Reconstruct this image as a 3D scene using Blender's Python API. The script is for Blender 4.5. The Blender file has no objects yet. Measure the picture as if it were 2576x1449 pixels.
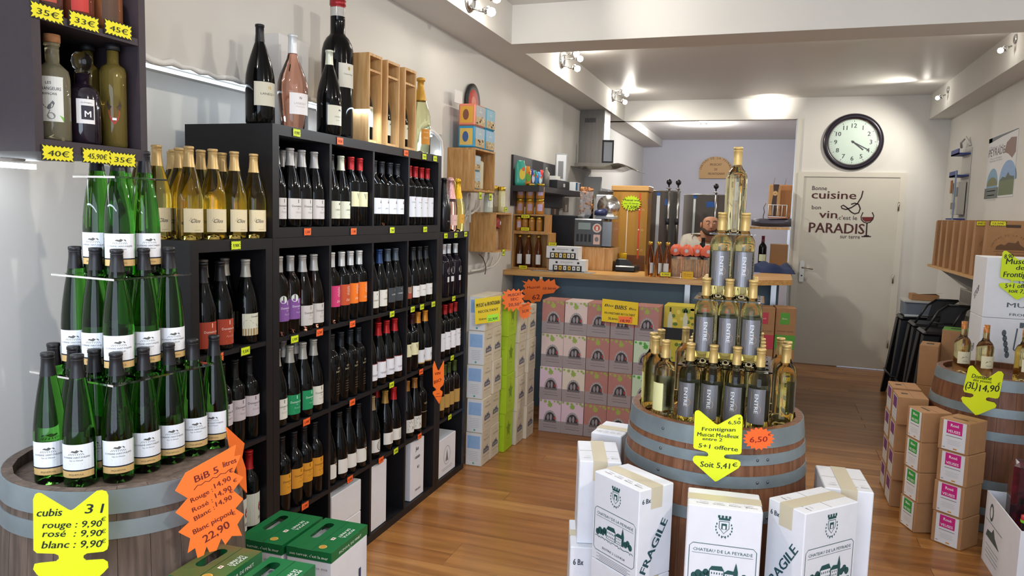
import bpy, math, random
from mathutils import Vector, Matrix
random.seed(7)
SC = bpy.context.scene
COL = SC.collection
PI = math.pi
# ---------------------------------------------------------------- camera
F, YAW, PIT, ROL, EYE = 1879.36, .3284, .1003, .029, 1.5811
IW, IH = 2576, 1449
fw = Vector((-math.sin(YAW)*math.cos(PIT), math.cos(YAW)*math.cos(PIT), -math.sin(PIT)))
rt = Vector((math.cos(YAW), math.sin(YAW), 0)); up0 = rt.cross(fw)
c_, s_ = math.cos(ROL), math.sin(ROL)
R2 = c_*rt + s_*up0; U2 = -s_*rt + c_*up0
cam = bpy.data.cameras.new('camera'); camo = bpy.data.objects.new('camera', cam); COL.objects.link(camo)
cam.sensor_width = 36; cam.sensor_fit = 'HORIZONTAL'; cam.lens = F/IW*36; cam.clip_start = .05; cam.clip_end = 60
camo.matrix_world = Matrix(((R2.x, U2.x, -fw.x, 0), (R2.y, U2.y, -fw.y, 0), (R2.z, U2.z, -fw.z, EYE), (0, 0, 0, 1)))
SC.camera = camo
def at(px, py, X=None, Y=None, Z=None):
    d = fw + (px-IW/2)/F*R2 + (IH/2-py)/F*U2
    t = X/d.x if X is not None else Y/d.y if Y is not None else (Z-EYE)/d.z
    return Vector((0, 0, EYE)) + t*d
# ---------------------------------------------------------------- world, light, exposure
SC.view_settings.view_transform = 'Standard'; SC.view_settings.look = 'None'
SC.view_settings.exposure = 0.30; SC.view_settings.gamma = 1; SC.view_settings.use_curve_mapping = False
SC.cycles.max_bounces = 14; SC.cycles.transmission_bounces = 13; SC.cycles.transparent_max_bounces = 10
SC.cycles.diffuse_bounces = 3; SC.cycles.glossy_bounces = 3
SC.cycles.caustics_reflective = False; SC.cycles.caustics_refractive = False
SC.cycles.use_denoising = True; SC.cycles.sample_clamp_indirect = 4; SC.cycles.blur_glossy = .5
W_ = bpy.data.worlds.new('world'); SC.world = W_; W_.use_nodes = True
bg = W_.node_tree.nodes['Background']; bg.inputs[0].default_value = (.62, .76, 1, 1); bg.inputs[1].default_value = 1.6
def light(kind, name, loc, power, color=(1, 1, 1), aim=None, **k):
    l = bpy.data.lights.new(name, kind); l.energy = power; l.color = color
    for a, b in k.items(): setattr(l, a, b)
    o = bpy.data.objects.new(name, l); o.location = loc; COL.objects.link(o)
    if aim is not None: o.rotation_euler = (Vector(aim)-Vector(loc)).to_track_quat('-Z', 'Y').to_euler()
    return o
DAY = (.78, .88, 1.0); WARM = (1, .93, .82)
light('AREA', 'daylight_through_shop_window', (-.1, -1.55, 1.45), 62, DAY, aim=(-.1, 5, 1.1), shape='RECTANGLE', size=3.0, size_y=2.1)
# ---------------------------------------------------------------- materials
MATS = {}
def lin(h):
    h = h.lstrip('#'); h = ''.join(c*2 for c in h) if len(h) == 3 else h; v = [int(h[i:i+2], 16)/255 for i in (0, 2, 4)]
    return tuple((c/12.92 if c <= .04045 else ((c+.055)/1.055)**2.4) for c in v)+(1,)
def mat(name, col='#ffffff', rough=.6, metal=0, trans=0, ior=1.45, emit=0, noise=0, scale=20, bump=0, stretch=None, col2=None, spec=.5, alpha=1, coat=0):
    if name in MATS: return MATS[name]
    m = bpy.data.materials.new(name); m.use_nodes = True; nt = m.node_tree; b = nt.nodes['Principled BSDF']
    c = lin(col) if isinstance(col, str) else col
    b.inputs['Base Color'].default_value = c; b.inputs['Roughness'].default_value = rough; b.inputs['Metallic'].default_value = metal
    b.inputs['Transmission Weight'].default_value = trans; b.inputs['IOR'].default_value = ior
    b.inputs['Specular IOR Level'].default_value = spec; b.inputs['Alpha'].default_value = alpha; b.inputs['Coat Weight'].default_value = coat
    if emit:
        b.inputs['Emission Color'].default_value = c; b.inputs['Emission Strength'].default_value = emit
    if noise or bump:
        tc = nt.nodes.new('ShaderNodeTexCoord'); mp = nt.nodes.new('ShaderNodeMapping'); nz = nt.nodes.new('ShaderNodeTexNoise')
        nt.links.new(tc.outputs['Object'], mp.inputs[0]); nt.links.new(mp.outputs[0], nz.inputs['Vector'])
        nz.inputs['Scale'].default_value = scale; nz.inputs['Detail'].default_value = 5
        if stretch: mp.inputs['Scale'].default_value = stretch
        oi = nt.nodes.new('ShaderNodeObjectInfo'); va = nt.nodes.new('ShaderNodeVectorMath'); va.operation = 'SCALE'
        cx = nt.nodes.new('ShaderNodeCombineXYZ')
        for i in range(3): nt.links.new(oi.outputs['Random'], cx.inputs[i])
        nt.links.new(cx.outputs[0], va.inputs[0]); va.inputs['Scale'].default_value = 37
        nt.links.new(va.outputs[0], mp.inputs['Location'])
        if noise:
            r = nt.nodes.new('ShaderNodeValToRGB'); nt.links.new(nz.outputs['Fac'], r.inputs[0])
            d = lin(col2) if col2 else tuple(x*(1-noise) for x in c[:3])+(1,)
            r.color_ramp.elements[0].position = .35; r.color_ramp.elements[1].position = .68
            r.color_ramp.elements[0].color = d; r.color_ramp.elements[1].color = c
            nt.links.new(r.outputs[0], b.inputs['Base Color'])
        if bump:
            bp = nt.nodes.new('ShaderNodeBump'); bp.inputs['Strength'].default_value = bump; bp.inputs['Distance'].default_value = .004
            nt.links.new(nz.outputs['Fac'], bp.inputs['Height']); nt.links.new(bp.outputs[0], b.inputs['Normal'])
    MATS[name] = m; return m
def C(h, rough=.55):                                   # plain printed colour / paper / plastic
    return mat('paint_'+h.strip('#')+'_%d' % (rough*100), '#'+h.strip('#'), rough)
# ---------------------------------------------------------------- mesh building
KID = {}
class MB:
    def __init__(s): s.v = []; s.f = []; s.m = []; s.sm = []; s.mats = []
    def mi(s, m):
        if m not in s.mats: s.mats.append(m)
        return s.mats.index(m)
    def add(s, vs, fs, m, smooth=False, xf=None):
        o = len(s.v); k = s.mi(m)
        s.v += [tuple(xf @ Vector(v)) if xf else tuple(v) for v in vs]
        for f in fs: s.f.append([i+o for i in f]); s.m.append(k); s.sm.append(smooth)
        return s
    def box(s, x0, x1, y0, y1, z0, z1, m, xf=None):
        vs = [(x, y, z) for z in (z0, z1) for y in (y0, y1) for x in (x0, x1)]
        return s.add(vs, [(0, 2, 3, 1), (4, 5, 7, 6), (0, 1, 5, 4), (2, 6, 7, 3), (0, 4, 6, 2), (1, 3, 7, 5)], m, False, xf)
    def bbox(s, x0, x1, y0, y1, z0, z1, m, b=.003, xf=None):   # box with chamfered vertical and top edges
        xs = lambda d: [(x0+b-d, y0), (x1-b+d, y0), (x1, y0+b-d), (x1, y1-b+d), (x1-b+d, y1), (x0+b-d, y1), (x0, y1-b+d), (x0, y0+b-d)]
        ring = [(p, q) for p, q in xs(0)]
        ins = [(min(max(p, x0+b), x1-b), min(max(q, y0+b), y1-b)) for p, q in ring]
        vs = [(p, q, z0+b) for p, q in ring]+[(p, q, z1-b) for p, q in ring]+[(p, q, z1) for p, q in ins]+[(p, q, z0) for p, q in ins]
        fs = [(i, (i+1) % 8, (i+1) % 8+8, i+8) for i in range(8)]+[(i+8, (i+1) % 8+8, (i+1) % 8+16, i+16) for i in range(8)]
        fs += [((i+1) % 8, i, i+24, (i+1) % 8+24) for i in range(8)]+[tuple(range(16, 24)), tuple(range(31, 23, -1))]
        return s.add(vs, fs, m, False, xf)
    def lathe(s, prof, m, n=20, xf=None, smooth=True, caps=True):
        vs = [(r*math.cos(2*PI*i/n), r*math.sin(2*PI*i/n), z) for r, z in prof for i in range(n)]
        fs = [(j*n+i, j*n+(i+1) % n, (j+1)*n+(i+1) % n, (j+1)*n+i) for j in range(len(prof)-1) for i in range(n)]
        s.add(vs, fs, m, smooth, xf)
        if caps:
            o = len(s.v)-len(vs)
            for base, rev in ((0, 1), ((len(prof)-1)*n, 0)):
                if prof[0 if rev else -1][0] > 1e-4:
                    ids = [o+base+i for i in range(n)]
                    s.f.append(ids[::-1] if rev else ids); s.m.append(s.mi(m)); s.sm.append(False)
        return s
    def tube(s, pts, r, m, n=8, smooth=True):
        P = [Vector(p) for p in pts]; rings = []
        prev = None
        for i, p in enumerate(P):
            t = (P[min(i+1, len(P)-1)]-P[max(i-1, 0)]).normalized()
            a = Vector((0, 0, 1)) if abs(t.z) < .9 else Vector((1, 0, 0))
            if prev is not None: a = prev
            u = (a-t*a.dot(t)).normalized(); prev = u; w = t.cross(u)
            rr = r[i] if isinstance(r, (list, tuple)) else r
            rings.append([p+rr*(math.cos(2*PI*k/n)*u+math.sin(2*PI*k/n)*w) for k in range(n)])
        vs = [v for q in rings for v in q]; L = len(P)
        fs = [(j*n+i, j*n+(i+1) % n, (j+1)*n+(i+1) % n, (j+1)*n+i) for j in range(L-1) for i in range(n)]
        fs += [tuple(range(n-1, -1, -1)), tuple(range((L-1)*n, L*n))]
        return s.add(vs, fs, m, smooth)
    def prism(s, pts, t, m, xf=None, edge=None):         # 2D outline in xz, from y=0 to y=-t (front at y=-t)
        n = len(pts)
        a = sum(pts[i][0]*pts[(i+1) % n][1]-pts[(i+1) % n][0]*pts[i][1] for i in range(n))
        if a < 0: pts = pts[::-1]
        vs = [(x, 0, z) for x, z in pts]+[(x, -t, z) for x, z in pts]
        s.add(vs, [tuple(range(n, 2*n)), tuple(range(n-1, -1, -1))], m, False, xf)
        return s.add(vs, [(i, (i+1) % n, (i+1) % n+n, i+n) for i in range(n)], edge or m, False, xf)
    def build(s, name, parent=None, loc=None, link=True):
        me = bpy.data.meshes.new(name)
        me.from_pydata(s.v, [], s.f)
        for m in s.mats: me.materials.append(m)
        me.polygons.foreach_set('material_index', s.m); me.polygons.foreach_set('use_smooth', s.sm)
        me.update()
        o = bpy.data.objects.new(name, me)
        if loc is not None: o.location = loc
        if parent: o.parent = parent; KID.setdefault(parent, []).append(o)
        if link: COL.objects.link(o)
        return o
def tag(o, label=None, cat=None, group=None, kind=None):
    for k, v in (('label', label), ('category', cat), ('group', group), ('kind', kind)):
        if v: o[k] = v
    return o
def thing(name, label, cat, loc=(0, 0, 0), rz=0, group=None):
    o = bpy.data.objects.new(name, None); COL.objects.link(o); o.empty_display_size = .05
    o.location = loc; o.rotation_euler = (0, 0, rz)
    return tag(o, label, cat, group)
def dup(root, loc=None, rz=None, label=None, group=None, rot=None):
    r = root.copy(); COL.objects.link(r)
    if loc is not None: r.location = loc
    if rz is not None: r.rotation_euler = (0, 0, rz)
    if rot is not None: r.rotation_euler = rot
    if label: r['label'] = label
    if group: r['group'] = group
    for ch in KID.get(root, ()):
        c = ch.copy(); c.parent = r; COL.objects.link(c)
        for g in KID.get(ch, ()):
            d = g.copy(); d.parent = c; COL.objects.link(d)
    return r
def struct(mb, name, label=None, parent=None):
    o = mb.build(name, parent); 
    if not parent: tag(o, label, None, None, 'structure')
    return o
# ---------------------------------------------------------------- flat print: lettering and drawings
TXT = {}
def glyphs(s):
    if s not in TXT:
        cu = bpy.data.curves.new('t', 'FONT'); cu.body = s; cu.size = 1; cu.resolution_u = 1 if len(s) > 14 else 2
        ob = bpy.data.objects.new('t', cu); me = ob.to_mesh()
        vs = [tuple(v.co[:2]) for v in me.vertices]; fs = [tuple(p.vertices) for p in me.polygons]
        ob.to_mesh_clear(); bpy.data.objects.remove(ob); bpy.data.curves.remove(cu)
        if vs:
            x0 = min(v[0] for v in vs); x1 = max(v[0] for v in vs); vs = [(v[0]-x0, v[1]) for v in vs]; TXT[s] = (vs, fs, x1-x0)
        else: TXT[s] = ([], [], 0)
    return TXT[s]
class Art:                                             # shapes in (u, v) metres, laid on a surface
    def __init__(s): s.items = []
    def poly(s, pts, m, L=1): s.items.append((list(pts), [tuple(range(len(pts)))], m, L)); return s
    def rect(s, x0, y0, x1, y1, m, L=1, n=1):
        n = max(n, 1); xs = [x0+(x1-x0)*i/n for i in range(n+1)]
        s.items.append(([(x, y) for x in xs for y in (y0, y1)], [(2*i, 2*i+2, 2*i+3, 2*i+1) for i in range(n)], m, L)); return s
    def ell(s, cx, cy, rx, ry, m, L=1, n=16, a0=0, a1=2*PI):
        full = abs(a1-a0-2*PI) < 1e-6
        return s.poly([(cx+rx*math.cos(a0+(a1-a0)*i/(n if full else n-1)), cy+ry*math.sin(a0+(a1-a0)*i/(n if full else n-1))) for i in range(n)], m, L)
    def line(s, pts, w, m, L=2):
        P = [Vector((p[0], p[1])) for p in pts]; vs = []; fs = []
        for i, p in enumerate(P):
            t = P[min(i+1, len(P)-1)]-P[max(i-1, 0)]; t = t.normalized() if t.length else Vector((1, 0)); nn = Vector((-t.y, t.x))*w/2
            vs += [tuple(p+nn), tuple(p-nn)]
            if i: fs.append((2*i-2, 2*i-1, 2*i+1, 2*i))
        s.items.append((vs, fs, m, L)); return s
    def frame(s, x0, y0, x1, y1, w, m, L=2):
        return s.line([(x0, y0), (x1, y0)], w, m, L).line([(x1, y0), (x1, y1)], w, m, L).line([(x1, y1), (x0, y1)], w, m, L).line([(x0, y1), (x0, y0)], w, m, L)
    def text(s, st, x, y, h, m, al='c', wx=1, sh=0, rot=0, L=2, width=None, bold=0):
        vs, fs, w = glyphs(st)
        if width and w: wx = width/(w*h)
        ox = {'c': -w/2, 'l': 0, 'r': -w}[al]; c, q = math.cos(rot), math.sin(rot)
        for k in range(1+bold):
            o = [((a+ox)*h*wx+b*h*sh+k*h*.035, b*h) for a, b in vs]
            s.items.append(([(x+a*c-b*q, y+a*q+b*c) for a, b in o], fs, m, L+k*.1))
        return s
    def merge(s, other, dx=0, dy=0, k=1, rot=0):
        c, q = math.cos(rot), math.sin(rot)
        for vs, fs, m, L in other.items: s.items.append(([(dx+k*(a*c-b*q), dy+k*(a*q+b*c)) for a, b in vs], fs, m, L))
        return s
    def lay(s, mb, fn):
        for vs, fs, m, L in s.items: mb.add([fn(a, b, L) for a, b in vs], fs, m)
        return mb
def flat(x=0, y=0, z=0, e=.0004):                       # front face looking to -Y
    return lambda a, b, L: (x+a, y-e*L, z+b)
def onface(o, ux, uz, e=.0004):                         # any plane: origin, u direction, v direction
    o, ux, uz = Vector(o), Vector(ux), Vector(uz); nn = ux.cross(uz)
    return lambda a, b, L: tuple(o+a*ux+b*uz+nn*e*L)
def onround(R, a0=0, e=.0003):                          # cylinder, label centre facing -Y at a0 = 0
    return lambda a, b, L: ((R+e*L)*math.sin(a/R+a0), -(R+e*L)*math.cos(a/R+a0), b)
# ---------------------------------------------------------------- shared materials
WALL = mat('wall_paint', '#dcdad5', .85, noise=.03, scale=3, bump=.15)
CEIL = mat('ceiling_paint', '#d8d6d3', .42, noise=.02, scale=2)
BLUEW = mat('back_room_paint', '#cbccd8', .8, noise=.03, scale=3)
BLACK = mat('black_brown_board', '#151418', .45, noise=.12, scale=60, stretch=(1, .1, 1), spec=.4)
BACKB = mat('shelf_backing', '#0b0b0d', .8)
DOORW = mat('door_paint', '#cfcbbf', .5, noise=.03, scale=5)
CHROME = mat('chrome', '#d0d0d0', .18, 1); STEEL = mat('brushed_steel', '#8f8b86', .40, .9, noise=.12, scale=8, stretch=(8, 8, .2))
PINE = mat('pine_board', '#d9b27c', .5, noise=.3, scale=9, stretch=(6, 6, .6), bump=.1, col2='#c08f55')
PINEX = mat('pine_crate', '#c99c63', .6, noise=.35, scale=10, stretch=(7, 7, .7), bump=.15, col2='#a97941')
BEECH = mat('beech_worktop', '#d9ab6b', .35, noise=.25, scale=7, stretch=(.6, 7, 7), col2='#c08c4e')
KRAFT = mat('kraft_card', '#ae8259', .75, noise=.08, scale=30)
WCARD = mat('white_card', '#e6e8ef', .6, noise=.03, scale=25)
TAPE = mat('packing_tape', '#cfc5ac', .3)
INK = C('1d2430'); GREENINK = C('22504f')
# ================================================================ THE ROOM
XL, XR, YB, ZC, ZS = -1.98, 1.70, 8.86, 2.92, 2.69      # walls, back wall, ceiling, soffit underside
YF = -1.6
# floor: base slab and individual boards
m = MB(); m.box(XL-.15, XR, YF, 12.3, -.06, -.012, mat('floor_gap', '#241409', .8)); floor = struct(m, 'floor', 'orange pine plank floor running across the shop')
PLM = [mat('pine_floor_%d' % k, a, .34, noise=.5, scale=2.6, stretch=(.55, 7, 1), bump=.05, col2=b, coat=.15) for k, (a, b) in enumerate((('#b07a42', '#8a5a2c'), ('#a9723c', '#835226'), ('#b8834b', '#936234'), ('#a36c39', '#7e4f25')))]
pw = .118; rows = int((12.2-1.3)/pw); pm = {}
def plank(L, k):
    key = (round(L, 2), k)
    if key not in pm:
        q = MB(); q.bbox(0, L-.0015, 0, pw-.0015, -.012, 0, PLM[k], b=.0012); pm[key] = q.build('plank', link=False).data
    return pm[key]
np_ = 0
for r_ in range(rows):
    y = 1.3+r_*pw; x = -2.0 - random.choice((0, .35, .7, 1.05)); first = True
    while x < XR:
        L = random.choice((1.4, 1.75, 2.1)) if y < 7.6 else 3.9
        a, b = max(x, -2.0), min(x+L, XR)
        if b-a > .1 and np_ < 298:
            me = plank(b-a, random.randrange(4)); o = bpy.data.objects.new('plank', me); o.location = (a, y, 0); o.parent = floor; COL.objects.link(o); np_ += 1
        x += L
m = MB()
for r_ in range(24):
    m.bbox(XL, XR, 1.3-(r_+1)*pw, 1.3-r_*pw-.0015, -.012, 0, PLM[r_ % 4], b=.0012)
tag(m.build('near_planks', floor), kind='stuff')
# left wall with the lit recess behind the shelving
NY0, NY1, NZ1, NX = 1.62, 4.36, 2.055, -2.16
m = MB()
NYL, NZL = -.8, 1.690
m.box(XL-.2, XL, YF, NYL, 0, ZC, WALL); m.box(XL-.2, XL, NYL, NY0, NZL, ZC, WALL); m.box(XL-.2, XL, NY1, 12.3, 0, ZC, WALL); m.box(XL-.2, XL, NY0, NY1, NZ1, ZC, WALL)
m.box(XL-.22, NX, NYL, NY1, 0, NZ1, WALL)
wl = struct(m, 'wall_left', 'long white side wall behind the black shelving, with a lit recess')
# ragged plaster edge of the recess
m = MB(); q = []
PL = mat('raw_plaster', '#f4f4f2', .9, bump=.6, scale=60)
rnd = random.Random(3)
pts = [(NY0, NZ1)]+[(NY0+(NY1-.1-NY0)*i/60, NZ1+rnd.uniform(-.008, .008)) for i in range(1, 60)]+[(NY1-.08, NZ1-.01), (NY1-.02, NZ1-.04), (NY1, NZ1-.1)]
pts += [(NY1+rnd.uniform(-.004, .004), NZ1-.1-.05*i) for i in range(1, 14)]
m.tube([(XL+.004, a, b) for a, b in pts], [rnd.uniform(.008, .014) for _ in pts], PL, 6)
m.build('plaster_edge', wl)
m = MB(); m.tube([(XL+.004, NYL+.05*i, NZL+rnd.uniform(-.006, .006)) for i in range(48)], [rnd.uniform(.007, .012) for _ in range(48)], PL, 6); m.build('plaster_edge', wl)
LED = mat('led_light', (.80, .9, 1, 1), .5, emit=4.5)
o = MB(); o.box(XL-.035, XL-.02, NY0+.05, NY1-.1, NZ1-.022, NZ1-.012, LED); o.box(XL-.035, XL-.02, NY1-.022, NY1-.012, 1.2, NZ1-.1, LED)
tag(o.build('led_strip'), 'glowing white led strip hidden along the wall recess edge behind the shelving', 'light strip')
light('AREA', 'led_glow', (XL-.07, 3.0, NZ1-.03), 15, (.7, .83, 1), aim=(XL-.09, 3.0, 0), shape='RECTANGLE', size=.05, size_y=2.5)
light('AREA', 'led_glow_side', (XL-.06, NY1-.03, 1.7), .9, (.7, .83, 1), aim=(XL-.1, 0, 1.7), shape='RECTANGLE', size=.5, size_y=.04)
# right wall, back wall (door, wide opening), back room
m = MB(); m.box(XR, XR+.1, YF, YB+.1, 0, ZC, WALL); struct(m, 'wall_right', 'white side wall with the vineyard poster')
OX0, OX1, OZ = XL, .235, 2.70
DX0, DX1, DZ = .325, 1.272, 2.068
m = MB()
m.box(OX0, OX1, YB, YB+.1, OZ-.01, ZC, WALL)
m.box(OX1, DX0-.05, YB, YB+.1, 0, ZC, WALL); m.box(DX1+.05, XR+.1, YB, YB+.1, 0, ZC, WALL); m.box(DX0-.05, DX1+.05, YB, YB+.1, DZ+.05, ZC, WALL)
struct(m, 'wall_back', 'white end wall with the clock and the door')
m = MB(); m.box(XL-.1, 1.0, 12.15, 12.25, 0, ZC+.1, BLUEW); m.box(.7, .8, YB+.1, 12.15, 0, ZC, BLUEW)
struct(m, 'wall_rear', 'lavender grey wall of the preparation room behind the opening')
m = MB(); m.box(XL-.2, XR+.1, YF, 4.795, 2.94, 3.05, CEIL); m.box(XL-.2, XR+.1, 5.0, YB+.1, ZC, 3.05, CEIL); m.box(XL-.2, 1.0, YB+.1, 12.3, 2.80, 3.05, CEIL)
struct(m, 'ceiling', 'smooth white painted ceiling')
m = MB(); m.box(XL, -1.685, YF, 12.15, ZS, 2.999, WALL); struct(m, 'trim_1', 'white boxed soffit along the ceiling above the shelving wall')
m = MB(); m.box(1.50, XR, YF, YB, ZS-.02, 3.0, WALL); struct(m, 'trim_2', 'white boxed soffit along the ceiling above the poster wall')
m = MB(); m.box(-1.685, 1.50, 4.79, 5.09, ZS, 3.0, WALL); struct(m, 'trim_3', 'deep white beam crossing the ceiling from wall to wall')
m = MB(); m.box(OX1-.012, OX1+.03, YB-.012, YB, 0, OZ, mat('jamb', '#d6d3c8', .4)); m.box(OX1-.02, OX1, YB-.005, YB+.1, 0, OZ, mat('alu_strip', '#b9bcbf', .3, .8))
struct(m, 'trim_4', 'pale upright jamb strip at the edge of the wide opening')
# shop front behind the camera: wall piers and big window opening
m = MB(); m.box(XL, XR, YF-.1, YF, 0, .35, WALL); m.box(XL, XR, YF-.1, YF, 2.55, 3.0, WALL); m.box(XL, XL+.25, YF-.1, YF, .35, 2.55, WALL); m.box(XR-.25, XR, YF-.1, YF, .35, 2.55, WALL)
struct(m, 'wall_front', 'shop front wall with its wide display window')
m = MB(); m.box(DX1+.06, XR, YB-.015, YB, 0, .09, mat('skirting_wood', '#a36c38', .45)); struct(m, 'baseboard_back', 'low wooden skirting beside the door')
# door
m = MB(); m.box(DX0, DX1, YB-.02, YB+.03, .008, DZ, DOORW)
door = struct(m, 'door_1', 'cream flush door with wine lettering')
m = MB()
fr = mat('door_frame_paint', '#d5d1c5', .45)
m.box(DX0-.06, DX0, YB-.03, YB+.05, 0, DZ+.05, fr); m.box(DX1, DX1+.06, YB-.03, YB+.05, 0, DZ+.05, fr); m.box(DX0, DX1, YB-.03, YB+.05, DZ, DZ+.05, fr)
m.build('door_frame', door)
p = at(2017, 683, Y=YB-.03)
m = MB(); hb = mat('satin_nickel', '#a39b8e', .35, .9)
m.prism([(p.x-.02+.004*0, p.z-.115), (p.x+.02, p.z-.115), (p.x+.024, p.z-.1), (p.x+.024, p.z+.1), (p.x+.018, p.z+.118), (p.x-.018, p.z+.118), (p.x-.024, p.z+.1), (p.x-.024, p.z-.1)], .008, hb, Matrix.Translation((0, YB-.02, 0)))
m.tube([(p.x, YB-.025, p.z+.045), (p.x, YB-.065, p.z+.045), (p.x+.03, YB-.07, p.z+.046), (p.x+.11, YB-.07, p.z+.032)], .008, hb, 8)
m.lathe([(.009, 0), (.009, .004)], INK, 10, Matrix.Translation((p.x, YB-.03, p.z-.045)) @ Matrix.Rotation(PI/2, 4, 'X'))
m.build('door_handle', door)
for hz in (1.72, .95, .25):
    m = MB(); m.lathe([(.009, 0), (.009, .09)], hb, 8, Matrix.Translation((DX1+.005, YB-.03, hz))); m.build('hinge', door)
# wall lettering on the door
A = Art(); BR = C('4a1f1c'); DK = C('2b1719')
def dp(x, y): q = at(x, y, Y=YB-.02); return q.x, q.z
def dt(s, x0, y0, x1, h, mm, bold=0):
    a = dp(x0, y0); b = dp(x1, y0); A.text(s, a[0], a[1], h, mm, 'l', width=b[0]-a[0], bold=bold)
dt('Bonne', 2043, 478, 2080, .065, DK); dt('cuisine', 2041, 499, 2153, .125, BR, 1); dt('bon', 2042, 526, 2065, .062, DK); dt('vin', 2060, 548, 2105, .12, BR, 1)
dt(",c'est le", 2106, 552, 2156, .062, DK); dt('PARADIS', 2034, 584, 2173, .155, BR, 1); dt('sur terre', 2113, 599, 2163, .06, DK)
def ds(pts, w, mm): A.line([dp(*q) for q in pts], w, mm)
ds([(2171, 480), (2167, 496), (2157, 512), (2142, 522), (2128, 527), (2118, 524), (2116, 519), (2121, 516), (2130, 522), (2142, 534), (2150, 538), (2160, 535), (2164, 525), (2160, 514), (2150, 511), (2141, 514)], .013, DK)
ds([(2171, 534), (2166, 545), (2167, 553), (2173, 559), (2180, 561), (2189, 559), (2196, 551), (2198, 543), (2194, 534)], .010, DK)
A.poly([dp(*q) for q in [(2168, 546), (2196, 546), (2195, 552), (2188, 557), (2177, 558), (2170, 553)]], C('6b2020'), 2)
ds([(2181, 561), (2179, 592)], .014, DK); ds([(2167, 595), (2191, 595)], .012, DK); ds([(2173, 593), (2186, 593)], .012, DK)
m = MB(); A.lay(m, flat(0, YB-.021, 0)); tag(m.build('wall_lettering', door), 'dark brown French lettering with a wine glass drawing')

# ================================================================ LAMPS
BULB = mat('lamp_bulb', (1, .96, .88, 1), .4, emit=18)
def spot_fixture(p, side, label, power, aims, heads=3, n=0):
    t = thing('ceiling_spot_lamp', label, 'lamp', p, 0, 'triple spot lamps on the soffits')
    rp = 1 if heads > 1 else .5
    q = MB(); q.lathe([(.0, 0), (.062*rp, .0), (.066*rp, .008), (.05*rp, .022*rp), (0, .026*rp)], CHROME, 20, Matrix.Rotation(side*PI/2, 4, 'Y')); q.build('base_plate', t)
    for k in range(heads):
        a = (k-1)*2*PI/3+.4 if heads > 1 else -1.57; dy, dz = .045*math.cos(a), .045*math.sin(a)
        h = Vector((side*(.095 if heads > 1 else .04), dy*1.7, dz*1.5))
        q = MB(); q.tube([(side*.02, dy, dz), (side*.06, dy*1.3, dz*1.3), tuple(h)], .006, CHROME, 6)
        q.lathe([(.018, 0), (.02, .035), (.012, .04)], CHROME, 10, Matrix.Translation(h) @ Matrix.Rotation(side*1.1, 4, 'Y')); hd = q.build('spot_head', t)
        bk_ = 1 if heads > 1 else .75
        q = MB(); q.lathe([(.0, -.026*bk_), (.020*bk_, -.016*bk_), (.026*bk_, 0), (.020*bk_, .017*bk_), (0, .026*bk_)], BULB, 12, Matrix.Translation(h+Vector((side*.045, 0, -.005)))); q.build('bulb', hd)
    for k, a in enumerate(aims):
        w = p+Vector((side*.2, 0, -.01))
        light('SPOT', 'spot_light', w, power, WARM, aim=a, spot_size=1.9, spot_blend=.7, shadow_soft_size=.035)
    light('POINT', 'lamp_glow', p+Vector((side*.19, 0, 0)), power*(.12 if heads > 1 else .012), WARM, shadow_soft_size=.03)
    return t
XS, XS2 = -1.685, 1.50
for px, py, pw_, lab, aims in ((1180, 2, 40, 'lit chrome triple spot lamp high on soffit, nearest the bottles', [(.3, 2.5, 0), (-.5, 4.2, 2.9)]),
                           (1412, 152, 40, 'lit chrome triple spot lamp just behind the white beam', [(.5, 6.0, 0), (-1.2, 7.2, 1.0)]),
                           (1541, 241, 40, 'lit chrome triple spot lamp above the cooker hood', [(.8, 8.5, .6), (-.6, 9.5, 1.2)])):
    spot_fixture(at(px, py, X=XS), 1, lab, pw_, aims)
for px, py, pw_, lab, aims in ((2556, 98, 40, 'small lit spot lamp on poster side soffit, nearer the beam', [(-1.9, 4.0, 1.9), (-1.0, 3.2, .6)]),
                           (2386, 226, 36, 'small lit spot lamp on poster side soffit, nearer the clock', [(-1.9, 6.6, 1.8), (.6, 8.8, 1.9)])):
    spot_fixture(at(px, py, X=XS2), -1, lab, pw_, aims, 1)
for k, (x, y, sd, aims) in enumerate(((XS, 1.2, 1, [(1.0, 3.5, 0)]), (XS2, 3.3, -1, [(-1.98, 2.4, 1.8)]), (XS2, 1.1, -1, [(-1.98, 1.3, 1.4), (-1.7, 2.6, .8)]))):
    spot_fixture(Vector((x, y, 2.83)), sd, 'chrome triple spot lamp over the front of the shop, %s' % ('shelving side', 'poster side by the beam', 'poster side by the entrance')[k], 40, aims)
p = at(1770, 312, Z=2.79)
t = thing('recessed_downlight', 'small round lit downlight in the preparation room ceiling', 'lamp', p)
m = MB(); m.lathe([(.028, -.004), (.045, -.006), (.05, .004)], CHROME, 18); m.build('trim_ring', t)
m = MB(); m.lathe([(0, -.006), (.028, -.006), (.028, .0)], BULB, 16); m.build('bulb', t)
light('POINT', 'downlight_glow', p+Vector((0, 0, -.08)), 42, (1, .98, .95), shadow_soft_size=.04)
# wash of a spot aimed up at the ceiling corner over the clock wall
light('SPOT', 'ceiling_wash', (at(1935, 250, Y=8.45).x, 8.45, 2.70), 13, WARM, aim=(at(1935, 250, Y=8.45).x, 8.86, 2.90), spot_size=1.5, spot_blend=.9, shadow_soft_size=.03)
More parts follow.
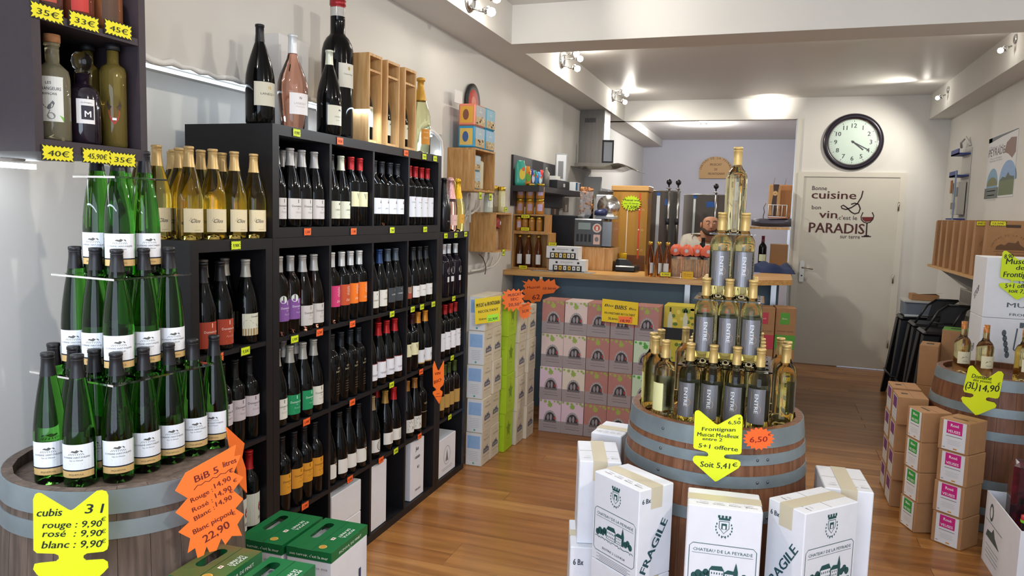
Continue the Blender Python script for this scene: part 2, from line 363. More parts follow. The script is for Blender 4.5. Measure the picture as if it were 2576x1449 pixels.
# ================================================================ BLACK CUBE SHELVING
SX = -1.704; SY = 2.290; CELL, DIV, OUT = .335, .016, .038; UW = 4*CELL+3*DIV+2*OUT; NW = CELL+2*OUT; SH = UW; TH = CELL+2*OUT
DEP = .39
def shelving(label, x1, y0, z0, nc, nr, dep=DEP):
    w = nc*CELL+(nc-1)*DIV+2*OUT; h = nr*CELL+(nr-1)*DIV+2*OUT; x0 = x1-dep
    t = thing('shelving_unit', label, 'shelf', (x0, y0, z0))
    q = MB(); q.box(0, dep, 0, OUT, OUT, h-OUT, BLACK); q.build('side_panel', t); q = MB(); q.box(0, dep, w-OUT, w, OUT, h-OUT, BLACK); q.build('side_panel', t)
    q = MB(); q.box(0, dep, 0, w, h-OUT, h, BLACK); q.build('top_panel', t); q = MB(); q.box(0, dep, 0, w, 0, OUT, BLACK); q.build('bottom_panel', t)
    q = MB(); q.box(.004, .012, OUT, w-OUT, OUT, h-OUT, BACKB); q.build('back_panel', t)
    for k in range(1, nc):
        y = OUT+k*CELL+(k-1)*DIV; q = MB(); q.box(.012, dep-.002, y, y+DIV, OUT, h-OUT, BLACK); q.build('divider', t)
    for k in range(1, nr):
        z = OUT+k*CELL+(k-1)*DIV; q = MB(); q.box(.012, dep-.001, OUT, w-OUT, z, z+DIV, BLACK); q.build('shelf_board', t)
    return t
shelving('large black cube shelving unit, four by four, standing on floor', SX, SY, 0, 4, 4)
shelving('single-row black cube shelving lying on top of the large unit', SX, SY, SH+.001, 4, 1)
shelving('narrow black shelving column behind the green bottle display', SX, SY-NW-.002, 0, 1, 4)
shelving('narrow black shelving column beside the cream wine boxes', SX, SY+UW+.002, 0, 1, 4, .268)
def cell(col, row):        # row 0 = unit on top, rows 1..4 downwards; col 0..3, -1 = narrow column before, 4 = narrow column after
    y0 = SY+OUT+col*(CELL+DIV) if 0 <= col < 4 else (SY-NW-.002+OUT if col < 0 else SY+UW+.002+OUT)
    z0 = SH+.001+OUT if row == 0 else SH-OUT-CELL-(row-1)*(CELL+DIV)
    return y0, z0
# ================================================================ BOTTLES
def glass(n, col, rough=.02, ior=1.36, tr=1): return mat('glass_'+n, col, rough, trans=tr, ior=ior)
DARK = mat('dark_bottle_glass', '#050607', .06, spec=.35)
GREEN = glass('green', (.09, .38, .045, 1)); GOLD = glass('golden_wine', (1, .80, .22, 1), ior=1.33); STRAW = glass('straw_wine', (1, .95, .62, 1), ior=1.3)
ROSE = glass('rose_wine', (.85, .36, .22, 1)); PINKG = glass('pink_wine', (.93, .50, .38, 1)); OLIVE = mat('olive_glass', '#1d2410', .07, spec=.35)
CLEAR = glass('clear', (.95, .96, .95, 1), ior=1.3); AMBER = glass('amber_juice', (.78, .33, .10, 1)); HONEY = mat('honey', '#b97a2a', .25, spec=.6, coat=.5)
PALE = glass('pale_green_wine', (.86, .9, .55, 1)); PLUM = mat('plum_liqueur', '#1d1420', .08, coat=.4)
PUNT = [(0, .018), (.016, .012), (.028, .001)]
SHAPES = {
 'bordeaux': (.300, .037, PUNT+[(.0345, 0), (.037, .005), (.037, .188), (.0355, .201), (.029, .215), (.0185, .228), (.0148, .238), (.0140, .262), (.0137, .292), (.0155, .293), (.0155, .299), (.013, .300), (0, .300)]),
 'burgundy': (.298, .041, PUNT+[(.037, 0), (.041, .006), (.041, .128), (.0395, .148), (.0345, .175), (.027, .203), (.0200, .226), (.0160, .248), (.0142, .270), (.0140, .290), (.0157, .291), (.0157, .297), (.013, .298), (0, .298)]),
 'flute': (.318, .0375, PUNT+[(.0345, 0), (.0375, .006), (.0375, .118), (.0362, .143), (.0325, .178), (.0275, .212), (.0220, .243), (.0175, .268), (.0150, .288), (.0140, .308), (.0155, .310), (.0155, .317), (.013, .318), (0, .318)]),
 'champagne': (.300, .042, PUNT+[(.038, 0), (.042, .006), (.042, .130), (.0395, .152), (.032, .182), (.0235, .212), (.0180, .240), (.0155, .265), (.0150, .285), (.0175, .287), (.0175, .296), (.014, .300), (0, .300)]),
 'provence': (.300, .040, PUNT+[(.034, 0), (.0365, .005), (.0375, .03), (.040, .09), (.0405, .125), (.037, .155), (.029, .182), (.0205, .205), (.0155, .225), (.0135, .25), (.0135, .292), (.0155, .293), (.0155, .299), (.013, .300), (0, .300)]),
}
SHAPES['flute'] = (.330, .0375, [(r, z*.330/.318) for r, z in SHAPES['flute'][2]])
def capmat(h): return mat('foil_'+h, '#'+h, .38, .35, spec=.6)
def lprof(shape, z0, off):
    pr = [p for p in SHAPES[shape][2] if p[0] > 0]; out = []
    for i in range(len(pr)-1):
        (r0, a), (r1, b) = pr[i], pr[i+1]
        if b > a and a < z0 < b: out.append((r0+(r1-r0)*(z0-a)/(b-a)+off, z0))
        if b >= z0 and b > .05: out.append((r1+off, b+(off if i == len(pr)-2 else 0)))
    return out
def bottle(name, label, gl, shape, cap, capz, art=None, R=None, n=22, group=None, k=1, neck=None):
    """prototype bottle: glass_body, capsule, label (and others); kept out of the scene until placed"""
    root = bpy.data.objects.new(name, None); root['label'] = label; root['category'] = 'bottle'; root.empty_display_size = .03
    H, R0, prof = SHAPES[shape]
    sc = Matrix.Scale(k, 4)
    q = MB(); q.lathe(prof, gl, n, sc, caps=False); q.build('glass_body', root, link=False)
    if cap:
        cm = capmat(cap) if isinstance(cap, str) else cap
        cp = lprof(shape, capz, .0006); cp.append((.0, H+.0009)); q = MB(); q.lathe(cp, cm, 16, sc, caps=False)
        zt = H-.012; rr = [p[0] for p in cp if p[1] >= zt-.012][0]
        q.lathe([(rr+.0002, zt-.003), (rr+.0012, zt-.0015), (rr+.0002, zt)], cm, 16, sc, caps=False); q.build('capsule', root, link=False)
    if art:
        q = MB(); art.lay(q, lambda a, b, L: tuple(sc @ Vector(onround(R0)(a, b, L)))); q.build('label', root, link=False)
    for fn in (neck or ()): fn(root, R0)
    return root
def dupp(proto, loc, rz=0, label=None, group=None, tilt=None):
    r = proto.copy(); COL.objects.link(r); r.location = loc; r.rotation_euler = tilt or (0, 0, rz)
    if label: r['label'] = label
    if group: r['group'] = group
    for ch in KID.get(proto, ()):
        c = ch.copy(); c.parent = r; COL.objects.link(c)
        for g in KID.get(ch, ()): d = g.copy(); d.parent = c; COL.objects.link(d)
    return r
# ---- label drawings (u around the bottle, v up, metres)
def paper(w, z0, z1, col, border=None, n=10):
    A = Art(); A.rect(-w/2, z0, w/2, z1, C(col) if isinstance(col, str) else col, 1, n)
    if border: A.frame(-w/2+.003, z0+.003, w/2-.003, z1-.003, .0007, C(border))
    return A
def scribble(A, x, y, w, h, m, t=.0009, seed=1, k=9):
    r = random.Random(seed); return A.line([(x-w/2+w*i/k, y+(h/2 if i % 2 else -h/2)*r.uniform(.3, 1)) for i in range(k+1)], t, m)
def smalltext(A, x, y, w, m, rows=3, dy=.005, t=.0007):
    for i in range(rows): A.line([(x-w/2*(1-.15*(i % 2)), y-i*dy), (x+w/2*(1-.15*(i % 2)), y-i*dy)], t, m)
    return A
def domaine(col, ink, z0=.030, z1=.108, w=.085):
    A = paper(w, z0, z1, col); I = C(ink); h = z1-z0
    A.rect(-.0015, z1-h*.22, .0015, z1-h*.08, I, 2); A.ell(0, z1-h*.07, .0018, .0022, I, 2, 8)
    A.text('Domaine des', 0, z1-h*.42, .0115, I, 'c', width=.056); A.text('2022', 0, z1-h*.52, .005, I); scribble(A, .004, z1-h*.68, .034, .009, I, .0009)
    return smalltext(A, 0, z1-h*.86, .03, I, 2, .004)
LB = {}
A = paper(.088, .046, .110, 'eef0f4', '9aa'); I = C('3c3a3c')
for k in range(9): A.line([(-.014+k*.0035, .088), (-.018+k*.0045, .083)], .0009, I)
A.poly([(-.012, .0915), (-.008, .095), (-.002, .094), (.002, .097), (.007, .094), (.012, .0955), (.016, .091), (0, .089)], C('5d5a55'), 2)
A.text('DOMAINE SAINT-PHILIPPE', 0, .0755, .0062, I, 'c', width=.064); A.text("Pays de l'Hérault", 0, .0685, .005, I, 'c', width=.03, sh=.3)
smalltext(A, 0, .064, .034, I, 2, .003, .0005); smalltext(A, 0, .055, .07, C('77777c'), 2, .003, .0005)
A.rect(-.044, .0425, .044, .046, INK, 1, 10); A.rect(-.044, .026, .044, .0425, C('d9b476'), 1, 10); A.frame(-.041, .028, .041, .0405, .0005, C('8b6a36')); A.text('PIQUEPOUL', 0, .0318, .0062, C('6b4d25'), 'c', width=.034)
LB['saint'] = A
PR_SAINT = bottle('wine_bottle', '', GREEN, 'flute', '201f22', .272, A)
A = paper(.066, .044, .165, mat('foil_grey_label', '#77777c', .33, .45)); W = C('d6d8dc'); O = C('c9a27a')
A.text('ENTRE', -.003, .148, .017, W, 'l', width=.066, rot=-PI/2, bold=1); A.line([(-.016, .155), (-.016, .098), (.0, .098)], .0008, O)
A.line([(.006+.013*math.cos(a), .096+.013*math.sin(a)) for a in [i*.35-1.4 for i in range(10)]], .0009, O); A.line([(.002, .076), (.030, .076)], .0008, O); smalltext(A, 0, .060, .03, C('b9bbc0'), 3, .003, .0005)
PR_ENTRE = bottle('wine_bottle', '', STRAW, 'bordeaux', 'cdaf6e', .238, A)
A2 = Art(); A2.items = list(A.items); A2.rect(.060, .05, .118, .150, C('dcd9a0'), 1, 8); PR_ENTRE_B = bottle('wine_bottle', '', STRAW, 'bordeaux', 'cdaf6e', .238, A2); PR_ENTRE_N = bottle('wine_bottle', '', STRAW, 'bordeaux', 'cdaf6e', .238, None)
A = paper(.078, .024, .100, 'e8d9b2'); A.line([(-.022, .060), (-.016, .072), (-.013, .058), (-.009, .056), (-.006, .066), (-.004, .056), (0, .064), (.004, .057), (.008, .063), (.014, .058)], .0009, INK)
A.text('Clos', -.004, .055, .018, INK, 'c', sh=.5, width=.032); A.line([(.006, .088), (.014, .093), (.022, .090), (.028, .086)], .0011, C('f5f0e0')); smalltext(A, .01, .045, .02, C('a9986e'), 2, .004); A.text('LANGUEDOC', .006, .030, .004, C('9c8a5e'))
PR_CLOS = bottle('wine_bottle', '', GOLD, 'burgundy', 'cfae74', .232, A)
# shelf kinds: (words, prototype)
KIND = {}
def K(key, words, gl, shape, cap, capz, art, **k): KIND[key] = (words, bottle('wine_bottle', '', gl, shape, cap, capz, art, **k), SHAPES[shape][1])
K('dom', 'silver-capped dark bottle, grey-white label', DARK, 'burgundy', 'a9a6a4', .232, domaine('d9d4d0', '33282a'))
A = paper(.08, .032, .105, 'dedfc9'); A.poly([(.006, .088), (.012, .099), (.016, .093), (.020, .099), (.026, .088)], INK, 2); A.text('LANEGLY', .006, .066, .009, C('6a675e')); scribble(A, .008, .050, .02, .006, C('6a675e'), .0006)
K('lan', 'pale-capped dark bottle, cream hill-sketch label', DARK, 'burgundy', 'c9cdb4', .236, A)
K('lank', 'dark bottle with no bright cap, cream hill-sketch label', DARK, 'burgundy', '18181b', .236, A)
A = paper(.075, .085, .150, 'dfd9b0'); A.line([(-.006, .142), (.001, .118), (.008, .143)], .0035, INK); smalltext(A, 0, .106, .03, C('77705a'), 2, .005)
K('vee', 'red-capped bottle, yellow V label', DARK, 'bordeaux', 'b3262a', .245, A); K('veek', 'brown-capped bottle, yellow V label', DARK, 'bordeaux', '3c1418', .245, A)
A = paper(.078, .055, .128, 'e4e5e8'); A.poly([(.004, .106), (.010, .122), (.016, .106), (.013, .104), (.008, .104)], C('55201f'), 2); A.text('Jack 3.', .0, .078, .010, INK, 'c', sh=.2)
K('fig', 'black-capped bottle, white label, small figure', DARK, 'bordeaux', '2a2c30', .245, A); K('figr', 'rosé bottle, white label, small figure', ROSE, 'bordeaux', '2a2c30', .245, A)
A = paper(.078, .042, .145, 'e6e7ec'); A.ell(.012, .132, .005, .006, C('b34038'), 2); A.line([(-.03, .112), (.03, .112)], .0009, INK); A.text('DOMAINE', 0, .114, .007, INK); A.rect(.004, .086, .012, .091, INK, 2); smalltext(A, 0, .070, .03, C('aaa9b0'), 3, .006)
K('red', 'red-capped claret bottle, tall white label', DARK, 'bordeaux', 'ae2226', .245, A)
def stick(col, x, z, r):
    def f(root, R0):
        q = MB(); a = Art(); a.ell(x, z, r, r, col, 3, 18); a.lay(q, onround(R0)); q.build('round_sticker', root, link=False)
    return f
K('pur', 'rosé bottle with purple label and round sticker', ROSE, 'bordeaux', 'a9a6a2', .240, domaine('7d4e94', 'e9e2ef', .055, .135), neck=[stick(C('d3d8d2'), -.018, .138, .015)])
K('ros', 'silver-capped rosé burgundy bottle, grey-white label', ROSE, 'burgundy', 'a9a6a2', .232, domaine('c9c4bf', '55504e', .020, .100))
def grape(col, ink='f0d9c8'):
    A = paper(.08, .070, .160, col); I = C(ink)
    for i in range(7):
        for j in range(4-abs(i-3)//2): A.ell(-.004+j*.006-(i % 2)*.003, .115+i*.006, .0016, .0022, I, 2, 6)
    A.text('Déli', -.002, .088, .014, I, 'c', sh=.3); return A
K('pnk', 'white-capped rosé bottle, magenta grape label', ROSE, 'bordeaux', 'd8d9d6', .238, grape('d23a72'))
K('rus', 'white-capped claret bottle, brick-red grape label', DARK, 'bordeaux', 'd8d9d6', .238, grape('c14e28'))
K('org', 'white-capped claret bottle, bright orange grape label', DARK, 'bordeaux', 'd8d9d6', .238, grape('f0781a'))
A = paper(.08, .030, .108, 'dcd8cc'); A.text('LANEGLY', 0, .062, .009, INK); smalltext(A, 0, .052, .03, C('7a766c'), 3, .005); A.rect(.0, .090, .004, .098, C('7a766c'), 2)
K('blu', 'blue-capped burgundy bottle, cream label', DARK, 'burgundy', '23406e', .232, A); K('wht', 'dark-necked burgundy bottle, cream label', DARK, 'burgundy', '17181b', .232, A)
A = paper(.08, .040, .110, '3b4044'); A.text('LANEGLY', 0, .074, .010, C('d3d3d0')); smalltext(A, 0, .066, .03, C('9a9c9c'), 2, .005); A.rect(.0, .094, .005, .102, C('8a8c8c'), 2)
K('gry', 'grey-capped burgundy bottle, charcoal label', DARK, 'burgundy', '4b5660', .238, A)
A = paper(.075, .038, .098, 'e3e1dd'); A.text('Dis Nous', 0, .070, .007, C('4a3a38')); smalltext(A, .005, .058, .02, C('9c9894'), 3, .004)
K('whk', 'black-capped burgundy bottle, plain white label', DARK, 'burgundy', '1c2024', .232, A)
A = paper(.075, .038, .098, 'a3442f'); A.rect(-.0375, .07, .0375, .098, C('9c7a62'), 2, 8); A.text('Dis Nous', 0, .066, .008, C('efe0d8'))
K('brk', 'dark burgundy bottle, red and brown label', DARK, 'burgundy', '17181b', .232, A)
K('grn', 'silver-capped bottle with emerald green label', DARK, 'burgundy', 'a5a29a', .232, domaine('0e8a55', 'e6f2ea'))
K('dmw', 'silver-capped dark bottle, pale cream label', DARK, 'burgundy', 'a5a29a', .232, domaine('dcd8cc', '4a3f3a'))
A = Art(); G_ = C('b9ab8a'); A.text('DO', .004, .150, .012, G_, 'c', bold=1); A.text('SAINT', .0, .136, .011, G_); smalltext(A, 0, .110, .02, C('8d8672'), 2, .005)
for i in range(5): A.text('vin de pays', .0, .085-i*.011, .005, C('8d8672'))
K('gld', 'all-black claret bottle printed in gold letters', DARK, 'bordeaux', '1f262c', .238, A)
A = paper(.085, .035, .115, 'e4e4ea'); A.rect(-.0425, .1125, .0425, .116, C('7c1218'), 2, 8); A.rect(.014, .078, .020, .113, C('7c1218'), 2); A.text('TENDEM', -.001, .055, .012, C('55505a'), 'c'); smalltext(A, 0, .047, .02, C('99959c'), 2, .005)
K('ten', 'red-capped bottle, red bracket on label', DARK, 'burgundy', 'b0181c', .236, A)
A = paper(.085, .030, .098, 'dfe0e4'); A.text('JN', .008, .055, .022, C('4a4a50')); A.rect(-.0425, .024, .0425, .030, C('b08c4a'), 1, 8)
K('jn', 'orange-capped burgundy bottle, white JN label', DARK, 'burgundy', 'd08a2c', .240, A)
K('ora', 'dark claret bottle with ochre orange label', DARK, 'bordeaux', '17151a', .238, domaine('d8952a', '4a2c14', .075, .155, .08))
A = paper(.09, .028, .092, 'e2e0da'); A.line([(.002+.030*math.cos(a), .028+.062*math.sin(a)) for a in [i*.17 for i in range(10)]], .0045, C('a87f2c')); A.rect(-.004, .092, .026, .118, C('24211f'), 1, 5); A.rect(.008, .100, .013, .108, C('8a8478'), 2); A.text('· · ·', .0, .055, .01, INK)
K('arc', 'dark burgundy bottle, white label with gold arc', DARK, 'burgundy', '15161a', .230, A)
A = paper(.09, .030, .092, 'dcdad4')
for s in (1, .72, .45): A.line([(.012+.026*s*math.cos(a), .061+.026*s*math.sin(a)) for a in [i*.42 for i in range(16)]], .0016 if s < 1 else .003, INK)
K('rin', 'cork-capped burgundy bottle, label with drawn rings', DARK, 'burgundy', '9c8a6a', .232, A)
A = paper(.09, .034, .092, 'e0ddd6'); gx = C('8a8782')
for s in (-1, 1):
    for k in range(3): A.line([(s*.014+.028*(.6+.2*k)*math.cos(a)*.9, .062+.026*(.6+.2*k)*math.sin(a)) for a in [(0 if s < 0 else PI)-1+.25*i for i in range(9)]], .0006, gx)
A.text('Fabel', .022, .070, .006, gx)
K('crs', 'gold-capped bottle, crossing curves on label', DARK, 'burgundy', 'a8823c', .236, A); K('crr', 'red-capped bottle, crossing curves on label', DARK, 'burgundy', 'b01a1e', .236, A)
A = paper(.085, .028, .098, 'd8d6cf'); r_ = random.Random(5)
for i in range(26): x, y = r_.uniform(-.03, .03), r_.uniform(.04, .09); A.line([(x, y), (x+r_.uniform(-.004, .004), y+r_.uniform(-.008, .008)), (x+r_.uniform(-.006, .006), y+r_.uniform(-.004, .004))], .0011, INK)
K('skt', 'cork-capped burgundy bottle, sketchy black drawing label', DARK, 'burgundy', '9a6a34', .245, A)
A = Art(); A.text('VIEUX', .0, .140, .016, C('a89a78')); A.rect(-.04, .098, .04, .100, C('b8a98a'), 1, 8); smalltext(A, 0, .122, .02, C('8a8066'), 2, .006)
K('vie', 'black claret bottle with pale VIEUX lettering', DARK, 'bordeaux', '1a1a1c', .238, A)
K('rdl', 'dark-capped burgundy bottle with brick-red label', DARK, 'burgundy', '1d1d20', .232, domaine('a33a20', 'f0dcd2', .018, .105))
A = paper(.085, .030, .108, 'cfd0bd'); A.rect(-.0425, .030, .0425, .055, C('a08658'), 1.5, 8); r_ = random.Random(4)
A.poly([(-.0425, .055), (-.038, .078), (-.028, .086), (-.014, .084), (-.004, .074), (.010, .070), (.014, .06), (.02, .055)], C('57553c'), 2); A.line([(.012, .052), (.026, .064), (.04, .050)], .003, C('6b5d40')); A.text('Domaine des', .012, .094, .009, INK)
K('lnd', 'silver-capped bottle, painted tree label', DARK, 'burgundy', 'a5a198', .236, A)
K('lil', 'dark claret bottle with lilac-white label', DARK, 'bordeaux', '16161a', .238, domaine('c9bfc6', '3f3038', .085, .160, .08))
A = paper(.10, .025, .145, 'dddfd2'); A.text('6', .016, .070, .075, C('7c1a1e'), 'c'); A.text('SENS', .014, .045, .014, INK)
for k in range(12): A.line([(-.040, .135-k*.007), (-.014-(k % 3)*.003, .135-k*.007)], .0008, C('88908a'))
def collar(root, R0):
    q = MB(); q.lathe([(.0195, .222), (.0310, .190), (.0300, .1895), (.0190, .221)], C('dfe4d4'), 18, caps=False); q.build('neck_collar', root, link=False)
K('six', 'red-capped bottle, paper collar, big 6 label', DARK, 'bordeaux', 'b01a20', .232, A, neck=[collar])
A = paper(.030, .085, .115, 'd8d8dc', n=3)
K('sil', 'white-ringed dark bottle with silver disc', mat('violet_bottle', '#15101a', .07, spec=.35), 'bordeaux', 'd3d6da', .245, A, neck=[stick(mat('silver_disc', '#b9bcc2', .3, .6), .004, .150, .021)])
K('tan', 'green-capped brown claret bottle, tan label', mat('brown_bottle', '#150d08', .07, spec=.35), 'bordeaux', '4a5a2a', .238, paper(.075, .050, .130, 'b8924e'))
K('dft', 'dark flute bottle standing at the back', DARK, 'bordeaux', '24272b', .24, None)
ORD = ['first', 'second', 'third', 'fourth', 'fifth', 'sixth']
LASTOBJ = None
def proj(P):
    d = Vector(P)-Vector((0, 0, EYE)); w = d.dot(fw); return IW/2+F*d.dot(R2)/w, IH/2-F*d.dot(U2)/w
def y_for(px, X, z):
    py = 600.
    for _ in range(12): P = at(px, py, X=X); py = proj((X, P.y, z))[1]
    return P.y
def fill(col, row, where, spec, back=(), sx=None, dy=0):
    """spec: (pixel column of the neck, kind) for the bottles along the front edge of one cubby"""
    y0, z0 = cell(col, row); zt = z0+.29; X = (sx or SX)-.046
    for lst, d, nm in ((spec, 0, ''), (back, .093, 'behind ')):
        ys = []; last = -9; n = len(lst)
        for px, kk in lst:
            r = KIND[kk][2]; y = max(y_for(px, X-d, zt), y0+r+.002, last+r+.0015); ys.append(y); last = y+r
        over = ys[-1]+KIND[lst[-1][1]][2]-(y0+CELL-.002) if lst else 0
        if over > 0:
            lim = y0+CELL-.002
            for i in range(n-1, -1, -1):
                r = KIND[lst[i][1]][2]; ys[i] = min(ys[i], lim-r); lim = ys[i]-r-.0005
        for i, (px, kk) in enumerate(lst):
            w, pr, r = KIND[kk]
            pos = 'behind the front row' if nm else '%s along' % (ORD[i] if n > 1 else 'only one')
            same = sum(1 for q in lst if q[1] == kk)
            if same == 1: pos = 'behind' if nm else ''
            lab = ' '.join(('%s, %s %s' % (w, pos if not nm or same > 1 else 'back row', where)).replace(' ,', ',').split())
            if nm and same > 1: lab = '%s, back row %s, %s' % (w, ORD[i], where)
            dupp(pr, (X-d+random.uniform(-.003, .003), ys[i], z0+.0008), PI/2+random.uniform(-.2, .1), lab, 'wine bottles in the %s' % where)
fill(0, 0, 'raised row cubby one', [(693, 'dom'), (732, 'dom'), (765, 'dom'), (797, 'dom')], [(714, 'dom'), (749, 'dom')])
fill(1, 0, 'raised row cubby two', [(834, 'lank'), (857, 'lan'), (888, 'vee'), (913, 'vee')], [(872, 'vee')])
fill(2, 0, 'raised row cubby three', [(945, 'fig'), (959.6, 'figr'), (980, 'fig'), (1002, 'fig')])
fill(3, 0, 'raised row cubby four', [(1030, 'red'), (1044, 'red'), (1064.5, 'red'), (1083, 'red')], [(1050, 'red')])
fill(0, 1, 'big unit first row cubby one', [(708, 'pur'), (732.4, 'pur'), (757, 'ros'), (792, 'ros')])
fill(1, 1, 'big unit first row cubby two', [(839, 'pnk'), (865, 'rus'), (885, 'org'), (909.5, 'org')], [(893, 'dft')])
fill(2, 1, 'big unit first row cubby three', [(944, 'wht'), (959, 'blu'), (979, 'gry'), (1000, 'gry')])
fill(3, 1, 'big unit first row cubby four', [(1029, 'brk'), (1042, 'whk'), (1058, 'whk'), (1076, 'whk')])
fill(0, 2, 'big unit second row cubby one', [(704, 'dmw'), (728.5, 'grn'), (761.5, 'grn'), (788, 'dmw')], [(712, 'dom'), (744, 'dom')])
fill(1, 2, 'big unit second row cubby two', [(838, 'gld'), (857, 'gld'), (881.5, 'gld'), (906, 'gld')])
fill(2, 2, 'big unit second row cubby three', [(941, 'ten'), (955, 'ten'), (978, 'ten'), (994, 'ten')], [(965, 'ten')])
fill(3, 2, 'big unit second row cubby four', [(1025, 'veek'), (1038.5, 'veek'), (1053.7, 'jn'), (1072, 'jn')])
fill(0, 3, 'big unit third row cubby one', [(711, 'ora'), (739.5, 'ora'), (770.5, 'ora'), (800, 'ora')])
fill(1, 3, 'big unit third row cubby two', [(831, 'arc'), (854, 'arc'), (878.6, 'arc'), (900, 'arc')])
fill(2, 3, 'big unit third row cubby three', [(937, 'rin'), (969.5, 'crs'), (994, 'crr')], [(958, 'crr')])
fill(3, 3, 'big unit third row cubby four', [(1024, 'skt'), (1037.6, 'skt'), (1059, 'vie')])
fill(-1, 1, 'narrow near column first cubby', [(508, 'rdl'), (543.6, 'rdl'), (618, 'lnd')], [(512, 'lnd'), (566, 'lnd')])
fill(-1, 2, 'narrow near column second cubby', [(563, 'lil'), (594, 'lil'), (627, 'lil')])
fill(-1, 3, 'narrow near column third cubby', [(600, 'six'), (630, 'six')])
fill(4, 1, 'narrow far column first cubby', [(1115, 'sil'), (1127.7, 'sil'), (1145, 'sil')])
fill(4, 2, 'narrow far column second cubby', [(1108, 'red'), (1120, 'red'), (1132.5, 'red'), (1147, 'red')])
fill(4, 3, 'narrow far column third cubby', [(1110, 'tan'), (1122, 'tan'), (1136, 'tan'), (1148, 'tan')])
# golden bottles on the narrow near column
zt = SH+.29
for i, (px, X, w) in enumerate(((474.6, -1.775, 'front row, nearest the green bottles'), (535, -1.765, 'front row, second from the green bottles'), (589, -1.758, 'front row, third from the green bottles'), (640, -1.752, 'front row, against the tall black side panel'),
        (450, -1.868, 'second row, next to the nearest front one'), (505, -1.846, 'second row, between first and second front ones'), (558.7, -1.852, 'second row, between second and third front ones'),
        (393.6, -1.86, 'alone at the outer end beside the green bottles'), (436, -1.955, 'back row near the wall, outer one'), (431, -2.035, 'back corner, almost hidden'), (352, -1.955, 'mostly hidden behind the green display bottles'))):
    dupp(PR_CLOS, (X, min(y_for(px, X, zt), SY-.043), SH+.0008), PI/2-.35+random.uniform(-.1, .1), 'golden wine bottle, '+w, 'golden wine bottles on the narrow column')
# ---------------------------------------------------------------- champagne bottles on the narrow far column
z4 = SH+.0008
def foil(col, z0, dark=None):
    def f(root, R0):
        q = MB(); cm = mat('crinkled_'+col, '#'+col, .3, .7, bump=.9, scale=120)
        q.lathe([(p[0]*1.04+.0005, p[1]) for p in lprof('champagne', z0, .0008)]+[(.016, .303), (.010, .308), (0, .309)], cm, 18, caps=False); q.build('foil', root, link=False)
        if dark: q = MB(); q.lathe([(p[0]+.001, p[1]) for p in lprof('champagne', z0-.016, .001) if p[1] < z0+.01][:3], C(dark), 16, caps=False); q.build('neck_band', root, link=False)
    return f
A1 = paper(.06, .03, .075, 'd9d9d2'); A1.ell(0, .095, .022, .022, C('1c1c18'), 2, 20); A1.ell(0, .095, .018, .018, C('b8b49a'), 3, 20); A1.text('E', 0, .088, .016, INK, L=4)
A2 = paper(.07, .035, .095, 'e6bcb4'); A2.text('DUC', 0, .06, .010, C('9c6a62'))
A3 = paper(.045, .045, .10, 'd9a23c'); A3.text('DUC', 0, .07, .008, C('7a5a1a'))
A4 = Art(); A4.text('BUL', 0, .055, .010, C('9a9a9a'))
for px, X, gl, art, nk, w in ((1108, -1.83, OLIVE, A1, [foil('b9892f', .20)], 'olive champagne bottle with a gold neck, nearest the cube shelves'), (1117, -1.748, mat('matt_black_bottle', '#101013', .25, coat=.2), A4, None, 'slim matt black tall bottle between champagne bottles'),
        (1134, -1.748, PINKG, A2, [foil('d9a7a6', .185, '3c1a1a')], 'rosé champagne bottle with pink foil'), (1152, -1.748, GOLD, A3, [foil('e0b32c', .19)], 'golden sparkling bottle with yellow foil')):
    pr = bottle('champagne_bottle', '', gl, 'champagne', None if nk else '0e0e10', .21, art, neck=nk, R=.042)
    dupp(pr, (X, min(y_for(px, X, z4+.29), SY+UW+.002+NW-.043), z4), PI/2-.3, w+', on the narrow far column')
# ================================================================ HELPERS FOR CARTONS, SIGNS, BARRELS
def quad(L, R_, B, Z):
    """carton top seen in the picture: front-left, front-right and back-left corners at height Z -> place, turn, width, depth"""
    a, b, c = at(*L, Z=Z), at(*R_, Z=Z), at(*B, Z=Z)
    return a, math.atan2(b.y-a.y, b.x-a.x), (b-a).length, (c-a).length
def carton(name, label, loc, rz, w, d, h, m, fronts=(), tape=None, group=None, cat='box', b=.003, top=None, base=0):
    """a closed carton; origin at its front-left bottom corner; fronts = (part name, side, Art) with side front/right/left/top"""
    t = thing(name, label, cat, (loc[0], loc[1], base), rz, group)
    q = MB(); q.bbox(0, w, 0, d, 0, h, m, b); 
    seam = C('8d8a86') if m is WCARD else mat('card_seam', '#5e452c', .9)
    q.box(.004, w-.004, d/2-.0008, d/2+.0008, h-.0005, h+.0005, seam); q.build('carton_body', t)
    if tape is not None:
        q = MB()
        if tape == 'x':
            q.box(-.0008, w+.0008, d/2-.025, d/2+.025, h+.0004, h+.0012, TAPE); q.box(w, w+.0009, d/2-.025, d/2+.025, h-.07, h+.001, TAPE); q.box(-.0009, 0, d/2-.025, d/2+.025, h-.07, h+.001, TAPE)
        else:
            q.box(w/2-.025, w/2+.025, -.0008, d+.0008, h+.0004, h+.0012, TAPE); q.box(w/2-.025, w/2+.025, -.0009, 0, h-.07, h+.001, TAPE)
        q.build('tape', t)
    fnm = {'front': onface((0, -.0002, 0), (1, 0, 0), (0, 0, 1)), 'right': onface((w+.0002, 0, 0), (0, 1, 0), (0, 0, 1)), 'left': onface((-.0002, d, 0), (0, -1, 0), (0, 0, 1)), 'top': onface((0, 0, h+.0002), (1, 0, 0), (0, 1, 0))}
    for nm, side, art in fronts:
        q = MB(); art.lay(q, fnm[side]); q.build(nm, t)
    return t
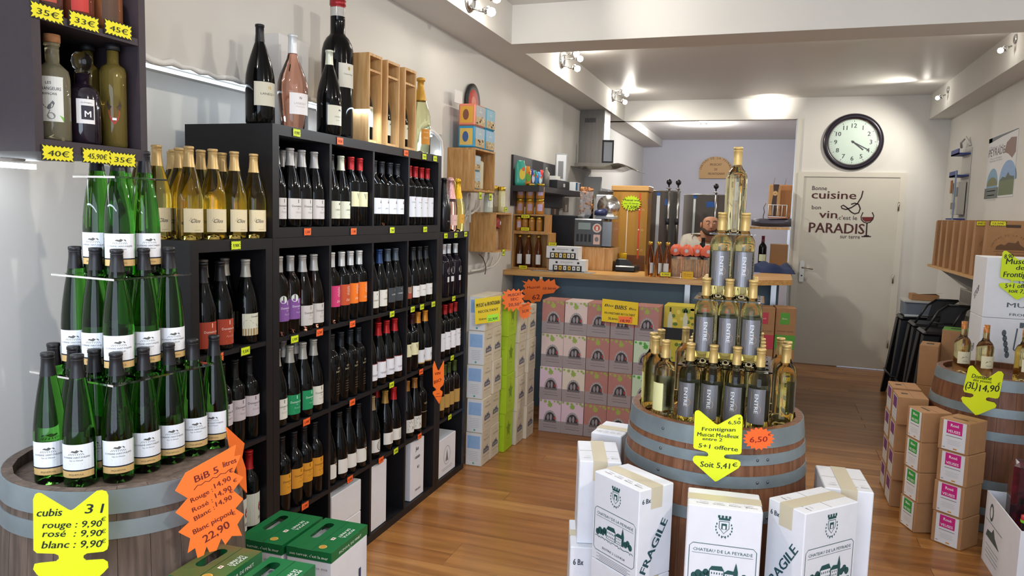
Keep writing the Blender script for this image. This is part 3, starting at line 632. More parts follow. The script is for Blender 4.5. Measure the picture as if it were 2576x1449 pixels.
class Card:
    """a flat card standing at point P, turned by ang (0 faces -Y): converts picture points on it to card metres"""
    def __init__(s, P, ang): s.P = Vector(P); s.a = ang; s.u = Vector((math.cos(ang), math.sin(ang), 0)); s.n = Vector((math.sin(ang), -math.cos(ang), 0))
    def uv(s, px, py):
        d = fw+(px-IW/2)/F*R2+(IH/2-py)/F*U2; o = Vector((0, 0, EYE)); t = (s.P-o).dot(s.n)/d.dot(s.n); q = o+t*d-s.P
        return q.dot(s.u), q.z
    def text(s, A, st, px0, py0, px1, py1, h, m, sh=.12, bold=1, L=2):
        a = s.uv(px0, py0); b = s.uv(px1, py1)
        w = math.hypot(b[0]-a[0], b[1]-a[1]); A.text(st, a[0], a[1], h, m, 'l', sh=sh, rot=math.atan2(b[1]-a[1], b[0]-a[0]), width=w, bold=bold, L=L)
def sign(name, label, card, outline, col, art=None, t=.004, group=None, edge=None, cat='sign'):
    q = MB(); q.prism([card.uv(*p) for p in outline], t, C(col, .5), edge=C(edge, .5) if edge else None)
    if art: art.lay(q, flat(0, -t, 0))
    o = q.build(name); o.location = card.P; o.rotation_euler = (0, 0, card.a); return tag(o, label, cat, group)
YEL, ORG = 'e3ee12', 'f8762a'
PEN = C('101a14'); REDPEN = C('6e1712')
def barrel(label, cx, cy, H, rt_, rm, wood, hoops, grain=1, rivets=(), rec=.030):
    t = thing('wine_barrel', label, 'barrel', (cx, cy, 0))
    n = 26; prof = []
    for k in range(13):
        z = H*k/12; prof.append((rt_+(rm-rt_)*(1-((k-6)/6)**2), z))
    rr = lambda z: rt_+(rm-rt_)*(1-((z/H*12-6)/6)**2)
    a = PI/n*.985; q = MB(); vs = []; fs = []
    for r, z in prof:
        for an in (-a, 0, a): vs.append((r*math.cos(an), r*math.sin(an), z))
        for an in (a, -a): vs.append(((r-.024)*math.cos(an), (r-.024)*math.sin(an), z))
    for k in range(12):
        for i in range(5): fs.append((k*5+i, k*5+(i+1) % 5, (k+1)*5+(i+1) % 5, (k+1)*5+i))
    fs += [(60, 61, 62, 63, 64), (4, 3, 2, 1, 0)]
    q.add(vs, fs, wood); me = q.build('stave', link=False).data
    for i in range(n):
        o = bpy.data.objects.new('stave', me); o.rotation_euler = (0, 0, 2*PI*i/n); o.parent = t; COL.objects.link(o)
    zh = H-rec; ri = rr(zh)-.026
    for i in range(6):
        x0, x1 = -ri+2*ri*i/6, -ri+2*ri*(i+1)/6-.001; pts = []
        for k in range(7): x = x0+(x1-x0)*k/6; pts.append((x, math.sqrt(max(ri*ri-x*x, 0))))
        pts += [(x, -y) for x, y in pts[::-1]]
        cl = []
        for p in pts:
            if not cl or abs(p[0]-cl[-1][0])+abs(p[1]-cl[-1][1]) > 1e-5: cl.append(p)
        if abs(cl[0][0]-cl[-1][0])+abs(cl[0][1]-cl[-1][1]) < 1e-5: cl.pop()
        m_ = len(cl); q = MB(); q.add([(x, y, zh) for x, y in cl]+[(x, y, zh-.02) for x, y in cl], [tuple(range(m_-1, -1, -1)), tuple(range(m_, 2*m_))]+[(k, (k+1) % m_, (k+1) % m_+m_, k+m_) for k in range(m_)], wood)
        o = q.build('head_board', t)
    for z0, z1 in hoops:
        q = MB(); q.lathe([(rr(z0)-.001, z0), (rr(z0)+.0025, z0)], HOOP, 72, caps=False, smooth=False); q.lathe([(rr(z0)+.0025, z0), (rr((z0+z1)/2)+.0026, (z0+z1)/2), (rr(z1)+.0025, z1)], HOOP, 72, caps=False); q.lathe([(rr(z1)+.0025, z1), (rr(z1)-.001, z1)], HOOP, 72, caps=False, smooth=False)
        q.build('hoop', t)
        if rivets:
            hp = KID[t][-1]
            for an in rivets:
                q = MB(); z = (z0+z1)/2; r = rr(z)+.003
                q.lathe([(.0055, 0), (.004, .002), (0, .003)], mat('rivet', '#6d7073', .4, .8), 8, Matrix.Translation((r*math.cos(an), r*math.sin(an), z)) @ Matrix.Rotation(an, 4, 'Z') @ Matrix.Rotation(PI/2, 4, 'Y')); q.build('rivet', hp)
    return t
HOOP = mat('galvanised_hoop', '#8b979c', .55, .45, noise=.25, scale=9, bump=.1)
def plate(z, P0, du, dv, nu, nv, parent, base, th=.005, hole=.0248):
    """acrylic plate with a round hole for each bottle neck"""
    q = MB(); ac = mat('acrylic', (.90, .96, .93, 1), .03, trans=1, ior=1.3)
    su, sv = Vector(du), Vector(dv)
    for i in range(nu):
        for j in range(nv):
            c = Vector(P0)+i*su+j*sv; vs = []; fs = []; N = 16
            for k in range(N):
                an = 2*PI*k/N+PI/4; ca, sa = math.cos(an), math.sin(an); s = .5/max(abs(ca), abs(sa))
                o = c+(s*ca)*su*(1)+(s*sa)*sv; p = c+hole*(ca*su.normalized()+sa*sv.normalized())
                for w in (o, p):
                    for zz in (z, z+th): vs.append((w.x-base[0], w.y-base[1], zz-base[2]))
            for k in range(N):
                l = (k+1) % N
                fs += [(4*k+1, 4*l+1, 4*l+3, 4*k+3), (4*k, 4*k+2, 4*l+2, 4*l), (4*k+2, 4*k+3, 4*l+3, 4*l+2)]
                an = 2*PI*(k+.5)/N+PI/4; ca, sa = math.cos(an), math.sin(an)
                side = (1 if ca > 0 else -1, 0) if abs(ca) > abs(sa) else (0, 1 if sa > 0 else -1)
                if not (0 <= i+side[0] < nu and 0 <= j+side[1] < nv): fs.append((4*k, 4*l, 4*l+1, 4*k+1))
            q.add(vs, fs, ac)
    return q.build('acrylic_plate', parent)

# ================================================================ GREEN BOTTLE DISPLAY ON THE NEAR BARREL
OAKG = mat('grey_oak', '#6b5b50', .65, noise=.35, scale=6, stretch=(9, 9, .7), bump=.25, col2='#4c3f37')
LBX, LBY, LBZ = -1.620, 1.540, .90
barrel('weathered grey-brown oak barrel carrying the green bottles', LBX, LBY, LBZ, .285, .305, OAKG, [(LBZ-.058, LBZ-.001), (LBZ-.118, LBZ-.076), (.40, .45), (.02, .06), (.2, .24)], rivets=(-.95,))
ZB = LBZ-.030+.0008
du, dv = Vector((-.0800, .0078, 0)), Vector((.0078, .0800, 0)); P0 = at(299, 1204, Z=ZB); P0.z = 0
STEP = .2580; HF = .330
GG = 'green piquepoul bottles on the near barrel'
side_names = {}
def lbl(tier, i, j, n):
    T_ = {4: 'bottom tier', 3: 'middle tier', 2: 'top tier'}[n]
    if i == 0 and j == 0: w = 'front corner'
    elif j == 0: w = '%s toward the wall from front corner' % ORD[i-1]
    elif i == 0: w = '%s toward the shelves from front corner' % ORD[j-1]
    else: return 'green bottle with white label, inner %s of display, partly hidden by outer bottles' % T_
    return 'green bottle, white label, %s, %s' % (T_, w)
rack = thing('bottle_display_rack', 'clear acrylic bottle rack in three tiers holding green bottles', 'display rack', (LBX, LBY, ZB))
for n, tier in ((4, 0), (3, 1), (2, 2)):
    z = ZB+tier*(STEP+.0004); o = P0+tier*.5*(du+dv)
    for i in range(n):
        for j in range(n):
            p = o+i*du+j*dv
            vis = i == 0 or j == 0 or n == 2 or (i == n-1 or j == n-1)
            if not vis: continue
            rz = .62-.42*(j > 0)*1+.25*(j == 0 and i > 0)*-1+random.uniform(-.12, .12) if n > 2 or 1 else 0
            rz = (-.05 if j == 0 and i > 0 else .45 if i == 0 and j > 0 else .3)+.55+random.uniform(-.1, .1)-.0
            dupp(PR_SAINT, (p.x, p.y, z), rz, lbl(tier, i, j, n), GG)
    pz = z+HF-.0720
    plate(pz-.0055, o, du, dv, n, n, rack, (LBX, LBY, ZB))
for k, (x, y, w) in enumerate(((*at(130, 1208, Z=ZB)[:2], 'loose green bottle on the barrel rim, outermost toward the wall'), (*at(203, 1215, Z=ZB)[:2], 'loose green bottle on the barrel rim, front, beside the outermost one'), (*at(541, 1120, Z=ZB)[:2], 'loose green bottle on barrel rim, farthest toward the shelves'))):
    dupp(PR_SAINT, (x, y, ZB), .72-.1*k, w, GG)
# yellow arrow sign and orange burst sign
ca = math.atan2(1.62-.33, 1.54+.2)                      # facing the camera side
S = at(178, 1345, X=-1.375); cd = Card(at(178, 1345, X=-1.392), .78)
sc = lambda L_: [(x/2.303, 820+y/2.303) for x, y in L_]
out = sc([(193, 1000), (203, 975), (222, 966), (240, 968), (395, 1062), (412, 1068), (430, 1058), (560, 955), (590, 950), (618, 958), (628, 980), (629, 1265), (622, 1290), (600, 1303), (505, 1313), (486, 1325), (484, 1342), (500, 1356), (600, 1350), (625, 1365), (628, 1395), (600, 1425), (412, 1590), (215, 1435), (193, 1405), (200, 1378), (230, 1372), (325, 1362), (343, 1345), (340, 1325), (318, 1315), (215, 1312), (195, 1295)])
A = Art()
def tx(s, x0, y0, x1, y1, h, m=PEN, **k): cd.text(A, s, x0/2.303, 820+y0/2.303, x1/2.303, 820+y1/2.303, h, m, **k)
tx('cubis', 210, 1100, 355, 1095, .024); tx('3 l', 490, 1082, 590, 1078, .030)
tx('rouge : 9,90', 245, 1168, 585, 1158, .021); tx('rosé  : 9,90', 245, 1218, 585, 1213, .021); tx('blanc : 9,90', 240, 1284, 585, 1276, .023)
for y in (1115, 1185, 1242): tx('€', 585, y+12, 612, y+8, .012)
sign('arrow_sign', 'yellow arrow card listing cubis prices, fixed on the near barrel', cd, out, YEL, A)
cd = Card(at(525, 1270, X=-1.27), .86)
sc2 = lambda L_: [(400+x/4.152, 1100+y/4.152) for x, y in L_]
out = sc2([(800, 78), (782, 195), (850, 185), (778, 365), (878, 415), (772, 553), (878, 640), (795, 740), (882, 800), (815, 905), (865, 1022), (758, 1025), (690, 1118), (648, 1050), (598, 1175), (525, 1195), (495, 1135), (465, 1225), (400, 1255), (375, 1150), (298, 1203), (325, 1050), (203, 988), (318, 880), (172, 783), (300, 632), (168, 555), (275, 370)])
A = Art()
def tx(s, x0, y0, x1, y1, h, m=REDPEN, **k): cd.text(A, s, 400+x0/4.152, 1100+y0/4.152, 400+x1/4.152, 1100+y1/4.152, h, m, **k)
tx('BiB 5', 375, 470, 620, 360, .024); tx('litres', 668, 310, 805, 255, .020)
tx('Rouge :', 335, 680, 560, 560, .0165); tx('14,90', 580, 530, 750, 440, .018); tx('Rosé :', 350, 780, 560, 670, .0165); tx('14,90', 590, 630, 755, 540, .018)
tx('Blanc :', 372, 870, 580, 745, .0165); tx('14,90', 595, 720, 760, 640, .018); tx('Blanc picpoul', 360, 1010, 765, 790, .018); tx('22,90', 475, 1100, 740, 930, .028)
for a, b in ((735, 372), (775, 470), (735, 585), (760, 815)): tx('€', a, b, a+38, b-20, .012)
A.line([cd.uv(400+x/4.152, 1100+y/4.152) for x, y in ((362, 545), (400, 495), (440, 490), (480, 455), (520, 455), (560, 415), (600, 415), (640, 375), (690, 370), (720, 340), (765, 315))], .0018, REDPEN)
sign('burst_sign', 'big orange burst card with handwritten BIB 5 litres prices', cd, out, ORG, A)
cd = Card(at(590, 1150, X=-1.335), 1.75)
sign('burst_sign', 'orange burst card seen edge-on behind the BIB 5 litres card', cd, [(568, 1075), (612, 1115), (606, 1150), (615, 1178), (618, 1240), (600, 1220), (590, 1160), (575, 1120)], ORG)

# ================================================================ DARK WALL CABINET WITH SPIRITS
CX, CY0, CY1, CZ0 = -1.60, 1.284, 1.612, 1.690
CABM = mat('aubergine_board', '#3a3238', .5, noise=.1, scale=50, spec=.4)
CT = .03; CH = .80
cab = thing('wall_cabinet', 'dark open spirits cabinet mounted on the wall above the barrel', 'cabinet', (XL+.002, CY0, CZ0))
cw, cdp = CY1-CY0, CX-XL-.002
for nm, b in (('side_panel', (0, cdp, 0, .022, 0, CH)), ('side_panel', (0, cdp, cw-.022, cw, 0, CH)), ('bottom_panel', (0, cdp, .0225, cw-.0225, 0, CT)), ('top_panel', (0, cdp, .0225, cw-.0225, CH-.03, CH)), ('back_panel', (0, .008, .0225, cw-.0225, CT+.0005, CH-.031))):
    q = MB(); q.box(*b, BACKB if nm == 'back_panel' else CABM); q.build(nm, cab)
zs = at(250, 60, X=CX).z-CZ0
zs = .30
q = MB(); q.box(.009, cdp-.002, .0225, cw-.0225, zs, zs+.018, CABM); q.build('shelf_board', cab)
def lathe_thing(name, label, cat, loc, parts, rz=0, group=None, n=20):
    t = thing(name, label, cat, loc, rz, group)
    for nm, pr, m in parts:
        q = MB()
        if isinstance(pr, Art): pr.lay(q, onround(m))
        else: q.lathe(pr, m, n, caps=False)
        q.build(nm, t)
    return t
zf = CZ0+CT+.0008; XB = CX-.052
def cabpos(px, X, z=.2): return (X, y_for(px, X, zf+z), zf)
A = paper(.062, .045, .150, 'dfe0da'); A.text('LES', 0, .132, .009, INK); A.text('ARRANGEURS', 0, .118, .0105, INK, width=.052); A.text('FRANÇAIS', 0, .107, .0075, INK)
A.poly([(-.010, .078), (.002, .086), (.008, .094), (.012, .088), (.008, .078), (0, .072)], C('6b6d70'), 2); A.line([(-.010, .08), (-.018, .090), (-.015, .080), (-.022, .084)], .002, C('6b6d70')); A.line([(.002, .072), (-.002, .062)], .0015, C('6b6d70')); A.ell(.004, .058, .009, .008, C('8a8c8e'), 2)
A.poly([(-.031, .045), (-.031, .058), (-.018, .055), (-.006, .059), (.010, .056), (.022, .060), (.031, .056), (.031, .045)], C('6fb63c'), 2)
P = cabpos(131, XB); P = (P[0], max(P[1], CY0+.0235+.037), P[2])
lathe_thing('rum_bottle', 'squat clear rum bottle, cork stopper and green-waved label, in the wall cabinet', 'bottle', P, [
 ('glass_body', [(0, .02), (.02, .01), (.034, 0), (.037, .005), (.037, .150), (.034, .168), (.024, .178), (.0155, .186), (.0150, .225), (.0175, .227), (.0175, .232), (0, .232)], glass('pale_rum', (.95, .86, .55, 1), tr=.85)), ('cork', [(.0145, .2325), (.0185, .234), (.0185, .252), (0, .253)], mat('cork', '#a8744a', .8, noise=.3, scale=90)), ('label', A, .0372)], .62)
A = paper(.042, .050, .110, 'e2dfde', n=6); A.rect(-.010, .060, .018, .094, C('262330'), 2, 4); A.text('M', .004, .066, .022, C('e8e6e6'), L=3, bold=1); A.text('Les Arrangeurs', .002, .100, .004, INK)
P2 = cabpos(207, XB, .15)
P2 = (P2[0], max(P2[1], P[1]+.0785), P2[2])
lathe_thing('liqueur_bottle', 'dark plum liqueur bottle with round glass stopper, in the wall cabinet', 'bottle', P2, [
 ('glass_body', [(0, .01), (.036, 0), (.040, .006), (.040, .115), (.036, .134), (.024, .146), (.0165, .15), (.016, .175), (0, .175)], PLUM), ('glass_stopper', [(.0165, .176), (.019, .178), (.0135, .184), (.020, .190), (.024, .204), (.022, .218), (.014, .227), (0, .229)], CLEAR), ('label', A, .0403)], 1.0)
A = Art(); A.poly([(-.010, .105), (-.014, .092), (-.010, .072), (0, .058), (.010, .072), (.014, .092), (.010, .105)], C('a8322c'), 1); A.poly([(-.012, .095), (-.018, .108), (-.014, .122), (-.012, .11), (-.006, .104)], C('3a2a26'), 2); A.poly([(.012, .095), (.018, .108), (.014, .122), (.012, .11), (.006, .104)], C('3a2a26'), 2); A.rect(-.005, .070, .005, .076, C('eeeeee'), 2)
TALL = [(0, .015), (.028, 0), (.0315, .005), (.0315, .195), (.029, .207), (.018, .214), (.0145, .22), (.0145, .250), (0, .250)]
YL = glass('yellow_liqueur', (.80, .60, .14, 1), tr=.85)
P3 = cabpos(285, XB, .15); P3 = (P3[0], max(P3[1], P2[1]+.0765), P3[2])
for pos, w, nn in ((P3, 'tall yellow liqueur bottle with red devil face, in the wall cabinet', 1), ((CX-.125, P3[1]-.012, zf), 'second tall yellow liqueur bottle behind the one with the devil face', 2)):
    lathe_thing('liqueur_bottle', w, 'bottle', pos, [('glass_body', TALL, YL), ('stopper', [(.0148, .251), (.0175, .252), (.0175, .268), (0, .268)], C('17171a'))]+([('label', A, .0318)] if nn == 1 else []), .85)
q = MB(); q.bbox(0, .07, 0, .085, 0, .255, mat('cream_card', '#cfc8bd', .6), .004); o = q.build('gift_box'); o.location = (CX-.30+.03, CY0+.04, zf); tag(o, 'plain beige bottle gift box behind the rum bottle', 'box')
zu = CZ0+zs+.018+.0008
for k, (px, gl, w) in enumerate(((165, glass('dark_rum', (.25, .12, .10, 1), tr=.6), 'dark round spirit bottle cut by the frame, above the 35 euro tag'), (228, glass('brown_rum', (.40, .10, .05, 1), tr=.6), 'reddish-brown spirit bottle cut by the frame, above the 33 euro tag'), (283, glass('amber_rum', (.55, .20, .08, 1), tr=.6), 'amber spirit bottle cut by the frame, above the 45 euro tag'))):
    y = CY0+.075+k*.088
    lathe_thing('rum_bottle', w, 'bottle', (XB, y, zu), [('glass_body', [(0, .012), (.034, 0), (.040, .006), (.040, .12), (.02, .16), (.016, .2), (0, .2)], gl), ('stopper', [(.016, .2), (.018, .202), (.018, .22), (0, .22)], C('17171a')), ('label', paper(.04, .03, .09, ('b04a3c', 'b8302a', '4a3020')[k], n=6), .0403)], 1.1)
# bright strip lamp under the cabinet, on the wall
q = MB(); q.box(-.05, -.03, -1.0, .33, -.024, -.010, mat('tube_light', (.86, .93, 1, 1), .5, emit=9))
o = q.build('strip_light'); o.location = (XL, CY0, 1.690); tag(o, 'white led strip glowing along the lower recess edge, under spirits cabinet', 'lamp')
light('AREA', 'strip_glow', (XL-.06, CY0-.15, 1.655), 5, (.78, .88, 1), aim=(XL-.11, CY0-.15, 0), shape='RECTANGLE', size=.05, size_y=1.3)

# ================================================================ PRICE TAGS
def burst(w, h, n=20, d=.16, seed=0):
    r = random.Random(seed); P = []
    per = 2*(w+h)
    for i in range(n*2):
        s = per*i/(n*2); k = 1 if i % 2 == 0 else 1-d-r.uniform(0, .12)
        if s < w: x, z = -w/2+s, -h/2
        elif s < w+h: x, z = w/2, -h/2+(s-w)
        elif s < 2*w+h: x, z = w/2-(s-w-h), h/2
        else: x, z = -w/2, h/2-(s-2*w-h)
        P.append((x*(1-(1-k)*.55), z*k*(1 if i % 2 == 0 else .96)))
    return P
def price(px, py, txt, col, label, X=None, w=.050, h=.031, ang=PI/2, loc=None):
    p = Vector(loc) if loc is not None else at(px, py, X=(X if X is not None else SX)+.0012)
    q = MB(); q.box(-w/2, w/2, -.001, 0, -h/2, h/2, C('141414')); a = Art(); cc = {'y': 'd6e820', 'o': 'ff6a2c', 'Y': 'e6dc1c'}[col]
    a.poly(burst(w*.98, h*.98, seed=int(px+py)), C(cc), 1); a.text(txt, 0, -h*.2, h*.52, PEN if col != 'o' else C('5a1408'), 'c', sh=.15, width=w*.66, bold=1, L=2)
    a.lay(q, flat(0, -.0012, 0)); o = q.build('price_tag'); o.location = p; o.rotation_euler = (0, 0, ang)
    return tag(o, label, 'price tag', None)
yw, ow = 'yellow', 'orange'
TG = [(746, 334, '19,90€', 'y', 'on raised row top edge below the rosé magnum'), (855, 355, '30,50€', 'o', 'on raised row top edge below the giant bottle'), (1021, 385, '31,00€', 'o', 'on raised row top edge below the wooden cases'), (1067, 394, '70€', 'y', 'on raised row top edge, second last'), (1094, 399, '65€', 'y', 'on raised row top edge, at far end'),
 (773, 583, '5,50€', 'o', 'under the raised row cubby one'), (889, 582, '11,90€', 'o', 'under the raised row cubby two'), (986, 579, '7,90€', 'y', 'under the raised row cubby three'), (1069, 577, '6,10€', 'y', 'under the raised row cubby four'),
 (1121, 593, '11,90€', 'y', 'below the olive champagne bottle'), (1146, 592, '13,50€', 'y', 'below the pink foiled bottle'), (1171, 589, '13,90€', 'y', 'below the yellow foiled bottle'), (593, 617, '9,90€', 'y', 'below the golden wine bottles'),
 (740.6, 853, '5,90€', 'y', 'below the purple-labelled bottles'), (803.5, 836, '5,30€', 'o', 'below the rosé burgundy bottles'), (886, 815, '7,20€', 'o', 'below the orange grape labels'), (985.7, 790, '12,90€', 'y', 'below the charcoal labels'), (1037.6, 778, '13,50€', 'y', 'below the red and brown label'), (1061, 772, '13,30€', 'y', 'between two other tags, big unit cubby four'), (1089.5, 765, '13,50€', 'y', 'at the end of first row, big unit'), (1141, 751, '12,90€', 'y', 'below the silver disc bottles'),
 (770.6, 1061, '5,40€', 'o', 'below the emerald green labels'), (885.6, 1012, '4,90€', 'o', 'below the black gold-lettered bottles'), (984.7, 968, '8,30€', 'y', 'below the TENDEM bottles'), (1059, 935, '8,90€', 'o', 'below the JN bottles'), (1137, 900, '6,10€', 'y', 'below red caps of narrow far column'),
 (767, 1272, '7,20€', 'o', 'below the ochre orange labels'), (880, 1205, '8,30€', 'o', 'below the gold arc labels'), (958, 1157, '7,50€', 'o', 'below the ringed label bottle'), (995.4, 1134, '14,90€', 'y', 'below the crossing-curve labels'), (1055, 1097, '11,90€', 'o', 'above the Jus raisin carton'), (1131, 1049, '4,90€', 'y', 'below the tan-labelled bottles'),
 (617, 883, '9,30€', 'y', 'below the painted landscape label'), (549, 899, '6,50€', 'o', 'below the brick-red labels, narrow near column')]
for px, py, s, c, w in TG: price(px, py, s, c, '%s price tag %s, %s' % (yw if c == 'y' else ow, s, w))
for px, py, s, w in ((145, 386, '40€', 'below the rum bottle'), (243, 393, '45,90€', 'below the plum liqueur bottle'), (308, 402, '35€', 'below the devil-face bottle'), (118, 33, '35€', 'on cabinet shelf nearest the entrance'), (211, 55, '33€', 'on cabinet shelf, middle one'), (297, 75, '45€', 'on cabinet shelf, last one')):
    price(px, py, s, 'Y', 'yellow price tag %s, %s' % (s, w), X=CX, w=.085, h=.036)
# ================================================================ ON TOP OF THE RAISED SHELF ROW
ZT = SH+.001+TH+.0008
def topx(px, X, z=.2): return (X, y_for(px, X, ZT+z), ZT)
def big(name, label, px, X, H, R, kind, gl, cap, capf, art, rz=1.2, cat='bottle', neckr=None, extra=()):
    base = SHAPES[kind]; kz = H/base[0]; kr = R/base[1]
    nr = neckr or 1
    pr = [(r*(kr if r > .017 else max(1, kr*.8)*nr), z*kz) for r, z in base[2]]
    t = thing(name, label, cat, topx(px, X, H*.5), rz)
    q = MB(); q.lathe(pr, gl, 26, caps=False); q.build('glass_body', t)
    z0 = capf*H; cp = [(r+.0008, z) for r, z in pr if z >= z0 and z > .1]; cp[-1] = (0, H+.001)
    q = MB(); q.lathe([(cp[0][0], z0)]+cp, capmat(cap), 20, caps=False); q.build('capsule', t)
    if kind == 'giant': q = MB(); q.lathe([(.0315, .515), (.0318, .552)], mat('clear_neck', '#b9b7b2', .08, spec=.8), 20, caps=False); q.build('empty_neck', t)
    if art: q = MB(); art.lay(q, onround(R+.0004)); q.build('label', t)
    return t
A = paper(.095, .065, .150, 'c9c6b4', '77705c'); A.text('N', .01, .125, .016, C('c8a646'), bold=1); A.text('LANEGLY', .006, .104, .011, C('3a382f'), width=.06); smalltext(A, .006, .096, .04, C('7b776a'), 3, .008)
big('magnum_bottle', 'dark magnum with grey label, nearest end of the raised shelf row', 654, -1.80, .360, .052, 'burgundy', DARK, '1c1c20', .80, A, 1.15)
SHAPES['rosemag'] = (.360, .058, PUNT+[(.040, 0), (.044, .006), (.047, .04), (.054, .10), (.058, .145), (.056, .175), (.048, .205), (.034, .240), (.022, .268), (.0175, .290), (.0160, .315), (.0155, .350), (.0175, .352), (.0175, .359), (0, .360)])
A = paper(.085, .055, .135, 'e6e3e4', n=10); A.text('N', 0, .112, .014, C('6b5c5c'), bold=1); A.text('LANEGLY', 0, .092, .012, C('b5a9aa'), width=.05); scribble(A, 0, .084, .04, .004, C('8a7f80')); smalltext(A, 0, .068, .03, C('bdb4b5'), 2)
big('magnum_bottle', 'rosé magnum with white neck foil and white label on the raised row', 736, -1.775, .360, .058, 'rosemag', PINKG, 'd6dade', .80, A, 1.15)
lg = mat('white_gift_card', '#e2e0df', .55)
t = thing('gift_box', 'tall white gift carton with gold letters behind the rosé magnum', 'box', (-1.974, y_for(703, -1.874, ZT+.2), ZT))
q = MB(); q.bbox(0, .10, 0, .20, 0, .385, lg, .003); q.build('carton_body', t)
a = Art(); a.rect(.110, .20, .128, .222, INK, 1); a.text('LANEGLY', .125, .15, .016, C('b08a3c'), 'c', width=.06); smalltext(a, .125, .135, .05, C('c8b88a'), 3, .008)
q = MB(); a.lay(q, onface((.1002, 0, 0), (0, 1, 0), (0, 0, 1))); q.build('print', t)
SHAPES['giant'] = (.585, .068, [(0, .02), (.055, 0), (.066, .008), (.068, .02), (.068, .345), (.0665, .375), (.060, .402), (.048, .425), (.036, .437), (.0315, .445), (.0305, .56), (.0335, .562), (.0335, .584), (0, .585)])
A = paper(.085, .215, .315, 'd9d8cd', 'b69a4a'); A.ell(.006, .295, .006, .008, C('b69a4a'), 2); A.text('Château Négly', .004, .268, .009, C('7a766a'), width=.05); smalltext(A, .004, .255, .04, C('a09b8c'), 4, .008)
big('giant_bottle', 'giant black bottle with red wax top and cream label', 849, -1.80, .585, .068, 'giant', DARK, '9c2228', .945, A, 1.25)
A = paper(.075, .040, .120, 'd6d4c2'); A.poly([(.010, .098), (.015, .107), (.018, .102), (.022, .107), (.027, .098)], INK, 2); A.text('LANEGLY', .008, .072, .008, C('6a675e')); scribble(A, .008, .06, .02, .005, C('6a675e'))
big('magnum_bottle', 'black magnum with pale green capsule standing before the giant bottle', 828, -1.748, .345, .050, 'burgundy', DARK, 'cfd3c2', .82, A, 1.2)
# wooden cases
def wcase(label, px0, px1, cap, art, seed):
    X1 = SX-.012; z = ZT; ya, yb = y_for(px0, X1, z+.1), y_for(px1, X1, z+.1); w = yb-ya; d = .115; h = .392
    t = thing('wooden_wine_case', label, 'wine case', (X1-d, ya, z))
    for nm, b in (('side_board', (0, d, 0, .010, 0, h)), ('side_board', (0, d, w-.010, w, 0, h)), ('end_board', (0, d, .0102, w-.0102, 0, .012)), ('end_board', (0, d, .0102, w-.0102, h-.012, h)), ('back_board', (0, .006, .0102, w-.0102, .0122, h-.0122)), ('cross_bar', (d-.014, d-.002, .0102, w-.0102, h*.80, h*.80+.010))):
        q = MB(); q.box(*b, PINE); q.build(nm, t)
    y = ya+w*.5; R = .041
    pr = bottle('wine_bottle', '', DARK, 'burgundy', cap, .235, art)
    dupp(pr, (X1-.058, y, z+.0128), PI/2-.1, label.replace('open pine case', 'dark bottle standing inside open pine case').replace('wine case', 'case'))
A = paper(.075, .060, .150, 'd9d5b8'); A.line([(-.004, .140), (.003, .118), (.010, .141)], .0035, INK); smalltext(A, 0, .1, .03, C('77705a'), 2, .008)
B_ = paper(.075, .040, .110, 'd9d6bf'); B_.poly([(.002, .088), (.008, .099), (.012, .093), (.016, .099), (.022, .088)], INK, 2); smalltext(B_, 0, .066, .03, C('77705a'), 2, .008)
wcase('open pine case, nearest the giant bottle', 927, 960, '1b1c20', A, 1); wcase('open pine case, middle of three', 973, 1004, '1b1c20', B_, 2); wcase('open pine case, beside pale sparkling bottle', 1017, 1046, '1b1c20', B_, 3)
A = paper(.06, .05, .13, 'd08a2a'); A.text('BLANC', 0, .11, .009, C('f0dcb0')); A.text('DUC', 0, .08, .014, C('f0dcb0'))
big('jeroboam_bottle', 'large pale green sparkling bottle with gold neck, end of raised row', 1057, -1.79, .400, .056, 'champagne', PALE, 'c89a3a', .68, A, 1.1)
# ================================================================ CARTONS IN THE LOWEST CUBBIES
def cubbox(label, col, row, px0, px1, zt_px, art, stack=1, dep=.25, sx=SX-.012, base=0, nm='wine_carton', lift=0):
    y0, z0 = cell(col, row); z0 += .0008
    ya = max(y_for(px0, sx, z0+.15), y0+.002); yb = min(y_for(px1, sx, z0+.15), y0+CELL-.002)
    zt_ = at(*zt_px, X=sx).z; h = (zt_-z0)/stack
    for k in range(stack):
        t = thing(nm, label if stack == 1 else label % ('upper' if k else 'lower'), 'box', (sx-dep, ya, z0+k*(h+.0005)), 0, None)
        q = MB(); q.bbox(0, dep, 0, yb-ya, 0, h-.001, WCARD, .003); q.build('carton_body', t)
        if art: q = MB(); art((yb-ya), h).lay(q, onface((dep+.0002, 0, 0), (0, 1, 0), (0, 0, 1))); q.build('print', t)
cubbox('plain white carton, %s of two stacked in lowest row, cubby two', 1, 4, 834, 908, (868, 1230), None, 2)
cubbox('tall plain white carton, lowest row cubby three', 2, 4, 932, 972, (950, 1167), None)
def jus(w, h):
    a = Art(); a.text('Jus', w*.45, h*.82, h*.1, INK, sh=.1, bold=1); a.text('raisin', w*.48, h*.68, h*.09, INK, sh=.1, bold=1); a.text('R3', w*.55, h*.5, h*.07, INK, bold=1); a.text('FRAGILE', w*.55, h*.12, h*.05, INK, width=w*.4, bold=1); return a
cubbox('white carton handwritten Jus raisin, lowest row cubby four', 3, 4, 1033, 1066, (1050, 1106), jus)
def emb(w, h):
    a = Art(); g = C('7d7c80'); a.line([(w*.5+h*.2*math.cos(i*.4), h*.5+h*.24*math.sin(i*.4)) for i in range(17)], .002, g); a.poly([(w*.42, h*.35), (w*.5, h*.66), (w*.58, h*.35)], g, 1); smalltext(a, w*.5, h*.18, w*.6, g, 2, .01, .002); return a
cubbox('white carton with round grey emblem, bottom of narrow far column', 4, 4, 1102, 1146, (1125, 1097), emb, dep=.2)
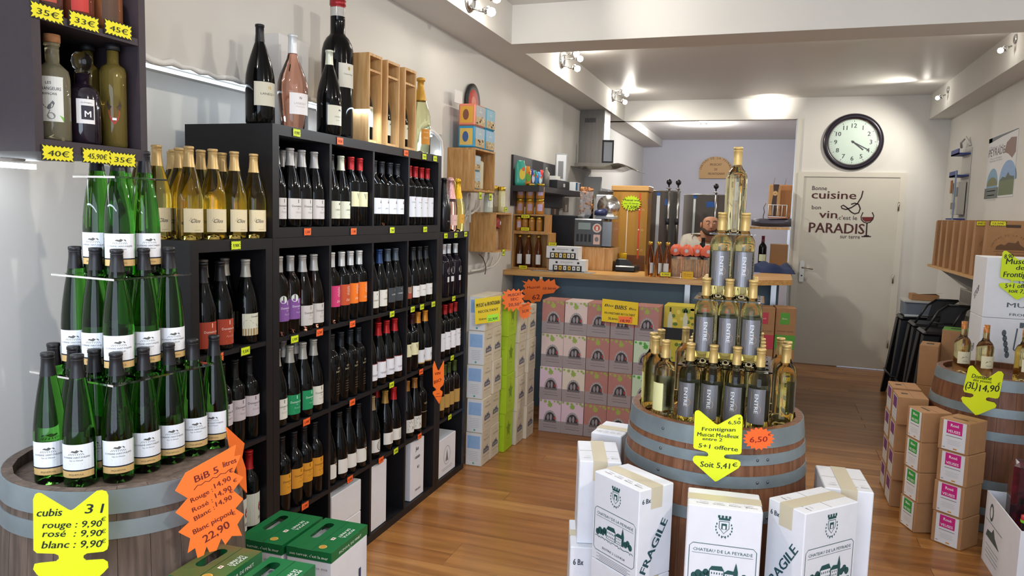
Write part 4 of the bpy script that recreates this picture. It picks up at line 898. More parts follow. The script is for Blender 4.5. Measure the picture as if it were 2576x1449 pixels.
# ================================================================ GREEN-TOPPED CARRY CARTONS
GRN = mat('green_card', '#146b38', .35, noise=.05, scale=30); WPR = C('e8efe6'); GZ = .42
def greenbox(label, L, R_, B, Z=GZ, brown_reflection=False, ds=1, mv=(0, 0), z0=0):
    loc, rz, w, d = quad(L, R_, B, Z)
    d *= ds; loc += Vector((*mv, 0))
    t = thing('carry_carton', label, 'box', (loc.x, loc.y, 0), rz)
    q = MB(); q.bbox(0, w, 0, d, z0, Z-.034, WCARD, .002); q.build('carton_body', t)
    if z0: carton('wine_carton', 'plain white carton on the floor under the '+label.split(',')[0][:60].replace('green-lidded ', ''), loc, rz, w, d, z0-.0008, WCARD)
    hx, hy, rr, hl = w*.27, d*.60, .016, d*.19            # lid with hand hole
    q = MB(); lid = GRN if not brown_reflection else mat('green_card_brown_reflection', '#3f6a33', .35, noise=.5, scale=5, col2='#7a5a38')  # brownish reflection on this lid is mixed into its card colour
    outer = [(-.001, -.001), (w+.001, -.001), (w+.001, d+.001), (-.001, d+.001)]
    for x0, x1, y0, y1 in ((-.001, hx-rr, -.001, d+.001), (hx+rr, w+.001, -.001, d+.001), (hx-rr, hx+rr, -.001, hy-hl-rr), (hx-rr, hx+rr, hy+hl+rr, d+.001)):
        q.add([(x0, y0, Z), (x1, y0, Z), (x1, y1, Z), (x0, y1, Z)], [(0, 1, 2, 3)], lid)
    for sx_, sy_ in ((1, 1), (-1, 1), (-1, -1), (1, -1)):
        arc = [(hx+sx_*rr*math.cos(k*PI/10), hy+sy_*(hl+rr*math.sin(k*PI/10)), Z) for k in range(6)]
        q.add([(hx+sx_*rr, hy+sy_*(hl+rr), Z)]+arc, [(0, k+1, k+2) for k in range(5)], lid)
    q.add([(x, y, zz) for zz in (Z-.033, Z-.0005) for x, y in outer], [(0, 1, 5, 4), (1, 2, 6, 5), (2, 3, 7, 6), (3, 0, 4, 7)], GRN)
    q.box(w*.56, w*.56+.0012, .002, d-.002, Z+.0002, Z+.0008, C('0c4a26')); q.build('lid', t)
    a = Art(); k = PI/2
    for i, s_t in enumerate(('PICPOUL', 'DE PINET')): a.text(s_t, w*(.80-.10*i)+.006, d*.62, .015, WPR, 'c', rot=-PI/2, width=d*.30, bold=1)
    a.rect(w*.66, d*.36, w*.74, d*.44, C('e6dccf'), 1); a.rect(w*.685, d*.385, w*.715, d*.415, C('8a3a3a'), 2); a.ell(w*.70, d*.13, .013, .013, C('d8b25a'), 1, 18); a.ell(w*.70, d*.13, .010, .010, C('b88c34'), 2, 18)
    q = MB(); a.lay(q, onface((0, 0, Z+.0006), (1, 0, 0), (0, 1, 0))); q.build('lid_print', t)
    a = Art(); a.text("son terroir, c'est la mer", w*.5, Z-.024, .014, WPR, 'c', width=w*.86, bold=1); a.text('the fruit of the sea', w*.5, Z-.060, .012, C('6f7277'), 'c', width=w*.84)
    a.text('Domaine', w*.4, Z-.090, .006, C('9a9da2')); smalltext(a, w*.66, Z-.11, w*.5, C('a5a8ad'), 8, .009, .0012); a.ell(w*.16, Z-.09, .006, .010, C('c9c24a'), 1, 10)
    q = MB(); a.lay(q, onface((0, -.0014, 0), (1, 0, 0), (0, 0, 1))); q.build('front_print', t)
    a = Art(); a.text('PICPOUL DE PINET', d*.5, Z-.022, .012, WPR, 'c', width=d*.62, bold=1); a.text('A.O.P.', d*.5, Z-.031, .006, WPR, 'c')
    yb = d*.78; a.poly([(yb-.020, .12), (yb-.020, .24), (yb-.012, .29), (yb-.007, .315), (yb-.007, .37), (yb+.007, .37), (yb+.007, .315), (yb+.012, .29), (yb+.020, .24), (yb+.020, .12)], C('2f8a4a'), 1); a.poly([(yb-.016, .16), (yb-.016, .23), (yb-.008, .28), (yb+.012, .27), (yb+.016, .16)], C('d8cf3a'), 2); a.rect(yb-.006, .325, yb+.006, .37, C('3a3a6a'), 2)
    q = MB(); a.lay(q, onface((w+.0014, 0, 0), (0, 1, 0), (0, 0, 1))); q.build('side_print', t)
    return t
g4 = lambda x, y: (400+x/4.152, 1100+y/4.152)
greenbox('green-lidded picpoul carton nearest the black shelving', g4(820, 1045), g4(1285, 1130), g4(1240, 757), .50)
greenbox('green-lidded picpoul carton with bottle drawing, farthest from the barrel', g4(1335, 1130), g4(1800, 1215), g4(1722, 838), .50)
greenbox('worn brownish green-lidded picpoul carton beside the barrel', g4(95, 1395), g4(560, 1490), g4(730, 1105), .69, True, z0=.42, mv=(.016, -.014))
greenbox('green-lidded picpoul carton in front, cut by frame', g4(690, 1590), g4(1190, 1690), g4(1180, 1250), .69, z0=.42)

cdv = Card(at(1102, 960, X=SX+.03), 1.02)
VO = [(1088, 922), (1092, 908), (1100, 930), (1104, 932), (1116, 907), (1116, 960), (1114, 968), (1107, 975), (1106, 980), (1112, 984), (1112, 990), (1104, 1016), (1088, 990), (1089, 985), (1096, 982), (1096, 978), (1089, 972)]
A = Art(); cdv.text(A, 'VIN', 1092, 944, 1106, 941, .022, REDPEN); cdv.text(A, 'BIO', 1091, 966, 1109, 958, .026, REDPEN); cdv.text(A, 'des', 1096, 992, 1105, 990, .008, REDPEN); cdv.text(A, 'Hautes', 1094, 999, 1108, 997, .008, REDPEN)
sign('arrow_sign', 'orange arrow card reading VIN BIO fixed between cube shelves', cdv, VO, ORG, A)
# ================================================================ COUNTER
ZK = 1.13
q = MB(); pts = [(-1.978, 5.58), (-.41, 5.62), (.190, 6.10), (.218, 8.84), (.02, 8.84), (-.06, 6.55), (-.46, 6.20), (-1.978, 6.18)]; n = len(pts)
t = thing('counter', 'long beech topped sales counter with slate blue front', 'counter', (0, 0, 0))
q.add([(x, y, ZK) for x, y in pts]+[(x, y, ZK-.04) for x, y in pts], [tuple(range(n)), tuple(range(2*n-1, n-1, -1))]+[(i+n, (i+1) % n+n, (i+1) % n, i) for i in range(n)], BEECH); q.build('worktop', t)
SLT = mat('slate_blue_panel', '#5b7180', .55, noise=.06, scale=4)
q = MB(); fp = [(-1.955, 5.80), (-.47, 5.82), (.10, 6.26), (.12, 8.80)]
for (a, b), (c, d) in zip(fp, fp[1:]): q.add([(a, b, 0), (c, d, 0), (c, d, ZK-.0402), (a, b, ZK-.0402)], [(0, 1, 2, 3)], SLT); q.add([(a-.02, b+.02, 0), (c-.02, d+.02, 0), (c-.02, d+.02, ZK-.0402), (a-.02, b+.02, ZK-.0402)], [(3, 2, 1, 0)], SLT)
q.build('front_panel', t)
ALU = mat('aluminium', '#b9bcc0', .35, .85)
for x, y in ((-.56, 5.785), (.06, 6.19)): q = MB(); q.box(x-.02, x+.02, y-.02, y+.02, 0, ZK-.0402, ALU); q.build('post', t)
K1 = ZK+.0008
# ---------------------------------------------------------------- bag-in-box wall in front of the counter
def bib(name, label, x, y, z, w, d, h, body, art, rz=0, group=None, side=None):
    t = thing(name, label, 'wine box', (x, y, z), rz, group)
    q = MB(); q.bbox(0, w, 0, d, 0, h, body, .002); q.build('carton_body', t)
    if art: q = MB(); art.lay(q, onface((0, -.0002, 0), (1, 0, 0), (0, 0, 1))); q.build('print', t)
    if side: q = MB(); side.lay(q, onface((w+.0002, 0, 0), (0, 1, 0), (0, 0, 1))); q.build('side_print', t)
    return t
BW, BH = .1645, .2405
def barrel_art(top, leaf, w=BW, h=BH):
    a = Art(); a.rect(.001, .001, w-.001, h*.36, C('9d9293', .4), 1); G = C(leaf); D = C('3a3437')
    a.ell(w*.52, h*.36, w*.30, h*.31, C('a9a3a3'), 2, 18, 0, PI); a.ell(w*.52, h*.36, w*.24, h*.25, D, 3, 18, 0, PI); a.rect(w*.24, h*.30, w*.80, h*.365, C('6a6264'), 3)
    for k in range(9): b = PI*(k+.5)/9; a.line([(w*.52+w*.24*math.cos(b), h*.36+h*.25*math.sin(b)), (w*.52+w*.30*math.cos(b), h*.36+h*.31*math.sin(b))], .0012, D, 4)
    a.ell(w*.42, h*.45, w*.06, h*.09, C('8d8589'), 4, 10); a.ell(w*.56, h*.46, w*.05, h*.10, C('9b9397'), 4, 10); a.ell(w*.72, h*.44, w*.05, h*.05, C('a03a34'), 4, 8)
    for x, y, r in ((.08, .95, .05), (.28, .93, .07), (.50, .84, .11), (.46, .93, .05), (.86, .95, .06), (.94, .90, .05), (.70, .95, .04)):
        P_ = []
        for k in range(14): rr = r*w*1.25*(1 if k % 2 else .62); P_.append((w*x+rr*math.cos(k*2*PI/14), min(h*y+rr*math.sin(k*2*PI/14), h-.002)))
        a.poly([(min(max(p, .002), w-.002), v) for p, v in P_], G, 2)
    scribble(a, w*.5, h*.22, w*.62, h*.05, D, .0016, 3, 14); a.line([(w*.22, h*.15), (w*.85, h*.14)], .0022, D); a.text('ROSÉ' if leaf != '4d9a3a' else 'BLANC', w*.5, h*.06, .008, C('a89f9f')); return a
CB = {'r': ('#b07a72', 'a0ac50'), 'l': ('#dcc6c0', '93ac52'), 'i': ('#dcc2d0', '8fac52'), 'c': ('#ddd0c2', '93ac52'), 'g': ('#c6dbbc', '4fa53a')}
NM = {'r': 'brick pink', 'l': 'pale rose', 'i': 'lilac pink', 'c': 'cream', 'g': 'pale green'}
GRID = ['rlrrr', 'llrrg', 'icrrg', 'iirrg']; CACHE = {}
for r_i, row in enumerate(GRID):
    for c_i, k in enumerate(row):
        z = (3-r_i)*(BH+.0012)+.0008; x = -1.513+c_i*(BW+.003)+(.001 if (r_i+c_i) % 2 else 0); y = 5.125+random.uniform(-.004, .008)
        lab = '%s wine box with arch drawing, %s row from top, %s from the cream stacks' % (NM[k], ORD[r_i], ORD[c_i])
        if k not in CACHE: CACHE[k] = bib('bag_in_box', lab, x, y, z, BW, .20, BH, mat('bib_'+k, CB[k][0], .42), barrel_art(*CB[k]), 0, 'wine boxes stacked before the counter')
        else: dup(CACHE[k], (x, y, z), 0, lab)
# yellow boxes with bottles, and brown-red / brown-green boxes further right
YB_ = mat('yellow_card', '#c9b93a', .5)
for k in range(4):
    a = Art(); w, h = .245, .24; r_ = random.Random(k)
    a.rect(0, .0, w, h*.35, C('15161a'), 1); 
    for i in range(16): a.ell(r_.uniform(.02, w-.02), r_.uniform(h*.45, h-.02), r_.uniform(.008, .02), r_.uniform(.008, .018), C(('5d7a24', '8aa03a', 'e0d060')[i % 3]), 2, 8)
    for x in (.045, .15): a.poly([(x-.016, h*.35), (x-.016, h*.66), (x-.006, h*.80), (x-.006, h*.95), (x+.006, h*.95), (x+.006, h*.80), (x+.016, h*.66), (x+.016, h*.35)], C('cfd2b8'), 3); a.rect(x-.006, h*.82, x+.006, h*.95, C('223018'), 4)
    a.text('Blanc', w*.62, h*.20, .016, C('d8d8d0')); a.text('de blancs', w*.62, h*.10, .010, C('d8d8d0'))
    bib('wine_box', 'yellow and black wine box picturing bottles, %s from the floor' % ORD[k], -.668, 5.30, k*.2412+.0008, w, .2, .24, YB_, a)
pr_ = at(1908, 747, Z=.97)
for cidx, (col, nm_, x) in enumerate((('c23a4e', 'red', -.065), ('56a136', 'green', .085))):
    for k in range(3):
        h = .31; w = .145; a = Art(); a.rect(0, 0, w, h*.34, C(col), 1); a.rect(w*.22, h*.60, w*.68, h*.88, C(col), 1); a.text('Rosé' if cidx == 0 else 'Blanc', w*.45, h*.72, .018, C('e8cfc0')); a.text('RÉSERVE VIGNE', w*.5, h*.42, .010, C('5a4330'), width=w*.8, bold=1)
        bib('wine_box', 'brown wine box with %s square and band, %s from the floor' % (nm_, ORD[k]), x, 5.84+.055*cidx, k*(h+.001)+.0008, w, .18, h, KRAFT, a, .12)
# ---------------------------------------------------------------- cream, lime and cream stacks along the wall
CRM = mat('cream_carton', '#cfc5b0', .6); LIME = mat('lime_carton', '#a4c51c', .5)
def tower(label, x0, y0, w, d, h, n, body, fr, sd, off=(0,)):
    pr = None
    for k in range(n):
        lab = label % (ORD[k])
        p = (x0+off[k % len(off)], y0+off[(k+1) % len(off)]*.5, k*(h+.001)+.0008)
        if pr is None: pr = bib('wine_box', lab, *p, w, d, h, body, fr(w, h), 0, None, sd(d, h))
        else: dup(pr, p, 0, lab)
def bluefront(w, h):
    a = Art(); a.rect(.002, .004, w-.002, h-.004, C('d5d6d8'), 1); a.rect(w*.1, h*.52, w*.9, h*.9, C('8fb0d8'), 2); scribble(a, w*.5, h*.72, w*.6, h*.2, C('4a6690'), .001, 2, 8); smalltext(a, w*.5, h*.42, w*.6, C('8a8f98'), 6, .011, .0012); a.ell(w*.5, h*.08, .007, .007, C('58a89c'), 2, 10); return a
def housesd(w, h):
    a = Art(); B = C('5a5e74'); a.text('Château', w*.55, h*.84, .014, C('a79c88'), sh=.3); a.text('Peyrade', w*.55, h*.72, .020, C('a79c88'), sh=.3, width=w*.6)
    a.poly([(w*.2, h*.34), (w*.2, h*.44), (w*.3, h*.52), (w*.36, h*.46), (w*.5, h*.54), (w*.6, h*.50), (w*.66, h*.58), (w*.72, h*.48), (w*.85, h*.44), (w*.85, h*.34)], B, 1)
    for i in range(5): a.rect(w*(.3+.1*i), h*.38, w*(.34+.1*i), h*.43, C('cfc5b0'), 2)
    a.text('Muscat de Frontignan', w*.52, h*.24, .008, C('6e6658'), width=w*.7, bold=1); smalltext(a, w*.5, h*.16, w*.5, C('9a917f'), 2, .008, .001); return a
def photosd(w, h):
    a = Art(); a.rect(w*.12, h*.10, w*.9, h*.80, C('8fa3bd'), 1); a.rect(w*.5, h*.12, w*.88, h*.6, C('c9c4b4'), 2); a.rect(w*.58, h*.2, w*.74, h*.5, C('5a4636'), 3); a.rect(w*.14, h*.1, w*.5, h*.25, C('4f6c9e'), 2); a.text('Muscat', w*.5, h*.86, .012, C('8d8270')); return a
def leafsd(w, h):
    a = Art(); G = C('6d8f1a'); cx, cy = w*.5, h*.55; P_ = []
    for k in range(20): rr = w*.30*(1 if k % 4 == 0 else .62 if k % 2 == 0 else .5); P_.append((cx+rr*math.sin(2*PI*k/20), cy+rr*1.25*math.cos(2*PI*k/20)))
    a.poly(P_, G, 1); a.line([(cx, cy), (cx+w*.1, cy-h*.2)], .003, G); a.text('Muscat Sec', cx, h*.28, .011, G); smalltext(a, cx, h*.2, w*.5, G, 3, .009, .001); a.text('Muscat', cx, h*.86, .01, G); return a
def plainf(w, h): return smalltext(Art(), w*.5, h*.6, w*.5, C('b8ae98'), 2, .012, .001)
def limef(w, h): a = Art(); a.text('MUSCAT SEC', w*.5, h*.65, .010, C('6d8f1a'), width=w*.8); a.line([(w*.1, h*.5), (w*.8, h*.5)], .001, C('6d8f1a')); return a
tower('cream wine box with blue picture front, outer stack by shelving, %s from floor', -1.716, 4.225, .106, .152, .2125, 5, CRM, bluefront, housesd, (0, .004, -.003))
tower('cream wine box, second stack from the shelving, %s from floor', -1.712, 4.381, .106, .152, .2125, 5, CRM, plainf, housesd, (0, -.004, .006))
tower('lime green muscat sec wine box, %s from floor', -1.70, 4.545, .125, .165, .2580, 4, LIME, limef, leafsd, (0, .008, .002, .010))
tower('cream wine box in stack just beyond the lime boxes, %s from floor', -1.672, 4.722, .118, .165, .2350, 4, CRM, plainf, housesd, (0, .006))
tower('cream wine box in stack beside the pink boxes, %s from floor', -1.655, 4.892, .120, .165, .2350, 4, CRM, plainf, housesd, (.004, 0))
# signs on the stacks
cd = Card(at(1227, 780, X=-1.590), .50)
A = Art(); Bk = C('18140a')
cd.text(A, 'MUSCAT de FRONTIGNAN', 1198, 774, 1257, 764, .034, Bk); cd.text(A, 'RECOLTANT', 1203, 788, 1253, 780, .022, Bk); cd.text(A, '3Litres', 1204, 806, 1223, 803, .018, Bk)
A.poly([cd.uv(*p) for p in ((1225, 793), (1253, 788), (1254, 806), (1226, 810))], C('a6e83a'), 1.5); cd.text(A, '22,90€', 1228, 807, 1252, 803, .022, PEN, L=3)
sign('price_sign', 'yellow card MUSCAT de FRONTIGNAN RECOLTANT 3 litres on cream boxes', cd, [(1194, 752), (1259.5, 744), (1258, 808), (1195, 816)], 'e2c418', A)
z5 = lambda L_: [(1160+x/5.573, 640+y/5.573) for x, y in L_]
cd = Card(at(1289, 757, X=-1.54), .45)
out = z5([(565, 600), (615, 560), (580, 515), (640, 525), (650, 485), (700, 515), (735, 478), (770, 515), (810, 480), (825, 520), (880, 485), (845, 545), (890, 580), (850, 620), (885, 665), (840, 690), (860, 730), (815, 735), (810, 790), (770, 750), (725, 805), (700, 755), (660, 800), (650, 740), (600, 770), (615, 715), (565, 680), (610, 650)])
A = Art(); R_ = REDPEN
def zt_(s, x0, y0, x1, y1, h): cd.text(A, s, 1160+x0/5.573, 640+y0/5.573, 1160+x1/5.573, 640+y1/5.573, h, R_)
zt_('MUSCAT', 655, 595, 840, 570, .026); zt_('SEC', 690, 650, 800, 640, .026); zt_('20,50', 660, 730, 810, 715, .028); zt_('€', 822, 690, 845, 685, .012)
sign('burst_sign', 'orange burst card MUSCAT SEC 20,50 before the lime boxes', cd, out, ORG, A)
cd = Card(at(1320, 785, X=-1.50), .45); A = Art()
out = z5([(815, 740), (850, 700), (900, 690), (940, 660), (980, 690), (960, 730), (990, 760), (955, 790), (990, 820), (950, 840), (965, 875), (925, 875), (915, 910), (895, 880), (875, 925), (860, 880), (835, 905), (830, 860), (815, 860)])
zt_('33,50', 855, 820, 945, 800, .026); zt_('muscat', 860, 730, 950, 700, .010)
sign('burst_sign', 'small narrow orange burst card priced 33,50 between the other bursts', cd, out, ORG, A)
cd = Card(at(1360, 735, Y=5.5885), .0255); A = Art()
out = z5([(850, 370), (925, 385), (945, 345), (990, 380), (1015, 335), (1065, 385), (1125, 335), (1170, 385), (1235, 340), (1250, 378), (1312, 345), (1325, 420), (1385, 460), (1325, 500), (1300, 540), (1150, 560), (1110, 660), (1050, 660), (1000, 690), (960, 640), (880, 640), (860, 590), (900, 560), (860, 520), (905, 480), (870, 440), (905, 410)])
zt_('Muscat', 925, 485, 1110, 470, .030); zt_('10 litres', 1150, 495, 1330, 490, .030); zt_('62', 1000, 635, 1105, 625, .055)
o = sign('burst_sign', 'largest orange burst card Muscat 10 litres above the cream stacks', cd, out, ORG, A)
zt_l = at(1362, 702, Y=5.588).z-o.location.z
q = MB(); q.box(-.012, .012, .0, .0008, zt_l-.03, ZK-.005-o.location.z, TAPE); q.build('tape', o)
cd = Card(at(1560, 785, Y=5.10), .02); A = Art()
z3 = lambda x, y: (1150+x/3.018, 700+y/3.018)
def z3t(s, x0, y0, x1, y1, h, m=Bk, **k): cd.text(A, s, *z3(x0, y0), *z3(x1, y1), h, m, **k)
z3t('Bio', 1120, 212, 1185, 218, .026, sh=.3); z3t('BIBS', 1197, 232, 1285, 240, .040); z3t('Bio', 1305, 238, 1358, 245, .022, sh=.3); z3t('PROPRIETAIRE RECOLTANT', 1118, 268, 1350, 290, .022); z3t('5Litres', 1147, 312, 1218, 318, .026)
A.poly([cd.uv(*z3(*p)) for p in ((1226, 287), (1333, 292), (1330, 342), (1224, 336))], C('ff7a3a'), 1.5); z3t('18,90', 1240, 330, 1310, 335, .026, REDPEN, L=3); z3t('€', 1310, 308, 1325, 308, .012, REDPEN, L=3)
sign('price_sign', 'yellow card Bio BIBS Bio proprietaire recoltant on the pink boxes', cd, [z3(1104, 155), z3(1376, 186), z3(1370, 356), z3(1096, 325)], 'ecc810', A)

# ================================================================ WALL CRATES AND COUNTER GOODS
def crate(label, x0, x1, y0, y1, z0, z1, open_, th=.012, m=PINEX, shelf=None, name='wooden_crate'):
    """open wooden box; open_ = 'x' opening to +X, 'y' opening to -Y"""
    t = thing(name, label, 'crate', (x0, y0, z0)); w, d, h = x1-x0, y1-y0, z1-z0; L = []
    L += [('top_board', (0, w, 0, d, h-th, h)), ('bottom_board', (0, w, 0, d, 0, th))]
    if open_ == 'x': L += [('side_board', (0, w, 0, th, th+.0001, h-th-.0001)), ('side_board', (0, w, d-th, d, th+.0001, h-th-.0001)), ('back_board', (0, .006, th+.0001, d-th-.0001, th+.0001, h-th-.0001))]
    else: L += [('side_board', (0, th, 0, d, th+.0001, h-th-.0001)), ('side_board', (w-th, w, 0, d, th+.0001, h-th-.0001)), ('back_board', (th+.0001, w-th-.0001, d-.006, d, th+.0001, h-th-.0001))]
    for nm, b in L: q = MB(); q.box(*b, m); q.build(nm, t)
    return t
zA = lambda px, py, Y: at(px, py, Y=Y)
Y1 = 4.45; a_, b_ = at(1124, 369, Y=Y1), at(1195, 369, Y=Y1); c_1 = at(1124, 484, Y=Y1)
X1a, X1b, Z1b, Z1a = XL+.002, b_.x, at(1160, 371, Y=Y1).z, at(1160, 480, Y=Y1).z
Y1e = y_for(1244, X1b, 1.8)
crate('upper pine crate on the wall beside the shelving, holding snack packs', X1a, X1b, Y1, Y1e, Z1a, Z1b, 'x')
Y2 = y_for(1181, XL, 1.55); X2b = at(1247, 560, Y=Y2).x; Z2b, Z2a = at(1215, 534, Y=Y2).z, at(1215, 634, Y=Y2).z; Y2e = y_for(1287, X2b, 1.5)
crate('second pine crate on the wall, lower, holding dark-capped cracker bags', X1a, X2b, Y2, Y2e, Z2a, Z2b, 'x')
def pack(name, label, loc, w, d, h, c, side, front, rz=0):
    t = thing(name, label, 'snack pack', loc, rz); q = MB(); q.bbox(0, w, 0, d, 0, h, mat('film_'+c, '#'+c, .3, coat=.3), .008); q.build('wrapper', t)
    q = MB(); side.lay(q, onface((0, -.0004, 0), (1, 0, 0), (0, 0, 1))); front.lay(q, onface((w+.0004, 0, 0), (0, 1, 0), (0, 0, 1))); q.build('print', t); return t
def pside(w, h, c1, c2): a = Art(); a.rect(w*.12, h*.12, w*.88, h*.88, C(c1), 1); a.ell(w*.45, h*.5, w*.18, h*.25, C(c2), 2, 12); return a
def pfront(w, h, c1, seed=0):
    a = Art(); a.rect(w*.06, h*.06, w*.94, h*.94, C(c1), 1); r = random.Random(seed); a.rect(w*.06, h*.06, w*.94, h*.42, C('b39a6c'), 2)
    for i in range(14): a.ell(r.uniform(w*.15, w*.85), r.uniform(h*.12, h*.45), w*.06, h*.05, C(('c9b388', '9a7f50', 'd8caa8')[i % 3]), 3, 8)
    a.text('LES', w*.5, h*.78, h*.09, C('e8eef0'), bold=1); a.text('CROQ', w*.5, h*.64, h*.12, C('e8eef0'), bold=1); return a
pw1 = (Y1e-Y1)/2-.002; zc = Z1b+.0008; ph = at(1200, 318, Y=Y1).z-zc; pd = .115; px0 = at(1160, 360, Y=Y1).x
for k, (i, j, c, c1, c2, f, nm_) in enumerate(((0, 0, '2a8fb8', 'd8b45a', '3a5a8a', '9fb3bf', 'blue snack pack, lower, nearer the shelving'), (1, 0, '2f93bd', 'd8b45a', '3a5a8a', '8fb4cf', 'blue snack pack, lower, farther from the shelving'), (0, 1, 'e07f63', 'd9a23c', '7a4a3a', 'a3a8ac', 'coral pink snack pack, upper, nearer the shelving'), (1, 1, '3a96b5', 'd8b45a', '3a5a8a', '7fb0c4', 'blue snack pack, upper, beside the coral one'))):
    pack('snack_pack', nm_+', on top of the upper wall crate', (X1b-pd-.005, Y1+i*(pw1+.003), zc+j*(ph*.5+.001)), pd, pw1, ph*.5 if False else .112, c, pside(pd, .112, c1, c2), pfront(pw1, .112, f, k)) if False else None
hp_ = (at(1200, 260, Y=Y1).z-zc)/2
for k, (i, j, c, c1, c2, f, nm_) in enumerate(((0, 0, '2a8fb8', 'd8b45a', '3a5a8a', '9fb3bf', 'blue snack pack, lower, nearer the shelving'), (1, 0, '2f93bd', 'd8b45a', '3a5a8a', '8fb4cf', 'blue snack pack, lower, farther from the shelving'), (0, 1, 'e07f63', 'd9a23c', '7a4a3a', 'a3a8ac', 'coral snack pack, upper, nearer the shelving'), (1, 1, '3a96b5', 'd8b45a', '3a5a8a', '7fb0c4', 'blue snack pack, upper, beside the coral one'))):
    pack('snack_pack', nm_+', on upper wall crate', (X1b-pd-.004, Y1+i*(pw1+.003), zc+j*(hp_+.001)), pd, pw1, hp_, c, pside(pd, hp_, c1, c2), pfront(pw1, hp_, f, k))
zi = Z1a+.0128
for k, (dz, h) in enumerate(((0, .118), (.1188, .10))):
    pack('snack_pack', '%s grey-blue snack pack inside the upper wall crate' % ('lower', 'upper')[k], (X1b-.10, Y1+.02, zi+dz), .09, .115, h, '6f94a6', pside(.09, h, 'c9b388', '8a7a5a'), pfront(.115, h, 'a9bac2', k+5))
q = MB(); q.bbox(0, .06, 0, .06, 0, .19, mat('pale_film', '#cfc9a8', .3, coat=.4), .01); o = q.build('snack_bag'); o.location = (X1b-.075, Y1+.145, zi); tag(o, 'pale clear snack bag standing inside the upper wall crate', 'snack bag')
# round picture
pc = at(1187, 258, X=XL+.012); t = thing('round_plaque', 'round black and red plaque on wall behind the snack packs', 'plaque', pc)
q = MB(); rm_ = Matrix.Rotation(PI/2, 4, 'Y'); q.lathe([(0, 0), (.125, 0), (.125, .012), (.085, .014)], C('232022'), 36, rm_, caps=False); q.build('rim', t)
q = MB(); q.lathe([(.088, .010), (.086, .0145), (0, .0145)], C('b8473c'), 30, rm_, caps=False); q.lathe([(.04, .0147), (.0, .0152)], C('d9826c'), 24, rm_, caps=False); q.build('face', t)
q = MB(); q.box(-.002, .002, -.07, .05, -.05, .03, C('d8d8d6')); o = q.build('notice_card'); o.location = (X1b-.13, Y1+.03, zc+2*hp_+.055); tag(o, 'small white card standing behind the coral snack pack', 'card')
# cracker bags
def cracker(label, loc, rz=0, hood='e0623e', h=.235, s=1):
    t = thing('cracker_bag', label, 'cracker bag', loc, rz); r = random.Random(int(loc[0]*1e4)); film = mat('clear_film', (.95, .9, .85, 1), .12, alpha=.13)
    q = MB()
    for k in range(9):
        x = -.028+.007*k+r.uniform(-.002, .002); y = r.uniform(-.012, .012); lean = r.uniform(-.012, .012)
        q.tube([(x, y, .004), (x+lean*.5, y, h*.3), (x+lean, y, h*.58)], r.uniform(.006, .009), mat('crackers', '#d8a066', .8, noise=.35, scale=60), 6)
    tag(q.build('crackers', t), kind='stuff')
    q = MB(); n = 14; prof = [(.036, .024, 0), (.038, .026, .02), (.038, .026, h*.45), (.030, .022, h*.60), (.018, .014, h*.68), (.022, .016, h*.74)]
    vs = [(a*math.cos(2*PI*i/n)*s, b*math.sin(2*PI*i/n)*s, z) for a, b, z in prof for i in range(n)]
    q.add(vs, [(j*n+i, j*n+(i+1) % n, (j+1)*n+(i+1) % n, (j+1)*n+i) for j in range(5) for i in range(n)], film, True); q.build('bag', t)
    q = MB(); hm = mat('tissue_'+hood, '#'+hood, .55, bump=.8, scale=50); prof = [(.046, .036, h*.70), (.050, .040, h*.80), (.042, .034, h*.92), (.022, .018, h), (0, 0, h*1.01)]
    vs = []
    for a, b, z in prof:
        for i in range(n): k_ = 1+.12*math.sin(i*2.2+a*90); vs.append((a*k_*math.cos(2*PI*i/n)*s, b*k_*math.sin(2*PI*i/n)*s, z+.006*math.sin(i*1.7)))
    q.add(vs, [(j*n+i, j*n+(i+1) % n, (j+1)*n+(i+1) % n, (j+1)*n+i) for j in range(4) for i in range(n)], hm, True)
    q.build('paper_hood', t)
    q = MB(); q.lathe([(.040, h*.66), (.030, h*.72), (.018, h*.70)], C('4a2228'), 12, Matrix.Scale(.8, 4, (0, 1, 0)), caps=False); q.build('dark_frill', t)
    q = MB(); q.lathe([(0, .001), (.014, 0)], C('c9c4cc'), 12, Matrix.Translation((0, -.042*s, h*.84)) @ Matrix.Rotation(PI/2, 4, 'X'), caps=False); q.build('sticker', t)
    return t
for k, dy in enumerate((.055, .165)): cracker('cracker bag inside the lower wall crate, %s one' % ('nearer', 'farther')[k], (X2b-.062, Y2+.01+dy, Z2a+.0125), PI/2, 'a03a30', .225, .8)
# loop cables below crates
CBL = C('d9d6cc')
for k, pts in enumerate(([(1180, 480), (1183, 505), (1176, 530), (1168, 545)], [(1208, 500), (1205, 520), (1190, 535), (1175, 540)], [(1180, 490), (1182, 520), (1182, 560)], [(1229, 636), (1228, 655), (1215, 675), (1185, 682)], [(1260, 636), (1254, 655), (1240, 670), (1222, 675)], [(1205, 640), (1215, 650), (1222, 672), (1220, 690)])):
    q = MB(); P_ = [at(x, y, X=XL+.02+.01*k) for x, y in pts]
    fine = []
    for i in range(len(P_)-1):
        p0, p1, p2, p3 = P_[max(i-1, 0)], P_[i], P_[i+1], P_[min(i+2, len(P_)-1)]
        for u in (0, .33, .66): fine.append(.5*((2*p1)+(-p0+p2)*u+(2*p0-5*p1+4*p2-p3)*u*u+(-p0+3*p1-3*p2+p3)*u**3))
    fine.append(P_[-1]); q.tube(fine, .008 if k < 5 else .004, CBL if k < 5 else C('6e5a48'), 8)
    tag(q.build('cable'), '%s looping down the wall beside the crates, %s one' % ('white cable' if k < 5 else 'thin brown cable', ORD[k]), 'cable')
